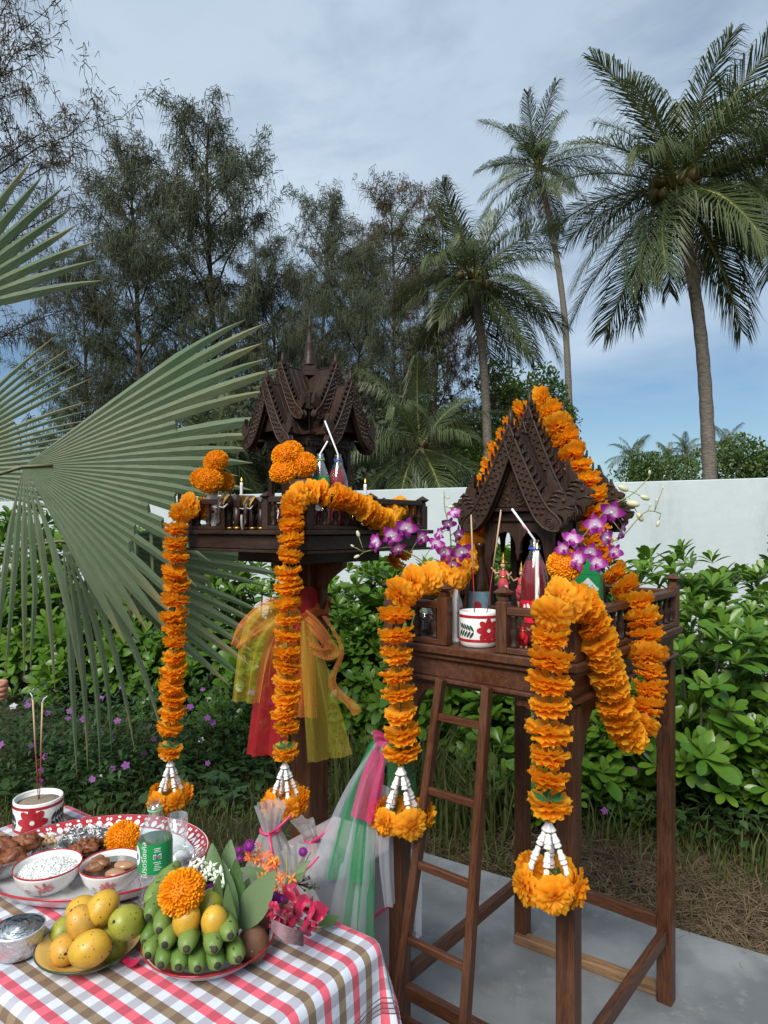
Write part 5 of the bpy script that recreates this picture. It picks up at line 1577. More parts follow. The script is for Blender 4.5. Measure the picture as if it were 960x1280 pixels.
# figurines
pbr('doll_skin', (0.55, 0.36, 0.24), rough=.45)
pbr('doll_magenta', (0.42, 0.02, 0.12), (0.55, 0.10, 0.05), 240, rough=.4)
pbr('doll_red', (0.48, 0.01, 0.02), rough=.35)
pbr('hair_black', (0.01, 0.008, 0.008), rough=.4)
def dancer(loc, h, rz, label, dress, stand=0.0, lift=False):
    t = thing('dancer_figurine', label, 'figurine', loc, rz, 'dancer figurines')
    s = h / .15; Q = lambda *p: tuple(c * s for c in p)
    if stand:
        m = MB(); m.box((0, 0, -stand / 2), (.07, .07, stand - .002)); m.build('stand', 'wood_dark', t)
    m = MB()                                                # body: legs, torso, bent arms, neck, head
    m.tube([Q(-.008, 0, .004), Q(-.010, .002, .035), Q(-.006, 0, .066)], [.0040 * s, .0058 * s, .008 * s], 8)
    m.tube([Q(.014, -.012, .012) if lift else Q(.012, 0, .004), Q(.022, -.010, .040) if lift else Q(.012, .002, .035), Q(.007, 0, .066)], [.0038 * s, .0056 * s, .008 * s], 8)
    m.ball(Q(0, 0, .070), Q(.013, .010, .012), 12, 8); m.ball(Q(0, 0, .090), Q(.0105, .008, .017), 12, 8)
    m.tube([Q(-.011, 0, .100), Q(-.026, -.004, .094), Q(-.032, -.010, .106), Q(-.038, -.012, .112)], [.0036 * s, .003 * s, .0026 * s, .001 * s], 7)
    m.tube([Q(.011, 0, .100), Q(.027, -.004, .088), Q(.036, -.012, .094), Q(.042, -.012, .102)], [.0036 * s, .003 * s, .0026 * s, .001 * s], 7)
    m.tube([Q(0, 0, .103), Q(0, 0, .112)], .0036 * s, 7)
    m.ball(Q(0, -.001, .119), Q(.0072, .0078, .0092), 12, 9); m.ball(Q(0, -.0088, .118), Q(.0014, .002, .0018), 6, 5)
    m.build('body', 'doll_skin', t)
    m = MB(); m.lathe([(.0125 * s, .050 * s), (.0170 * s, .056 * s), (.0150 * s, .072 * s), (.0115 * s, .084 * s), (.0112 * s, .098 * s), (.006 * s, .105 * s)], 14)
    m.tube([Q(-.009, 0, .030), Q(-.008, 0, .066)], [.0078 * s, .0105 * s], 9); m.tube([Q(.017 if lift else .011, -.006 if lift else 0, .030), Q(.007, 0, .066)], [.0078 * s, .0105 * s], 9)
    for sx in (-1, 1): m.ball(Q(sx * .013, 0, .101), Q(.0055, .005, .004), 8, 6)
    m.build('costume', dress, t)
    m = MB(); m.lathe([(.0078 * s, .124 * s), (.0085 * s, .127 * s), (.0060 * s, .131 * s), (.0062 * s, .134 * s), (.0040 * s, .138 * s), (.0042 * s, .141 * s), (.0022 * s, .146 * s), (.0003 * s, .160 * s)], 12); m.build('crown', 'gold', t)
    m = MB(); m.lathe([(.016 * s, 0), (.017 * s, .004 * s), (.012 * s, .007 * s), (.0005, .007 * s)], 14); m.lathe([(.0122 * s, .082 * s), (.0128 * s, .085 * s), (.0120 * s, .088 * s)], 12)
    m.lathe([(.0055 * s, .1035 * s), (.0075 * s, .105 * s), (.0050 * s, .1075 * s)], 12); m.build('gold_trim', 'gold', t)
    return t
dancer(rd(-.022, -.200, .100), .150, TH - .2, 'dancer figurine in magenta with tall gold crown under the porch arch', 'doll_magenta', .10, True)
dancer(rd(.030, -.185, .090), .135, TH + .3, 'dancer figurine in magenta half hidden behind the red drink bottle', 'doll_magenta', .09)
dancer(rd(.135, -.372), .105, TH, 'small dancer figurine in red seen under the railing by the corner strand', 'doll_red')
dancer(rd(-.140, -.372), .105, TH, 'small dancer figurine in red between the candle and the railing post', 'doll_red')

# ------------------------------------------------------------------ orchids
def orchid_material():
    m, nt = mk('orchid')
    p = nd(nt, 'ShaderNodeBsdfPrincipled', {'Roughness': 0.45})
    at_ = nd(nt, 'ShaderNodeAttribute', attribute_name='rnd')
    cr = nd(nt, 'ShaderNodeValToRGB'); e = cr.color_ramp.elements
    e[0].position = 0.0; e[0].color = (.78, .70, .76, 1); e[1].position = 1.0; e[1].color = (.26, .008, .21, 1)
    k = e.new(.38); k.color = (.70, .50, .66, 1); k = e.new(.62); k.color = (.50, .06, .40, 1)
    nt.links.new(at_.outputs['Fac'], cr.inputs[0]); nt.links.new(cr.outputs[0], p.inputs['Base Color'])
    t = nd(nt, 'ShaderNodeBsdfTranslucent'); nt.links.new(cr.outputs[0], t.inputs[0])
    ms = nd(nt, 'ShaderNodeMixShader', {0: .25}); nt.links.new(p.outputs[0], ms.inputs[1]); nt.links.new(t.outputs[0], ms.inputs[2])
    o = nd(nt, 'ShaderNodeOutputMaterial'); nt.links.new(ms.outputs[0], o.inputs['Surface'])
orchid_material()
pbr('orchid_bud', (0.48, 0.55, 0.26), (0.62, 0.55, 0.42), 60, rough=.5)
pbr('orchid_stem', (0.20, 0.26, 0.07), (0.26, 0.22, 0.10), 20, rough=.5)
def orchid_mesh(seed):
    rr = random.Random(seed); m = MB()
    for k, (a, w, l) in enumerate(((90, .55, .95), (18, .78, 1.0), (162, .78, 1.0), (-60, .5, .92), (-120, .5, .92))):
        vs = []; fs = []; rn = []; rows = 6
        cup = rr.uniform(-.05, .35)
        for i in range(rows + 1):
            t = i / rows; ww = w * .5 * math.sin(PI * min(1, .12 + t * .86)) ** .8
            for j in (-1, -.5, 0, .5, 1):
                vs.append((l * t, ww * j, cup * l * t * t * .6 + abs(j) * ww * .18 + .05 * math.sin(i * 1.7 + j) * t)); rn.append(min(1, .05 + t * 1.05 + .15 * abs(j) * t))
        for i in range(rows):
            for j in range(4): fs.append((i * 5 + j, (i + 1) * 5 + j, (i + 1) * 5 + j + 1, i * 5 + j + 1))
        m.add(vs, fs, None, rn, M=Matrix.Rotation(R(a), 4, 'Z'), smooth=True)
    vs = []; fs = []; rn = []                               # lip
    for i in range(6):
        t = i / 5
        for j in range(5):
            s = (j - 2) / 2; vs.append((.30 * s * math.sin(PI * min(1, t * .8 + .15)), -.55 * t, .12 + .30 * t * (1 - t) + abs(s) * .22 * (1 - t * .5))); rn.append(min(1, t * 1.5 + .1))
    for i in range(5):
        for j in range(4): fs.append((i * 5 + j, (i + 1) * 5 + j, (i + 1) * 5 + j + 1, i * 5 + j + 1))
    m.add(vs, fs, None, rn, smooth=True)
    m.ball((0, 0, .14), (.10, .12, .16), 8, 6, r=.05)
    return m.mesh('orchid_flower', 'orchid')
ORCH = [orchid_mesh(s) for s in range(4)]
ob_ = MB(); ob_.ball((0, 0, .5), (.26, .26, .5), 9, 7, fn=lambda d: 1 + .1 * d.z); OBUD = ob_.mesh('orchid_bud', 'orchid_bud')
def orchid_spray(path, flowers, buds, label, seed):
    rr = random.Random(seed); path = [V(p) for p in path]; o = path[0].copy()
    t = thing('orchid_spray', label, 'orchid', o, 0, 'orchid sprays')
    pts, ln = spline(path, 20); m = MB(); m.tube([p - o for p in pts], [lerp(.0026, .0012, i / 19) for i in range(20)], 6); st = m.build('stem', 'orchid_stem', t)
    for (p, s, d) in flowers:
        p = V(p); k = min(pts, key=lambda q: (q - p).length)
        pm = MB(); pm.tube([k - o, (k + p) / 2 - o + V((0, 0, .006)), p - o], .0012, 5); pm.build('flower_stalk', 'orchid_stem', st)
        d = V(d) + V((rr.uniform(-.7, .7), rr.uniform(-.2, .2), rr.uniform(-.6, .35)))
        z = d.normalized(); x = V((0, 0, 1)).cross(z).normalized(); y = z.cross(x)
        link('flower', ORCH[rr.randrange(4)], t, basis(p - o, x, y, z) @ Matrix.Rotation(rr.uniform(-.6, .6), 4, 'Z') @ Matrix.Scale(s * rr.uniform(.62, .84), 4))
    for (p, s) in buds:
        p = V(p); k = min(pts, key=lambda q: (q - p).length)
        pm = MB(); pm.tube([k - o, p - o], .001, 5); pm.build('flower_stalk', 'orchid_stem', st)
        link('bud', OBUD, t, axis_mat(p - o, (p - k) + V((0, 0, .004)), rr.random(), s))
vl = rd(-.165, -.265, .17); vr = rd(.205, -.268, .19)
F = (-.2, -1, .1)
orchid_spray([vl, at(562, 690, 2.03), at(545, 712, 1.97), at(520, 696, 1.94), at(490, 684, 1.92), at(455, 690, 1.92)],
             [(at(470, 678, 1.90), .040, (-.5, -1, 0)), (at(489, 670, 1.90), .042, (.3, -1, .2)), (at(508, 660, 1.91), .044, (.1, -1, .3)), (at(527, 672, 1.93), .038, (.6, -1, -.2)), (at(497, 686, 1.89), .036, (0, -1, -.3)), (at(545, 680, 1.95), .040, F)],
             [(at(449, 672, 1.92), .020), (at(450, 694, 1.92), .018), (at(443, 684, 1.92), .012)], 'low orchid spray reaching out from the ladder side vase across the gap', 1)
orchid_spray([vl, at(564, 690, 2.03), at(562, 660, 2.02), at(556, 636, 2.02), at(555, 614, 2.02)],
             [(at(560, 655, 1.99), .042, (-.3, -1, 0)), (at(572, 668, 1.99), .040, (.6, -1, .1)), (at(556, 690, 1.97), .046, (-.3, -1, -.1)), (at(577, 690, 1.97), .044, (.4, -1, 0)), (at(566, 705, 1.96), .042, (0, -1, -.3)), (at(550, 668, 2.0), .036, (-1, -.6, .2)), (at(568, 642, 2.01), .034, (.2, -1, .5))],
             [(at(557, 622, 2.02), .012), (at(560, 634, 2.02), .018)], 'upright orchid spray with purple and white blooms in the ladder side vase', 2)
orchid_spray([vr, at(716, 690, 1.82), at(738, 660, 1.80), at(765, 632, 1.78), at(790, 618, 1.77), at(812, 596, 1.77)],
             [(at(744, 656, 1.76), .052, (-.1, -1, .1)), (at(764, 640, 1.77), .046, (.5, -1, 0)), (at(738, 690, 1.76), .046, (-.4, -1, -.2)), (at(776, 664, 1.76), .042, (.8, -.8, -.1)), (at(722, 700, 1.76), .046, (-.6, -1, .2)), (at(757, 672, 1.75), .040, (.2, -1, -.4))],
             [(at(786, 614, 1.77), .030), (at(800, 620, 1.77), .026), (at(812, 594, 1.77), .013), (at(796, 640, 1.77), .028), (at(782, 628, 1.77), .034)], 'tall orchid spray with green buds leaning out past the railing corner', 3)
orchid_spray([vr, at(722, 694, 1.81), at(748, 682, 1.79), at(776, 672, 1.77), at(806, 640, 1.76), at(826, 642, 1.76)],
             [(at(768, 690, 1.74), .040, (.5, -1, 0)), (at(746, 704, 1.75), .042, (.1, -1, -.3)), (at(704, 686, 1.78), .042, (-.7, -1, .2)), (at(715, 674, 1.79), .040, (-.4, -1, .5))],
             [(at(824, 650, 1.76), .018), (at(812, 634, 1.76), .012), (at(828, 612, 1.76), .010), (at(820, 628, 1.76), .010)], 'lower orchid spray with drooping yellow buds at the looped strand', 4)

# ================================================================== offerings on the taller house
Ml_ = basis(CL, U, W, V((0, 0, 1)))
def ld_(x, y, z=0.0): return Ml_ @ V((x, y, LZ + z))
vase(ld_(-.300, -.268), .190, .3, 'white vase of four marigolds at the railing corner by the fan palm')
vase(ld_(.190, -.245), .190, 1.4, 'white vase of three marigolds before the taller house')
s1 = ld_(-.300, -.268, .17)
for i, (px, py, Yp, r) in enumerate(((262, 601, 2.76, .058), (270, 577, 2.80, .054), (279, 602, 2.86, .050), (252, 598, 2.82, .050))):
    pom_at(at(px, py, Yp), r, ('front marigold of the four in the vase by the fan palm', 'topmost marigold of the four in the vase by the fan palm', 'rear marigold of the four in the vase by the fan palm on the elephant side', 'marigold of the four in the vase by the fan palm on the palm side')[i], (rnd.uniform(-.3, .3), -.7, .7), i, s1)
s2 = ld_(.190, -.245, .17)
for i, (px, py, Yp, r) in enumerate(((357, 570, 2.50, .054), (354, 590, 2.47, .052), (379, 581, 2.50, .054), (365, 564, 2.56, .046))):
    pom_at(at(px, py, Yp), r, ('marigold high in the vase before the taller house', 'lowest marigold in the vase before the taller house', 'marigold beside the bottles in the vase before the taller house', 'rear marigold in the vase before the taller house')[i], (rnd.uniform(-.3, .3), -.7, .7), i + 1, s2)
candle(ld_(-.172, -.220), .195, .0062, 'lit white candle behind the carved elephants')
candle(ld_(.283, .030), .182, .0062, 'lit white candle by the bottles on the taller house')
bottle(ld_(.240, -.178), .288, .038, 'clear bottle with green label and straw on the taller house', None, 0, 'cap_green', 'label_green', (V((0, 0, .288)), V((.028, 0, .335)), 'straw_white'), lab=(.50, .70))
bottle(ld_(.275, -.118), .288, .038, 'red drink bottle with blue ring and straw on the taller house', 'red_liquid', .80, 'cap_blue', None, (V((0, 0, .288)), V((-.050, 0, .415)), 'straw_white'))
tumbler(ld_(.275, -.225), .030, .09, 'tumbler of red drink under the railing strand on the taller house', 'red_liquid', .8)
tumbler(ld_(.300, -.05), .030, .09, 'second tumbler of red drink beside the red bottle on the taller house', 'red_liquid', .8)
pbr('elephant_wood', (0.045, 0.020, 0.012), (0.022, 0.011, 0.008), 60, rough=.38)
def elephant(loc, s, rz, label):
    t = thing('carved_elephant', label, 'figurine', loc, rz, 'carved elephants')
    m = MB()
    def q(*p): return tuple(c * s for c in p)
    m.ball(q(0, .012, .078), q(.030, .048, .030), 14, 10)
    m.ball(q(0, -.046, .090), q(.020, .020, .024), 12, 9)
    for sx in (-1, 1):
        for y in (-.022, .044):
            m.tube([q(sx * .017, y, .075), q(sx * .018, y - .002, .035), q(sx * .018, y, .0)], [.013 * s, .0105 * s, .0115 * s], 9)
        m.add([q(sx * .014, -.044, .108), q(sx * .034, -.034, .110), q(sx * .042, -.026, .092), q(sx * .036, -.030, .070), q(sx * .020, -.038, .076), q(sx * .030, -.040, .092)],
              [(0, 1, 5), (1, 2, 5), (2, 3, 5), (3, 4, 5), (4, 0, 5)])
        m.add([q(sx * .014, -.040, .108), q(sx * .034, -.029, .110), q(sx * .042, -.021, .092), q(sx * .036, -.025, .070), q(sx * .020, -.034, .076), q(sx * .030, -.032, .092)],
              [(0, 5, 1), (1, 5, 2), (2, 5, 3), (3, 5, 4), (4, 5, 0)])
    m.tube([q(0, -.060, .092), q(0, -.074, .075), q(0, -.078, .048), q(0, -.076, .024), q(0, -.086, .014)], [.012 * s, .010 * s, .007 * s, .0055 * s, .004 * s], 9)
    m.tube([q(0, .058, .085), q(0, .064, .060), q(0, .063, .040)], [.003 * s, .002 * s, .0015 * s], 6)
    m.build('body', 'elephant_wood', t)
    m = MB(); m.grid(lambda a, b: q(.0315 * math.sin((a - .5) * 3.6), lerp(-.018, .042, b), .080 + .0305 * math.cos((a - .5) * 3.6)), 12, 4); m.build('saddle_cloth', 'gold', t)
    m = MB(); m.grid(lambda a, b: q(.0215 * math.sin((a - .5) * 2.8) * (1 - .35 * b), -.048 - .024 * math.sin(b * 1.5 + .2), .108 - .036 * b + .003 * math.cos((a - .5) * 3)), 8, 6); m.build('headpiece', 'gold', t)
    for sx in (-1, 1):
        m = MB(); m.tube([q(sx * .012, -.056, .080), q(sx * .016, -.074, .068), q(sx * .015, -.090, .072)], [.0032 * s, .0026 * s, .0006 * s], 7); m.build('tusk', 'ceramic', t)
        for y in (-.022, .044):
            m = MB(); m.lathe([(.0118 * s, .002 * s), (.0125 * s, .006 * s), (.0118 * s, .010 * s)], 10, M=Matrix.Translation(q(sx * .018, y, 0))); m.build('anklet', 'gold', t)
elephant(ld_(-.085, -.300), 1.25, TH, 'carved dark wooden elephant with gold saddle cloth, the one by the candle')
elephant(ld_(.030, -.285), 1.15, TH + .15, 'carved dark wooden elephant with gold saddle cloth, the one by the inner railing post')
dancer(ld_(.12, -.26), .10, TH, 'tiny dancer figurine in red behind the strand on the taller house', 'doll_red')
# ================================================================== table, cloth and the food
TT = R(-35.5); TCt = V((-.650, 1.533, 0)); HX, HYt = .5775, .2535; TZ = .755
tb = thing('table', 'wooden folding table hidden under the checked cloth', 'table', TCt, TT)
m = MB(); m.box((0, 0, .735), (2 * HX - .01, 2 * HYt - .01, .024)); m.build('tabletop', 'wood_plain', tb)
for sx in (-1, 1):
    for sy in (-1, 1):
        m = MB(); m.box((sx * (HX - .06), sy * (HYt - .05), .361), (.035, .035, .722)); m.build('leg', 'wood_plain', tb)
for sy in (-1, 1):
    m = MB(); m.box((0, sy * (HYt - .05), .69), (2 * HX - .16, .02, .05)); m.build('apron', 'wood_plain', tb)
def cloth_material():
    m, nt = mk('check_cloth')
    p = nd(nt, 'ShaderNodeBsdfPrincipled', {'Roughness': 0.85, 'Specular IOR Level': 0.15, 'Sheen Weight': .15})
    a = nd(nt, 'ShaderNodeAttribute', attribute_name='uvw'); sp = nd(nt, 'ShaderNodeSeparateXYZ'); nt.links.new(a.outputs['Vector'], sp.inputs[0])
    def frac(sock, period, off):
        d = nd(nt, 'ShaderNodeMath', {1: 1 / period}, operation='MULTIPLY'); nt.links.new(sock, d.inputs[0])
        e = nd(nt, 'ShaderNodeMath', {1: off}, operation='ADD'); nt.links.new(d.outputs[0], e.inputs[0])
        f = nd(nt, 'ShaderNodeMath', operation='FRACT'); nt.links.new(e.outputs[0], f.inputs[0]); return f.outputs[0]
    fy = frac(sp.outputs['Y'], .084, 20.3); fx = frac(sp.outputs['X'], .046, 20.1)
    cr = nd(nt, 'ShaderNodeValToRGB'); cr.color_ramp.interpolation = 'CONSTANT'; e = cr.color_ramp.elements
    e[0].position = 0; e[0].color = (.66, .70, .78, 1); e[1].position = .26; e[1].color = (.80, .135, .19, 1)
    k = e.new(.50); k.color = (.66, .70, .78, 1); k = e.new(.76); k.color = (.285, .205, .130, 1)
    nt.links.new(fy, cr.inputs[0])
    g = nd(nt, 'ShaderNodeMath', {1: .5}, operation='GREATER_THAN'); nt.links.new(fx, g.inputs[0])
    gm = nd(nt, 'ShaderNodeMath', {1: .80}, operation='MULTIPLY'); nt.links.new(g.outputs[0], gm.inputs[0])
    c = mixc(nt, gm.outputs[0], cr.outputs[0], (.58, .52, .53), 'MULTIPLY')
    # thin woven lines near the end of the cloth
    ln = nd(nt, 'ShaderNodeMath', {1: HX + .12}, operation='GREATER_THAN'); nt.links.new(sp.outputs['X'], ln.inputs[0])
    l2 = nd(nt, 'ShaderNodeMath', {1: HX + .16}, operation='LESS_THAN'); nt.links.new(sp.outputs['X'], l2.inputs[0])
    f3 = frac(sp.outputs['X'], .010, .0); g3 = nd(nt, 'ShaderNodeMath', {1: .24}, operation='LESS_THAN'); nt.links.new(f3, g3.inputs[0])
    m1 = nd(nt, 'ShaderNodeMath', operation='MULTIPLY'); nt.links.new(ln.outputs[0], m1.inputs[0]); nt.links.new(l2.outputs[0], m1.inputs[1])
    m2 = nd(nt, 'ShaderNodeMath', operation='MULTIPLY'); nt.links.new(m1.outputs[0], m2.inputs[0]); nt.links.new(g3.outputs[0], m2.inputs[1])
    c = mixc(nt, m2.outputs[0], c, (.09, .07, .07))
    wv = nd(nt, 'ShaderNodeTexNoise', {'Scale': 420, 'Detail': 2}); nt.links.new(a.outputs['Vector'], wv.inputs['Vector'])
    c = mixc(nt, .22, c, mixc(nt, wv.outputs['Fac'], (.35, .35, .36), (1, 1, 1)), 'MULTIPLY')
    nt.links.new(c, p.inputs['Base Color'])
    n = nd(nt, 'ShaderNodeTexNoise', {'Scale': 28, 'Detail': 4}); nt.links.new(a.outputs['Vector'], n.inputs['Vector'])
    b = nd(nt, 'ShaderNodeBump', {'Strength': .25, 'Distance': .008}); nt.links.new(n.outputs['Fac'], b.inputs['Height']); nt.links.new(b.outputs[0], p.inputs['Normal'])
    o = nd(nt, 'ShaderNodeOutputMaterial'); nt.links.new(p.outputs[0], o.inputs['Surface'])
cloth_material()
ovx, ovy = .34, .36
def cloth_pt(p, q):
    r = .028
    bx, by = max(-HX, min(HX, p)), max(-HYt, min(HYt, q)); dx, dy = p - bx, q - by; D = math.hypot(dx, dy)
    wr = .0035 * mnoise.noise(V((p * 7, q * 7, 1))) + .0012 * mnoise.noise(V((p * 22, q * 22, 5)))
    if D < 1e-6: return V((p, q, TZ - .004 + min(0, wr)))
    d = V((dx, dy, 0)) / D
    ex = min(1, D / .16)
    corner = min(abs(dx), abs(dy)) / D
    along = (q if abs(dx) > abs(dy) else p) + math.atan2(dy, dx) * .1
    fl = .10 + .30 * corner + .09 * math.sin(along * 21 + 1.0) * ex + .05 * math.sin(along * 47) * ex
    if D < r * PI / 2: a = D / r; out, dr = r * math.sin(a), r * (1 - math.cos(a))
    else: e = D - r * PI / 2; out, dr = r + e * fl, r + e * math.sqrt(max(0, 1 - fl * fl))
    return V((bx + d.x * out, by + d.y * out, TZ - .004 - dr + wr * (1 - ex)))
m = MB(); NX, NY = 170, 116
m.grid(lambda a, b: cloth_pt(lerp(-HX - ovx, HX + ovx, a), lerp(-HYt - ovy, HYt + ovy, b)), NX, NY, uv=lambda a, b: (lerp(-HX - ovx, HX + ovx, a), lerp(-HYt - ovy, HYt + ovy, b), 0))
m.build('tablecloth', 'check_cloth', M=basis(TCt, V((math.cos(TT), math.sin(TT), 0)), V((-math.sin(TT), math.cos(TT), 0)), V((0, 0, 1))),
        label='pink, brown and white checked tablecloth under the offerings', cat='tablecloth')

def tz(px, py, z=TZ): return at_z(px, py, z)
pbr('enamel_white', (0.78, 0.79, 0.79), (0.72, 0.73, 0.74), 12, rough=.18, coat=.3)
pbr('enamel_yellow', (0.66, 0.42, 0.12), (0.58, 0.35, 0.09), 10, rough=.25, coat=.2)
pbr('enamel_darkgreen', (0.03, 0.06, 0.03), rough=.3)
pbr('foil', (0.74, 0.75, 0.77), rough=.34, metallic=.75, bump=1.0, bscale=110, bdist=.006)
pbr('foil_flat', (0.66, 0.72, 0.77), rough=.38, metallic=.6, bump=.8, bscale=70, bdist=.005)
pbr('rice', (0.80, 0.81, 0.78), rough=.45, sss=0)
pbr('broth', (0.030, 0.013, 0.008), (0.055, 0.025, 0.014), 60, rough=.12, coat=.3)
pbr('egg', (0.40, 0.22, 0.12), (0.30, 0.15, 0.08), 30, rough=.25, coat=.2)
pbr('meat', (0.12, 0.045, 0.022), (0.28, 0.13, 0.06), 60, rough=.35, bump=.5, bscale=200)
pbr('chicken', (0.26, 0.085, 0.028), (0.12, 0.035, 0.014), 45, rough=.35, bump=.9, bscale=150, coat=.15, bdist=.004)
pbr('peanut', (0.52, 0.35, 0.19), (0.44, 0.27, 0.13), 70, rough=.5)
pbr('shell_dark', (0.03, 0.015, 0.010), rough=.4)
pbr('shreds', (0.75, 0.75, 0.74), rough=.6, col3=(.06, .06, .065), attr=1.0)
pbr('mango_yellow', (0.62, 0.38, 0.035), (0.50, 0.27, 0.03), 26, rough=.38, bump=.15, bscale=300, detail=6, speck=((.10, .055, .012), 170, .655))
pbr('mango_ripe', (0.66, 0.33, 0.04), (0.42, 0.25, 0.05), 30, rough=.4, bump=.15, bscale=300, detail=6, speck=((.10, .055, .012), 170, .655))
pbr('mango_green', (0.33, 0.32, 0.035), (0.22, 0.24, 0.03), 26, rough=.38, bump=.15, bscale=300, detail=6, speck=((.10, .055, .012), 170, .655))
pbr('mango_spot', (0.03, 0.022, 0.012), rough=.8)
pbr('banana_green', (0.088, 0.165, 0.030), (0.135, 0.225, 0.045), 30, rough=.48, col3=(.19, .26, .06), attr=.6, detail=6, bump=.2, bscale=180, speck=((.05, .045, .02), 75, .66))
pbr('banana_tip', (0.018, 0.015, 0.012), (0.06, 0.05, 0.03), 100, rough=.9)
pbr('sapodilla', (0.20, 0.095, 0.050), (0.155, 0.070, 0.038), 40, rough=.6, bump=.3, bscale=350)
pbr('betel_leaf', (0.060, 0.135, 0.030), (0.10, 0.17, 0.06), 30, rough=.4, transl=.2, col3=(.20, .27, .14), attr=.7, bump=.3, bscale=120)
pbr('crown_flower', (0.60, 0.68, 0.50), (0.72, 0.76, 0.66), 50, rough=.5)
pbr('ixora', (0.80, 0.14, 0.025), (0.72, 0.09, 0.03), 50, rough=.5, col3=(.86, .34, .03), attr=.9, transl=.2)
pbr('amaranth', (0.19, 0.010, 0.17), (0.26, 0.02, 0.24), 80, rough=.6)
pbr('satin_pink', (0.50, 0.008, 0.070), (0.40, 0.004, 0.05), 16, rough=.35, transl=.15, sheen=.4)
pbr('satin_dull', (0.16, 0.10, 0.11), (0.28, 0.16, 0.18), 90, rough=.5)
pbr('ribbon_pink', (0.62, 0.05, 0.16), rough=.4)
pbr('box_grey', (0.30, 0.25, 0.26), (0.36, 0.31, 0.32), 8, rough=.6)

# incense mug on the table
Lm = at(48, 1040, 1.90); Lm.z = TZ
flower_pot('incense_pot', 'white enamel mug of sand with red flower standing on the table cloth', 'incense pot', Lm, .064, .095, -1.35)
incense(Lm + V((0, 0, .085)), at(41, 874, 1.90), .46, 'incense stick burning in the table mug, the left of two leaning apart'.replace('the left of two leaning apart', 'tip bent away from the bottle'), bend=-.008)
incense(Lm + V((.002, .002, .085)), at(53, 878, 1.90), .46, 'incense stick burning in the table mug, tip bent towards the bottle', bend=.014)

# big floral tray
tr = thing('serving_tray', 'large enamel tray with red and white floral rim full of bowls', 'tray', at_z(122, 1085, TZ))
tr.location.z = TZ
Ts = Matrix.Diagonal((.272, .222, 1, 1))
m = MB(); m.lathe([(.76, .002), (.80, .0), (.86, .008), (.985, .036), (1.0, .040), (.985, .0405), (.84, .013), (.80, .006), (.0005, .006)], 64, M=Ts); pan = m.build('pan', 'enamel_white', tr)
m = MB(); m.lathe([(.860, .0180), (.900, .0245), (.980, .0410)], 64, M=Ts); m.f = m.f[:-2]; m.m = m.m[:-2]; m.sm = m.sm[:-2]; m.build('painted_rim', 'glaze_red', pan)
m = MB(); m.lathe([(.985, .0355), (1.006, .040), (.990, .0420)], 64, M=Ts); m.f = m.f[:-2]; m.m = m.m[:-2]; m.sm = m.sm[:-2]; m.build('rim_line', 'glaze_red', pan)
m = MB()
def rim_pt(a, f):                                           # f 0..1 over the painted rim
    rr_ = lerp(.860, .980, f); z = np.interp(rr_, [.860, .900, .980], [.0180, .0245, .0410]) + .0012
    return (rr_ * math.cos(a) * .272, rr_ * math.sin(a) * .222, z)
NM = 30
for k in range(NM):
    a0 = k * 2 * PI / NM; w_ = 2 * PI / NM
    for (da, f0, f1, ww, sk) in ((0, .08, .62, .16, 0), (-.28, .05, .50, .12, -.25), (.28, .05, .50, .12, .25), (-.42, .55, .80, .07, .0), (.42, .55, .80, .07, 0), (0, .72, .90, .08, 0)):
        pts_ = []
        for i in range(8):
            t_ = 2 * PI * i / 8
            f = lerp(f0, f1, .5 + .5 * math.cos(t_)); pts_.append(rim_pt(a0 + w_ * (da + sk * (f - f0) / (f1 - f0) + ww * math.sin(t_)), f))
        c_ = tuple(sum(p[i] for p in pts_) / 8 for i in range(3))
        m.add([c_] + pts_, [(0, 1 + i, 1 + (i + 1) % 8) for i in range(8)])
m.build('painted_petals', 'enamel_white', pan, kind='stuff')

def bowl(name, label, loc, r, h, mat='ceramic', rim='glaze_red', deco=True, tilt=None, group='food bowls'):
    t = thing(name, label, 'bowl', loc, 0, group)
    pr = [(r * .42, 0), (r * .45, .003), (r * .46, .006), (r * .70, h * .22), (r * .88, h * .52), (r * .97, h * .85), (r, h), (r * .975, h), (r * .94, h * .83), (r * .85, h * .52), (r * .66, h * .24), (.0005, h * .12)]
    m = MB(); m.lathe(pr, 36); b = m.build('body', mat, t)
    if rim:
        m = MB(); m.lathe([(r * .992, h - .003), (r * 1.006, h), (r * .985, h + .0012), (r * .965, h - .001)], 36); m.f = m.f[:-2]; m.m = m.m[:-2]; m.sm = m.sm[:-2]; m.build('rim_line', rim, b)
    if deco:
        rf = lambda z: float(np.interp(z, [p[1] for p in pr[:7]], [p[0] for p in pr[:7]])); rr_ = random.Random(int(r * 1e4))
        m = MB(); m2 = MB()
        for a0 in (-1.25, 1.2, 3.2):
            for k in range(26):
                q = rr_.uniform(.1, 1); a = rr_.random() * 6.28
                decal(m, oval(math.cos(a) * r * .30 * q, math.sin(a) * r * .20 * q, r * .075, r * .028, a, 7), rf, a0, h * .55, 0, .0010 + .0001 * k)
            for k in range(9):
                decal(m2, oval(-r * .42 - r * .03 * k * .6, (rr_.random() - .5) * r * .22 - r * .1, r * .055, r * .018, rr_.random() * 3, 7), rf, a0, h * .5, 0, .0009)
        m.build('painted_flower', 'glaze_pink', b, kind='stuff'); m2.build('painted_leaf', 'glaze_tan', b, kind='stuff')
    return t
rr = random.Random(12)
def lump(m, c, r3, rr, amp=.22, n=14, r=0.0, M=None):
    s = V((rr.random() * 9, rr.random() * 9, rr.random() * 9))
    m.ball(c, r3, n, n * 2 // 3, fn=lambda d: 1 + amp * mnoise.noise(d * 1.7 + s) + amp * .5 * mnoise.noise(d * 4.5 + s), r=r, M=M)
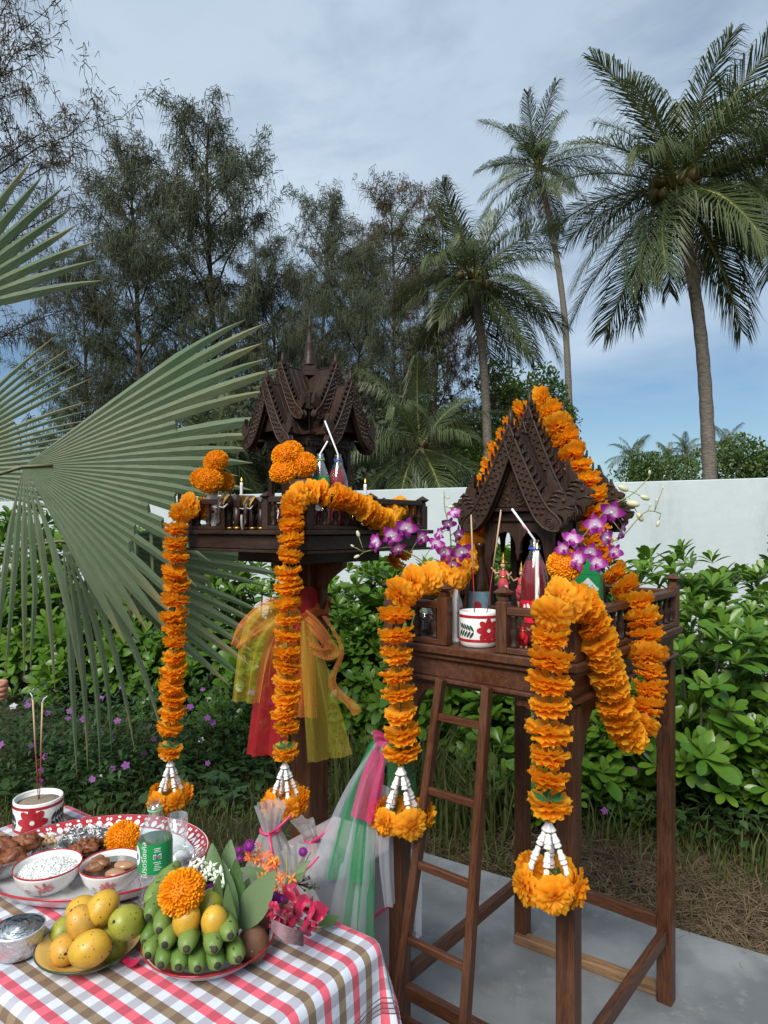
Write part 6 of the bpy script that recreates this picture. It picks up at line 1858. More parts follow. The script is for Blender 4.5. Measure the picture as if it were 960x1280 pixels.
# rice
TRZ = TZ + .007
b = bowl('rice_bowl', 'white flowered bowl heaped with steamed rice', at_z(60, 1112, TRZ), .074, .060)
m = MB(); m.ball((0, 0, .036), (.066, .066, .022), 20, 10, fn=lambda d: 1 + .05 * mnoise.noise(d * 5))
rg = np.random.default_rng(3)
for i in range(650):
    a = rg.uniform(0, 6.28); q = math.sqrt(rg.random()) * .064; z = .036 + .021 * math.sqrt(max(0, 1 - (q / .067) ** 2)) + rg.uniform(0, .0035)
    d = V(rg.normal(0, 1, 3)) * V((1, 1, .4)) if False else V((rg.normal(), rg.normal(), rg.normal() * .4))
    M = axis_mat((q * math.cos(a), q * math.sin(a), z), d, 0, 1)
    l, w = .0046, .0016
    m.add([(0, 0, -l), (w, 0, 0), (0, w, 0), (-w, 0, 0), (0, -w, 0), (0, 0, l)], [(0, 2, 1), (0, 3, 2), (0, 4, 3), (0, 1, 4), (5, 1, 2), (5, 2, 3), (5, 3, 4), (5, 4, 1)], M=M, smooth=True)
o_ = m.build('rice', 'rice', b, kind='stuff')
# stew
b = bowl('stew_bowl', 'white flowered bowl of dark stew with brown eggs', at_z(139, 1110, TRZ), .070, .060)
m = MB(); m.lathe([(.0625, .046), (.03, .0465), (.0005, .0465)], 28); m.build('broth', 'broth', b)
for (x, y) in ((.026, .012), (.020, -.026)):
    m = MB(); m.ball((x, y, .047), (.024, .017, .010), 16, 10); m.build('egg', 'egg', b)
for k in range(6):
    m = MB(); lump(m, (rr.uniform(-.042, -.004), rr.uniform(-.03, .03), .048 + rr.uniform(0, .006)), (.019, .012, .011), rr, .4); m.build('meat_piece', 'meat', b)
# fried chicken in a glass bowl
b = bowl('chicken_bowl', 'glass bowl piled with fried chicken at the tray edge', at_z(2, 1092, TRZ), .088, .058, 'glass', None, False)
for k in range(11):
    a = k * 2.4; q = .022 + .032 * (k % 3) / 2 if k < 9 else .01
    m = MB(); lump(m, (q * math.cos(a), q * math.sin(a), .042 + .013 * (k // 4)), (.034, .022, .019), rr, .5, 18, M=Matrix.Translation((0, 0, 0))); m.build('chicken_piece', 'chicken', b)
# peanuts in a small glass bowl
b = bowl('peanut_bowl', 'small glass bowl of fried peanuts behind the rice', at_z(52, 1074, TRZ), .048, .048, 'glass', None, False)
for k in range(46):
    a = k * 2.4; q = .034 * math.sqrt((k % 23) / 23)
    m = MB() if k == 0 else None
    if k == 0: m.ball((0, 0, 0), (.0085, .0055, .005), 8, 6); PN = m.mesh('peanut', 'peanut')
    link('peanut', PN, b, trs((q * math.cos(a), q * math.sin(a), .030 + .010 * (k // 23) + rr.uniform(0, .004)), (rr.uniform(-.5, .5), rr.uniform(-.5, .5), rr.random() * 6)))
# walnut-like fried pork in a dark shell
b = bowl('pork_bowl', 'dark shell bowl of crisp fried pork', at_z(108, 1078, TRZ), .046, .040, 'shell_dark', None, False)
for k in range(8):
    a = k * 2.4; q = .030 * math.sqrt(k / 8)
    m = MB(); lump(m, (q * math.cos(a), q * math.sin(a) - .006, .040 + .006 * (k % 2)), (.017, .014, .011), rr, .6, 16); m.build('pork_piece', 'chicken', b)
m = MB(); lump(m, (-.004, -.050, .020), (.024, .016, .014), rr, .6, 16); m.build('pork_piece', 'chicken', b)
# shredded coconut on black sesame
b = bowl('sweets_dish', 'low dish heaped with black and white coconut shreds', at_z(108, 1060, TRZ), .068, .026, 'ceramic', None, False)
m = MB(); rg = np.random.default_rng(8)
for (cx_, cy_, rr0) in ((-.022, 0, .040), (.028, .004, .040)):
    m.ball((cx_, cy_, .024), (rr0 * .95, rr0 * .8, .026), 14, 8, r=.9)
    for i in range(330):
        d = V((rg.normal(), rg.normal(), abs(rg.normal()))).normalized(); p = V((cx_ + d.x * rr0, cy_ + d.y * rr0 * .85, .024 + d.z * .030))
        e = V((rg.normal(), rg.normal(), rg.normal() * .5)).normalized() * rg.uniform(.004, .009); s = d.cross(e).normalized() * .0011
        m.add([p - s, p + s, p + e + s + d * .003, p + e - s + d * .003], [(0, 1, 2, 3)], None, 0.0 if rg.random() < .74 else 1.0)
m.build('coconut_shreds', 'shreds', b, kind='stuff')
pom_at(at(153, 1048, 1.74), .046, 'marigold head lying among the bowls on the tray', (-.2, -.6, .7), 0)
tumbler(at_z(222, 1070, TRZ), .026, .105, 'clear tumbler behind the water bottle on the tray', None)
b = bowl('glass_bowl', 'small glass bowl of white sweets behind the water bottle', at_z(224, 1087, TRZ), .046, .040, 'glass', None, False)
m = MB()
for k in range(5): lump(m, (rr.uniform(-.018, .018), rr.uniform(-.018, .018), .024 + .004 * k), (.017, .015, .012), rr, .3, 12)
m.build('sweets', 'rice', b, kind='stuff')

# water bottle with a green label
wb, pf = bottle(tz(194, 1127), .228, .0375, 'open clear water bottle with green label on the table', None, 0, 'cap_green', 'label_green', lab=(.345, .635), wz=.215, waist=.84)
rf_ = lambda z: float(np.interp(z, [p[1] for p in pf], [p[0] for p in pf]))
tm_ = text_mesh('โปรดรีไซเคิล', .0165, 'label_white')
zc = .228 * .49
def wrap_mesh(me, r, th0, z0, off, turn=True):
    for v in me.vertices:
        x, y = v.co.x, v.co.y
        s, z = ((-y, x) if turn else (x, y))
        a = th0 + s / r; v.co = ((r + off) * math.cos(a), (r + off) * math.sin(a), z0 + z)
    return me
link('lettering', wrap_mesh(tm_, .0375, -PI / 2 - .45 + .15, zc, .0014), wb)
d = MB(); decal(d, oval(0, 0, .013, .022, 0, 20), rf_, -PI / 2 - 1.02 + .05, zc + .004, 0, .0012); d.build('label_oval', 'label_white', wb)
d = MB(); decal(d, oval(0, 0, .004, .008), rf_, -PI / 2 - .98 + .05, zc + .002, 0, .0018); d.build('label_mark', 'cap_blue', wb)
d = MB()
def lrect(m_, s0, z0_, w_, h_, off): decal(m_, [(s0 - w_ / 2, z0_ - h_ / 2), (s0 + w_ / 2, z0_ - h_ / 2), (s0 + w_ / 2, z0_ + h_ / 2), (s0 - w_ / 2, z0_ + h_ / 2)], rf_, -PI / 2 + .45, zc, 0, off)
lrect(d, 0, .006, .017, .011, .0012)
for k in range(5): lrect(d, -.001 + .002 * (k % 2), -.006 - k * .0042, .016 - .003 * (k % 3), .0012, .0012)
for k in range(3): lrect(d, 0, .017 + k * .0036, .015 - .003 * (k % 2), .0011, .0012)
d.build('label_print', 'label_white', wb)
d = MB()
for k in range(9): lrect(d, -.0068 + k * .0017, .0065, .0007 + .0003 * (k % 3 == 0), .0085, .0018)
d.build('barcode', 'ink', wb)
d = MB(); d.lathe([(.030, .228 * .10), (.0005, .228 * .10)], 24); 
m = MB(); m.lathe([(.026, .003), (.0345, .010), (.0355, .022), (.0355, .228 * .095), (.0345, .228 * .10)], 28); m.build('water', 'glass', wb)

# yellow plate of mangoes
def plate(name, label, loc, r, top, rimmat, h=.026):
    t = thing(name, label, 'plate', loc, 0, 'enamel plates')
    m = MB(); m.lathe([(r * .62, 0), (r * .66, .001), (r * .80, .006), (r * .985, h - .002), (r, h), (r * .985, h + .001), (r * .80, .010), (r * .62, .005), (.0005, .005)], 48); p = m.build('body', top, t)
    m = MB(); m.lathe([(r * .985, h - .0035), (r * 1.008, h), (r * .99, h + .0022), (r * .97, h - .0005)], 48); m.f = m.f[:-2]; m.m = m.m[:-2]; m.sm = m.sm[:-2]; m.build('rim_line', rimmat, p)
    return t
plate('fruit_plate', 'yellow enamel plate with dark rim holding mangoes', tz(112, 1190), .100, 'enamel_yellow', 'enamel_darkgreen', .022)
pr_ = plate('fruit_plate', 'red rimmed enamel plate holding green bananas and fruit', tz(262, 1187), .130, 'enamel_white', 'glaze_red', .030)
m = MB(); m.lathe([(.082, .0065), (.1048, .0118), (.1278, .0300)], 48); m.f = m.f[:-2]; m.m = m.m[:-2]; m.sm = m.sm[:-2]; m.build('inside_glaze', 'glaze_red', pr_)
def mango(p, r, mat, ax, label, seed, group='mangoes'):
    t = thing('mango', label, 'mango', p, 0, group); rr_ = random.Random(seed)
    M = axis_mat((0, 0, 0), ax, rr_.random() * 6)
    m = MB(); m.ball((0, 0, 0), (r * .93, r * .98, r * 1.14), 22, 16, M=M, fn=lambda d: 1 + .05 * d.x * d.z + .035 * mnoise.noise(d * 1.5 + V((seed, 0, 0)))); b_ = m.build('fruit', mat, t)
    m = MB(); m.ball((0, 0, r * 1.13), (r * .10, r * .10, r * .05), 8, 6, M=M)
    for k in range(9):
        d = V((rr_.gauss(0, 1), rr_.gauss(0, 1), rr_.gauss(0, 1))).normalized(); s = r * rr_.uniform(.018, .055)
        p_ = V((d.x * r * .93, d.y * r * .98, d.z * r * 1.14)); m.ball(tuple(p_ * .985), (s, s, s), 6, 5, M=M)
    m.build('spots', 'mango_spot', b_, kind='stuff')
ML = 'mango on the yellow plate: '
for i, (px, py, Yp, r, mt, ax, lab) in enumerate((
        (81, 1187, 1.315, .0300, 'mango_ripe', (.3, -.6, .2), 'small orange speckled mango at the front of the yellow plate'),
        (113, 1186, 1.275, .0340, 'mango_yellow', (.9, .2, .1), 'large yellow mango lowest at the front of the yellow plate'),
        (140, 1181, 1.335, .0310, 'mango_green', (-.2, .5, .4), 'greenish yellow mango low down on the yellow plate beside the bananas'),
        (103, 1154, 1.325, .0310, 'mango_ripe', (-.5, -.2, .8), 'orange and green mango resting in the middle of the yellow plate pile'),
        (128, 1135, 1.345, .0310, 'mango_yellow', (.3, .4, .3), 'yellow mango on top of the yellow plate pile'),
        (159, 1153, 1.300, .0325, 'mango_green', (-.4, -.8, .5), 'green mango with dark stem scar against the bananas'),
        (103, 1137, 1.425, .0290, 'mango_yellow', (.5, .2, .1), 'yellow mango half hidden at the back of the yellow plate pile'),
        (80, 1164, 1.395, .0270, 'mango_green', (.2, .6, .3), 'small green mango at the back edge of the yellow plate'),
        (134, 1160, 1.390, .0300, 'mango_yellow', (.1, .4, .9), 'mango deep inside the yellow plate pile'))):
    mango(at(px, py, Yp), r, mt, ax, lab, i)
# fruit on the red plate
for i, (px, py, Yp, r, mt, ax, lab) in enumerate((
        (233, 1150, 1.270, .0270, 'mango_yellow', (.2, .3, .9), 'yellow mango on the bananas beneath the marigold'),
        (268, 1152, 1.265, .0255, 'mango_yellow', (-.1, .2, 1), 'upright yellow mango on the bananas beside the betel leaves'),
        (263, 1132, 1.320, .0270, 'mango_green', (.2, .3, .6), 'greenish mango behind the two on the bananas'))):
    mango(at(px, py, Yp), r, mt, ax, lab, 20 + i)
pom_at(at(227, 1115, 1.285), .045, 'marigold head on top of the bananas', (-.2, -.55, .8), 1)
for i, (px, py, Yp, r) in enumerate(((316, 1180, 1.330, .0310), (322, 1150, 1.400, .0300))):
    p = at(px, py, Yp); t = thing('sapodilla', ('brown round sapodilla in front on the red rimmed plate', 'brown round sapodilla behind the other under the betel leaf')[i], 'fruit', p, 0, 'brown fruit')
    m = MB(); m.ball((0, 0, 0), (r, r, r * 1.10), 22, 16, fn=lambda d: 1 + .02 * mnoise.noise(d * 2)); m.build('fruit', 'sapodilla', t)
    m = MB(); m.ball((.004, -r * .98, .004), (.002, .001, .002), 6, 5); m.build('scar', 'peanut', t)
bn = thing('banana_bunch', 'bunch of short green bananas on the red rimmed plate', 'bananas', tz(250, 1195) + V((0, 0, .01)))
o = bn.location.copy()
hub = at(246, 1150, 1.42); hub.z = TZ + .085
for i, (px, py, Yp, hx_, hz_) in enumerate(((201, 1206, 1.235, -.02, -.035), (223, 1209, 1.222, -.01, -.04), (247, 1211, 1.218, 0, -.04), (272, 1207, 1.222, .01, -.04), (298, 1199, 1.235, .03, -.035),
                                        (185, 1194, 1.262, -.05, -.03), (206, 1181, 1.235, -.02, 0), (233, 1186, 1.215, -.005, 0), (268, 1187, 1.215, .01, 0), (288, 1170, 1.235, .03, .0),
                                        (181, 1178, 1.285, -.05, .0), (186, 1146, 1.290, -.05, .03), (184, 1131, 1.330, -.05, .045), (199, 1163, 1.255, -.035, .02))):
    tip = at(px, py, Yp); h = hub + V((hx_, 0, hz_))
    d = (tip - h); d.normalize(); h = tip - d * .115
    h.z = max(h.z, TZ + .026); tip.z = max(tip.z, TZ + .024)
    mid = tip.lerp(h, .5) + V((0, 0, -.002)) + V((d.x * .1, 0, 0)) * .1
    pts_, _ = spline([h, tip.lerp(h, .72), mid, tip.lerp(h, .18), tip], 14)
    rad = [.0195 * (lerp(.45, 1, min(1, k / 4)) if k < 4 else (1.0 if k < 10 else (1, .93, .78, .46)[k - 10])) for k in range(14)]
    m = MB(); m.tube([p - o for p in pts_], rad, 10, r=rr.random(), smooth=True, lobe=.09); bo = m.build('banana', 'banana_green', bn)
    m = MB(); e = pts_[-1] - o; m.tube([e - d * .004, e + d * .001, e + d * .005], [.0098, .0062, .0046], 7); m.build('tip', 'banana_tip', bo)
m = MB(); hh = hub - o; m.tube([hh + V((-.03, .0, -.02)), hh + V((0, .01, .0)), hh + V((.02, .02, .01))], [.02, .024, .015], 8); m.build('crown', 'banana_green', bn)

# betel leaves, crown flowers
bl_ = thing('betel_leaves', 'bundle of folded green betel leaves standing behind the fruit', 'leaves', at(285, 1165, 1.36)); o = bl_.location.copy()
def bigleaf(root, o, base, tip, w, nrm_, r, name='leaf', mat='betel_leaf', fold=.25, curl=.1):
    base, tip = V(base), V(tip); x = (tip - base); l = x.length; x.normalize(); n = V(nrm_); n = (n - x * n.dot(x)).normalized(); y = n.cross(x)
    v_, f_ = leaf_mb(1.0, w / l, fold, curl, 8, 'other'); m = MB(); m.add(v_, f_, None, r, smooth=True)
    return m.build(name, mat, root, basis(base - o, x, y, n) @ Matrix.Scale(l, 4))
for (b_, t_, w_, n_, r_, f_) in (((284, 1165, 1.34), (268, 1098, 1.30), .050, (-.6, -.8, .3), .3, .5), ((288, 1168, 1.33), (296, 1078, 1.33), .052, (.3, -.9, .2), .0, .3), ((300, 1160, 1.33), (340, 1092, 1.32), .068, (-.15, -.95, .3), 1.0, .12),
                                 ((292, 1168, 1.31), (283, 1075, 1.32), .030, (.8, -.6, .1), .6, .8), ((296, 1172, 1.30), (281, 1110, 1.28), .034, (-.3, -.9, .2), .5, .5), ((290, 1165, 1.36), (310, 1100, 1.37), .05, (0, -.9, .4), .2, .3),
                                 ((275, 1130, 1.42), (262, 1055, 1.46), .055, (-.3, -.8, .5), .2, .3), ((280, 1125, 1.46), (288, 1050, 1.50), .05, (.2, -.8, .5), .4, .3)):
    bigleaf(bl_, o, at(*b_), at(*t_), w_, n_, r_, fold=f_)
cf = thing('crown_flowers', 'cluster of waxy greenish white flowers behind the fruit', 'flowers', at(262, 1105, 1.43)); o = cf.location.copy()
st_ = MB()
for k in range(5):
    a = k * 2 * PI / 5
    st_.add([(0, 0, .15), (.45, -.22, .05), (1, 0, -.25), (.45, .22, .05), (.5, 0, .12)], [(0, 1, 4), (1, 2, 4), (2, 3, 4), (3, 0, 4)], M=Matrix.Rotation(a, 4, 'Z'))
st_.lathe([(.22, .0), (.30, .2), (.18, .42), (.0005, .46)], 8)
STAR = st_.mesh('flower', 'crown_flower')
for k, (px, py, Yp) in enumerate(((240, 1082, 1.42), (252, 1078, 1.40), (264, 1084, 1.40), (276, 1090, 1.38), (283, 1096, 1.36), (258, 1092, 1.38), (246, 1094, 1.40), (270, 1098, 1.36), (236, 1092, 1.43), (280, 1104, 1.35))):
    p = at(px, py, Yp); link('flower', STAR, cf, axis_mat(p - o, (rr.uniform(-.6, .6), -.8, .6), k, .0155))
    m = MB(); m.tube([p - o, V((0, 0, 0))], .0016, 5); m.build('stem', 'shrub_stem', cf)

# bouquet with a pink bow
bq = thing('flower_bouquet', 'mixed bouquet of orange and purple flowers tied with a pink bow', 'bouquet', tz(352, 1160)); o = bq.location.copy()
flo = MB()
for k in range(4):
    flo.add([(0, 0, 0), (.45, -.22, .05), (1, 0, 0), (.45, .22, .05)], [(0, 1, 2, 3)], M=Matrix.Rotation(k * PI / 2, 4, 'Z'))
FLO = [None, None, None]
for j in range(3):
    mm = MB(); mm.add(flo.v, flo.f, None, (.0, .4, 1.0)[j]); FLO[j] = mm.mesh('floret', 'ixora')
for k in range(64):
    cx_, cy_, Yc = ((322, 1072, 1.46), (340, 1082, 1.44), (350, 1108, 1.40), (330, 1092, 1.43))[k % 4]
    p = at(cx_ + rr.gauss(0, 8), cy_ + rr.gauss(0, 7), Yc + rr.gauss(0, .012)); link('floret', FLO[k % 3], bq, axis_mat(p - o, (rr.uniform(-.7, .7), -.8, rr.uniform(.1, 1)), rr.random() * 6, rr.uniform(.009, .013)))
am = MB()
for i in range(90):
    z = 1 - 2 * (i + .5) / 90; a = i * 2.4; d = V((math.sqrt(1 - z * z) * math.cos(a), math.sqrt(1 - z * z) * math.sin(a), z)); x = d.orthogonal().normalized(); y = d.cross(x)
    am.add([d * .6 - x * .14, d * .6 + x * .14, d * 1.05 + y * .05], [(0, 1, 2)]); am.add([d * .6 - y * .14, d * .6 + y * .14, d * 1.05], [(0, 1, 2)])
am.ball((0, 0, 0), .75, 10, 8); AMR = am.mesh('amaranth', 'amaranth')
for (px, py, Yp, s_) in ((312, 1058, 1.44, .014), (299, 1063, 1.46, .009), (379, 1065, 1.44, .011), (345, 1122, 1.36, .013), (352, 1124, 1.36, .010), (263, 1112, 1.35, .012), (300, 1074, 1.44, .008)):
    p = at(px, py, Yp); link('amaranth', AMR, bq, Matrix.Translation(p - o) @ Matrix.Scale(s_, 4))
for k in range(16):
    a = at(352 + rr.uniform(-6, 6), 1140, 1.39); b = at(rr.uniform(298, 395), rr.uniform(1060, 1115), rr.uniform(1.40, 1.48))
    m = MB(); m.tube([a - o, a.lerp(b, .5) - o + V((rr.uniform(-.01, .01), 0, .008)), b - o], [.0022, .0018, .0012], 5); m.build('stem', 'orchid_stem', bq)
for (b_, t_, w_, r_) in (((352, 1120, 1.40), (386, 1075, 1.42), .028, .5), ((355, 1115, 1.41), (375, 1092, 1.37), .024, .8), ((340, 1100, 1.43), (300, 1085, 1.42), .03, .3), ((392, 1155, 1.47), (424, 1145, 1.44), .022, .1), ((392, 1158, 1.46), (420, 1152, 1.42), .018, .1)):
    bigleaf(bq, o, at(*b_), at(*t_), w_, (0, -.7, .6), r_)
for k in range(14):
    a = at(372, 1105, 1.42); b = at(rr.uniform(378, 402), rr.uniform(1096, 1114), 1.43)
    m = MB(); m.tube([a - o, b - o], .0008, 4); m.ball(tuple(b - o), .0026, 6, 5); m.build('seed_spray', 'shrub_stem', bq)
def petal_sheet(fn, nu, nv): m = MB(); m.grid(fn, nu, nv); return m
for k in range(15):
    px, py = ((345, 1138), (352, 1152), (366, 1146), (378, 1134), (388, 1146), (380, 1160), (362, 1164), (372, 1126))[k % 8]
    c = at(px + rr.uniform(-5, 5), py + rr.uniform(-4, 4), 1.345 + rr.uniform(-.02, .03)) - o
    M = Matrix.Translation(c) @ Euler((rr.uniform(-.7, .5), rr.uniform(-1.2, 1.2), rr.uniform(-.9, .9))).to_matrix().to_4x4()
    sx_, sy_ = rr.uniform(.016, .026), rr.uniform(.016, .026); f1, f2 = rr.random() * 6, rr.random() * 6
    m = MB(); m.grid(lambda a, b: M @ V(((a - .5) * 2 * sx_ * (.35 + .65 * b), -.020 * math.sin(PI * a) * b + .0045 * math.sin(a * 15 + f1) * b + .004 * math.sin(b * 9 + f2), (b - .4) * 2 * sy_ + .004 * math.sin(a * 8 + f2))), 16, 8)
    m.build('bow_loop', 'satin_pink', bq)
m = MB(); c = at(358, 1158, 1.30) - o
for k in range(7): m.tube([c + V((-.028, 0, .012 - .003 * k)), c + V((0, -.012 - .001 * k, .006 - .004 * k)), c + V((.032, 0, -.012 - .004 * k))], .0024, 6)
m.build('bow_tie', 'satin_dull', bq)
rz_ = MB(); rr2 = random.Random(5)
for (px, py) in ((163, 1202), (190, 1206)):
    pass
p = tz(166, 1206)
pt_ = thing('fallen_petal', 'single dark pink petal lying on the cloth between the plates', 'petal', p)
m = MB(); m.grid(lambda a, b: V(((a - .5) * .034, (b - .5) * .026, .004 + .012 * (a - .5) ** 2 * 4 + .006 * math.sin(b * 3))), 6, 6); m.build('blade', 'satin_pink', pt_)

# silver bowl with a foil lid
sv = thing('silver_bowl', 'embossed silver foil bowl on the table cloth', 'bowl', tz(23, 1190)); 
m = MB(); m.lathe([(.030, 0), (.040, .003), (.0445, .016), (.047, .036), (.0475, .048)], 36); m.f.pop(); m.m.pop(); m.sm.pop(); m.build('body', 'foil', sv)
m = MB(); m.lathe([(.0475, .046), (.0495, .050), (.0470, .0515)], 36); m.f = m.f[:-2]; m.m = m.m[:-2]; m.sm = m.sm[:-2]; m.build('rim', 'foil_flat', sv)
m = MB(); m.lathe([(.0468, .0495), (.030, .047), (.0005, .0485)], 36); m.build('foil_lid', 'foil_flat', sv)
# ------------------------------------------------------------------ gifts behind the table
sheer('bag_film', (0.60, 0.58, 0.57), .42, rough=.35)
gb = thing('gift_box', 'grey gift box with pink ribbon standing beside the lower spirit house leg', 'box', (-.13, 2.22, 0), TT)
m = MB(); m.box((0, 0, .29), (.30, .26, .58), bev=.004); m.build('box', 'box_grey', gb)
for z in (.20, .40): m = MB(); m.box((0, 0, z), (.304, .264, .014), bev=.001); m.build('ribbon', 'ribbon_pink', gb)
def bag(px, py, Yp, zb, r, h, neck, label, seed, lean=(0, 0)):
    p = at(px, py, Yp); p.z = zb
    t = thing('gift_bag', label, 'bag', p, 0, 'tied plastic gift bags'); rr_ = random.Random(seed)
    def f(a, b):
        an = a * 2 * PI
        if b < neck: q = b / neck; rad = r * (1 - .04 * q) * (1 - .80 * q ** 2.2) ; rad *= min(1, .75 + q * 2)
        else: q = (b - neck) / (1 - neck); rad = r * (.15 + .16 * q)
        fold = 1 + .14 * math.sin(an * 9 + seed) * (b ** .8) + .10 * mnoise.noise(V((math.cos(an) * 2, math.sin(an) * 2, b * 4 + seed)))
        return V((rad * fold * math.cos(an) + lean[0] * b * b, rad * fold * math.sin(an) + lean[1] * b * b, h * b + .01 * mnoise.noise(V((a * 9, b * 3, seed)))))
    m = MB(); m.grid(f, 60, 22, uv=lambda a, b: (a, b, 0)); m.build('bag', 'bag_film', t)
    m = MB(); m.box((0, 0, h * .22), (r * 1.15, r * 1.0, h * .42), rot=(0, 0, seed)); m.build('contents', 'box_grey', t)
    m = MB(); zc_ = h * neck; c = V((lean[0] * neck ** 2, lean[1] * neck ** 2, zc_))
    m.tube([c + V((math.cos(k * PI / 5), math.sin(k * PI / 5), 0)) * r * .22 for k in range(11)], .004, 6)
    m.tube([c + V((.0, -r * .2, 0)), c + V((.012, -r * .32, -.05)), c + V((.004, -r * .45, -.11))], [.004, .005, .003], 6); m.tube([c + V((.0, -r * .2, 0)), c + V((.03, -r * .3, .025)), c + V((.065, -r * .3, .06))], [.004, .004, .003], 6)
    m.build('ribbon', 'ribbon_pink', t)
bag(338, 1140, 1.93, .30, .13, .515, .86, 'tied clear plastic gift bag with pink ribbon before the sash tied pillar', 3, (.0, 0))
bag(398, 1120, 2.03, .58, .10, .145, .62, 'small crumpled plastic bag with pink ribbon on top of the grey gift box', 5, (-.05, 0))
bag(372, 1140, 1.80, .42, .10, .33, .80, 'crumpled plastic bag behind the bouquet at the pillar', 8, (-.01, .0))
st = thing('gift_box', 'low grey box under the plastic bags at the pillar', 'box', (-.30, 1.87, 0), TT)
m = MB(); m.box((0, 0, .15), (.36, .20, .298), bev=.004); m.build('box', 'box_grey', st)

# ------------------------------------------------------------------ net sashes
sheer('net_yellow', (0.74, 0.58, 0.05), .26); sheer('net_orange', (0.88, 0.28, 0.05), .40); sheer('net_red', (0.48, 0.010, 0.02), .74)
sheer('net_green', (0.03, 0.36, 0.13), .42); sheer('net_pink', (0.80, 0.03, 0.24), .50); sheer('net_white', (0.62, 0.66, 0.74), .32)
def net(root, name, mat, A, B, o, waves=3, amp=.012, n=30, w=14, ph=0.0):
    """sheet between two edge curves with soft lengthwise folds"""
    ea, _ = spline(A, n + 1); eb, _ = spline(B, n + 1)
    def f(a, b):
        i = int(round(a * n)); p, q = ea[i], eb[i]; d = q - p; t = (ea[min(i + 1, n)] - ea[max(i - 1, 0)]); nn = d.cross(t)
        nn = nn.normalized() if nn.length > 1e-9 else V((0, -1, 0))
        k = amp * min(1, d.length / .05)
        return p + d * b + nn * k * (math.sin(b * PI * 2 * waves + ph + a * 1.5) + .5 * math.sin(b * PI * 5 * waves + a * 4 + ph)) - o
    m = MB(); m.grid(f, n, w, uv=lambda a, b: (a * 2, b, 0)); return m.build(name, mat, root)
K = at(378, 772, 2.72)
ss = thing('sash', 'red, orange and yellow net sashes knotted round the pillar', 'sash', K); o = K.copy()
pm = Ml_
def ring(z0, z1, r, mat, ph=0):
    m = MB(); m.grid(lambda a, b: (Ml_ @ V(((r + .006 * math.sin(a * 31 + b * 5)) * math.copysign(min(1, abs(math.cos(a * 2 * PI)) * 1.25), math.cos(a * 2 * PI)) , (r + .006 * math.sin(a * 27)) * math.copysign(min(1, abs(math.sin(a * 2 * PI)) * 1.25), math.sin(a * 2 * PI)), lerp(z0, z1, b) + .05 * math.sin(a * 2 * PI + ph)))) - o, 48, 8); m.build('wrap', mat, ss)
ring(1.27, 1.36, .062, 'net_red', 0); ring(1.21, 1.31, .066, 'net_red', 2.6); ring(1.20, 1.26, .070, 'net_orange', 1.0)
Yk = 2.66
net(ss, 'tail', 'net_red', [at(350, 765, Yk), at(332, 800, 2.62), at(318, 860, 2.60), at(307, 944, 2.60)], [at(378, 772, Yk), at(368, 820, 2.60), at(362, 880, 2.58), at(358, 946, 2.58)], o, 2, .014)
net(ss, 'tail', 'net_red', [at(352, 765, 2.68), at(340, 820, 2.66), at(342, 890, 2.65)], [at(374, 770, 2.68), at(378, 820, 2.66), at(386, 880, 2.65)], o, 2, .010)
net(ss, 'bow_loop', 'net_orange', [at(376, 762, Yk), at(340, 746, 2.60), at(300, 776, 2.58), at(288, 804, 2.58)], [at(376, 778, Yk), at(345, 786, 2.58), at(318, 800, 2.56), at(300, 812, 2.56)], o, 2, .010)
net(ss, 'bow_loop', 'net_yellow', [at(370, 756, 2.64), at(338, 752, 2.58), at(304, 782, 2.56), at(290, 876, 2.58)], [at(372, 776, 2.64), at(350, 788, 2.56), at(334, 820, 2.55), at(324, 880, 2.57)], o, 2, .012, ph=1)
net(ss, 'bow_loop', 'net_orange', [at(384, 762, Yk), at(405, 780, 2.58), at(424, 815, 2.56), at(412, 826, 2.54), at(392, 818, 2.56)], [at(384, 780, Yk), at(396, 796, 2.58), at(402, 806, 2.56), at(398, 806, 2.56), at(384, 796, 2.58)], o, 2, .010)
net(ss, 'tail', 'net_orange', [at(402, 770, 2.60), at(424, 810, 2.56), at(410, 856, 2.54), at(434, 884, 2.52), at(442, 896, 2.52)], [at(408, 770, 2.60), at(430, 812, 2.56), at(420, 852, 2.54), at(446, 880, 2.52), at(452, 888, 2.52)], o, 1, .004)
net(ss, 'tail', 'net_yellow', [at(374, 775, 2.64), at(376, 830, 2.60), at(380, 900, 2.56), at(384, 954, 2.54)], [at(390, 778, 2.64), at(410, 840, 2.58), at(428, 900, 2.54), at(440, 944, 2.52)], o, 2, .014)
net(ss, 'tail', 'net_orange', [at(376, 775, 2.66), at(372, 840, 2.64), at(370, 896, 2.63)], [at(388, 778, 2.66), at(394, 840, 2.64), at(396, 898, 2.63)], o, 2, .008)
net(ss, 'tail', 'net_yellow', [at(352, 776, 2.62), at(332, 820, 2.60), at(326, 882, 2.60)], [at(368, 776, 2.62), at(360, 820, 2.60), at(352, 870, 2.60)], o, 2, .010)
ss2 = thing('sash', 'green, pink and white net sashes tied to the leg of the lower spirit house', 'sash', at(475, 935, 2.0)); o = ss2.location.copy()
net(ss2, 'tail', 'net_white', [at(470, 925, 1.98), at(430, 985, 1.95), at(400, 1050, 1.93), at(378, 1120, 1.92)], [at(492, 930, 1.96), at(470, 1000, 1.92), at(468, 1080, 1.88), at(462, 1190, 1.86)], o, 3, .020)
net(ss2, 'tail', 'net_green', [at(466, 920, 2.00), at(440, 970, 1.97), at(420, 1030, 1.94), at(402, 1096, 1.92)], [at(486, 935, 1.97), at(470, 985, 1.92), at(458, 1040, 1.88), at(462, 1104, 1.86)], o, 2, .018)
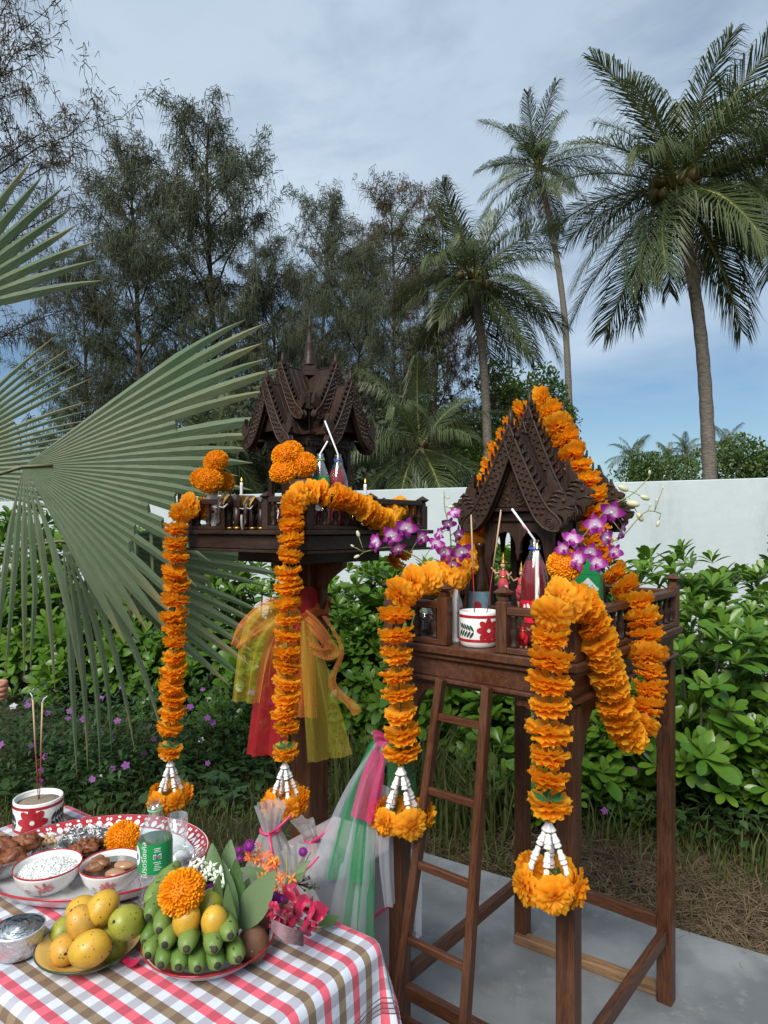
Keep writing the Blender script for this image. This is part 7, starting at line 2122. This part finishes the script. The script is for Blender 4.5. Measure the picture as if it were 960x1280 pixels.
net(ss2, 'tail', 'net_green', [at(480, 930, 1.96), at(486, 980, 1.93), at(474, 1020, 1.90)], [at(510, 935, 1.97), at(522, 985, 1.95), at(516, 1040, 1.93)], o, 2, .012)
net(ss2, 'tail', 'net_green', [at(444, 1000, 1.94), at(436, 1080, 1.91), at(424, 1175, 1.90)], [at(470, 1000, 1.92), at(466, 1090, 1.87), at(470, 1180, 1.85)], o, 2, .014, ph=2)
net(ss2, 'tail', 'net_pink', [at(466, 935, 1.95), at(450, 970, 1.90), at(438, 1020, 1.87)], [at(482, 940, 1.94), at(478, 980, 1.88), at(470, 1032, 1.86)], o, 2, .014)
net(ss2, 'bow_loop', 'net_pink', [at(468, 920, 1.97), at(470, 912, 1.95), at(482, 918, 1.94), at(498, 925, 1.95)], [at(468, 936, 1.96), at(474, 934, 1.93), at(484, 934, 1.93), at(498, 930, 1.95)], o, 1, .006)
net(ss2, 'tail', 'net_white', [at(476, 980, 1.92), at(474, 1060, 1.89), at(482, 1136, 1.88)], [at(490, 985, 1.92), at(492, 1060, 1.90), at(496, 1128, 1.90)], o, 1, .010)
net(ss2, 'tail', 'net_white', [at(508, 1010, 2.05), at(516, 1080, 2.04), at(520, 1160, 2.04)], [at(526, 1010, 2.06), at(530, 1080, 2.06), at(524, 1178, 2.06)], o, 1, .010)
m = MB(); lg = rl(-.269, -.386, 0)
m.grid(lambda a, b: V((lg.x + (.040 + .004 * math.sin(a * 29)) * math.cos(a * 2 * PI), lg.y + (.040 + .004 * math.sin(a * 29)) * math.sin(a * 2 * PI), .94 + .05 * b + .015 * math.sin(a * 2 * PI))) - o, 36, 6); m.build('wrap', 'net_pink', ss2)

# ------------------------------------------------------------------ the person whose hand just shows at the edge
pbr('skin', (0.42, 0.20, 0.13), (0.36, 0.16, 0.10), 20, rough=.5, sss=.05)
pbr('shirt', (0.55, 0.53, 0.50), (0.48, 0.46, 0.44), 30, rough=.9)
pbr('trousers', (0.05, 0.06, 0.09), rough=.9)
def skinned(name, mat, chains, parent=None, M=None, sub=2, root=0, **k):
    bm = bmesh.new(); lay = bm.verts.layers.skin.verify(); idx = {}
    def vert(key):
        p, r = key
        kk = tuple(round(c, 4) for c in p)
        if kk not in idx:
            v = bm.verts.new(p); v[lay].radius = (r, r); idx[kk] = v
        return idx[kk]
    first = True
    for ch in chains:
        prev = None
        for key in ch:
            v = vert(key)
            if first: v[lay].use_root = True; first = False
            if prev is not None and prev != v and bm.edges.get((prev, v)) is None: bm.edges.new((prev, v))
            prev = v
    me = bpy.data.meshes.new(name); bm.to_mesh(me); bm.free(); me.materials.append(MAT[mat])
    ob = link(name, me, parent, M, **k)
    ob.modifiers.new('Skin', 'SKIN').use_smooth_shade = True
    sb = ob.modifiers.new('Sub', 'SUBSURF'); sb.levels = sub; sb.render_levels = sub
    return ob
pe = thing('person', 'person in a light shirt at the table end, only a closed hand in view', 'person', (-1.86, 2.20, GZ))
pel = ((0, 0, 1.0), .15)
H0 = at(9, 860, 2.16) - pe.location
sh = lambda s: ((0, s * .19, 1.44), .065)
chains = [[pel, ((0, 0, 1.12), .135), ((0, 0, 1.32), .15), ((0, 0, 1.47), .085), ((.01, 0, 1.54), .055), ((.03, 0, 1.62), .085), ((.025, 0, 1.70), .098), ((.01, 0, 1.76), .075)]]
for s in (-1, 1):
    chains.append([pel, ((0, s * .10, .93), .095), ((.02, s * .11, .52), .060), ((-.01, s * .11, .12), .040), ((.06, s * .12, .07), .038), ((.16, s * .13, .06), .030)])
wr_ = (H0.x - .10, H0.y + .01, H0.z - .01)
chains.append([((0, 0, 1.32), .15), sh(-1), ((.05, -.24, 1.16), .045), ((.20, -.16, 1.04), .038), (wr_, .027), ((H0.x - .045, H0.y, H0.z), .030)])
chains.append([((0, 0, 1.32), .15), sh(1), ((.03, .25, 1.16), .045), ((.20, .22, 1.02), .036), ((.40, .14, 1.05), .026), ((.46, .12, 1.06), .028)])
pc = (H0.x - .045, H0.y, H0.z)
for k, (dz, l) in enumerate(((.022, .95), (.008, 1.0), (-.007, .95), (-.020, .8))):       # curled fingers
    b0 = (pc[0] + .030, pc[1] - .012, pc[2] + dz)
    chains.append([(pc, .030), (b0, .0095), ((b0[0] + .026 * l, b0[1] - .010, b0[2] + .002), .0088), ((b0[0] + .030 * l, b0[1] - .036 * l, b0[2] - .002), .0082), ((b0[0] + .006, b0[1] - .044 * l, b0[2] - .004), .0072)])
chains.append([(pc, .030), ((pc[0] + .010, pc[1] - .028, pc[2] + .026), .0105), ((pc[0] + .034, pc[1] - .046, pc[2] + .026), .0095), ((pc[0] + .050, pc[1] - .050, pc[2] + .016), .008)])
body = skinned('body', 'skin', chains, pe)
skinned('shirt', 'shirt', [[((0, 0, .98), .165), ((0, 0, 1.12), .155), ((0, 0, 1.32), .168), ((0, 0, 1.46), .10)], [((0, 0, 1.32), .168), ((0, -.19, 1.44), .082), ((.03, -.235, 1.24), .068)], [((0, 0, 1.32), .168), ((0, .19, 1.44), .082), ((.02, .24, 1.24), .068)]], pe)
skinned('trousers', 'trousers', [[((0, 0, 1.0), .165), ((0, -.105, .90), .108), ((.02, -.115, .52), .078), ((-.01, -.115, .14), .062)], [((0, 0, 1.0), .165), ((0, .105, .90), .108), ((.02, .115, .52), .078), ((-.01, .115, .14), .062)]], pe)
m = MB(); m.ball((.0, 0, 1.755), (.112, .098, .105), 16, 12, fn=lambda d: 1.0 if d.x < .35 or d.z > .35 else .80); m.build('hair', 'hair_black', pe)
m = MB(); m.ball((.122, 0, 1.675), (.016, .012, .018), 8, 6); m.build('nose', 'skin', pe)
for s in (-1, 1):
    m = MB(); m.ball((.106, s * .034, 1.70), (.008, .014, .008), 8, 6); m.build('eye', 'hair_black', pe)
    m = MB(); m.ball((.02, s * .095, 1.68), (.022, .012, .032), 8, 6); m.build('ear', 'skin', pe)
m = MB(); m.ball((.110, 0, 1.632), (.008, .024, .006), 8, 6); m.build('mouth', 'glaze_pink', pe)
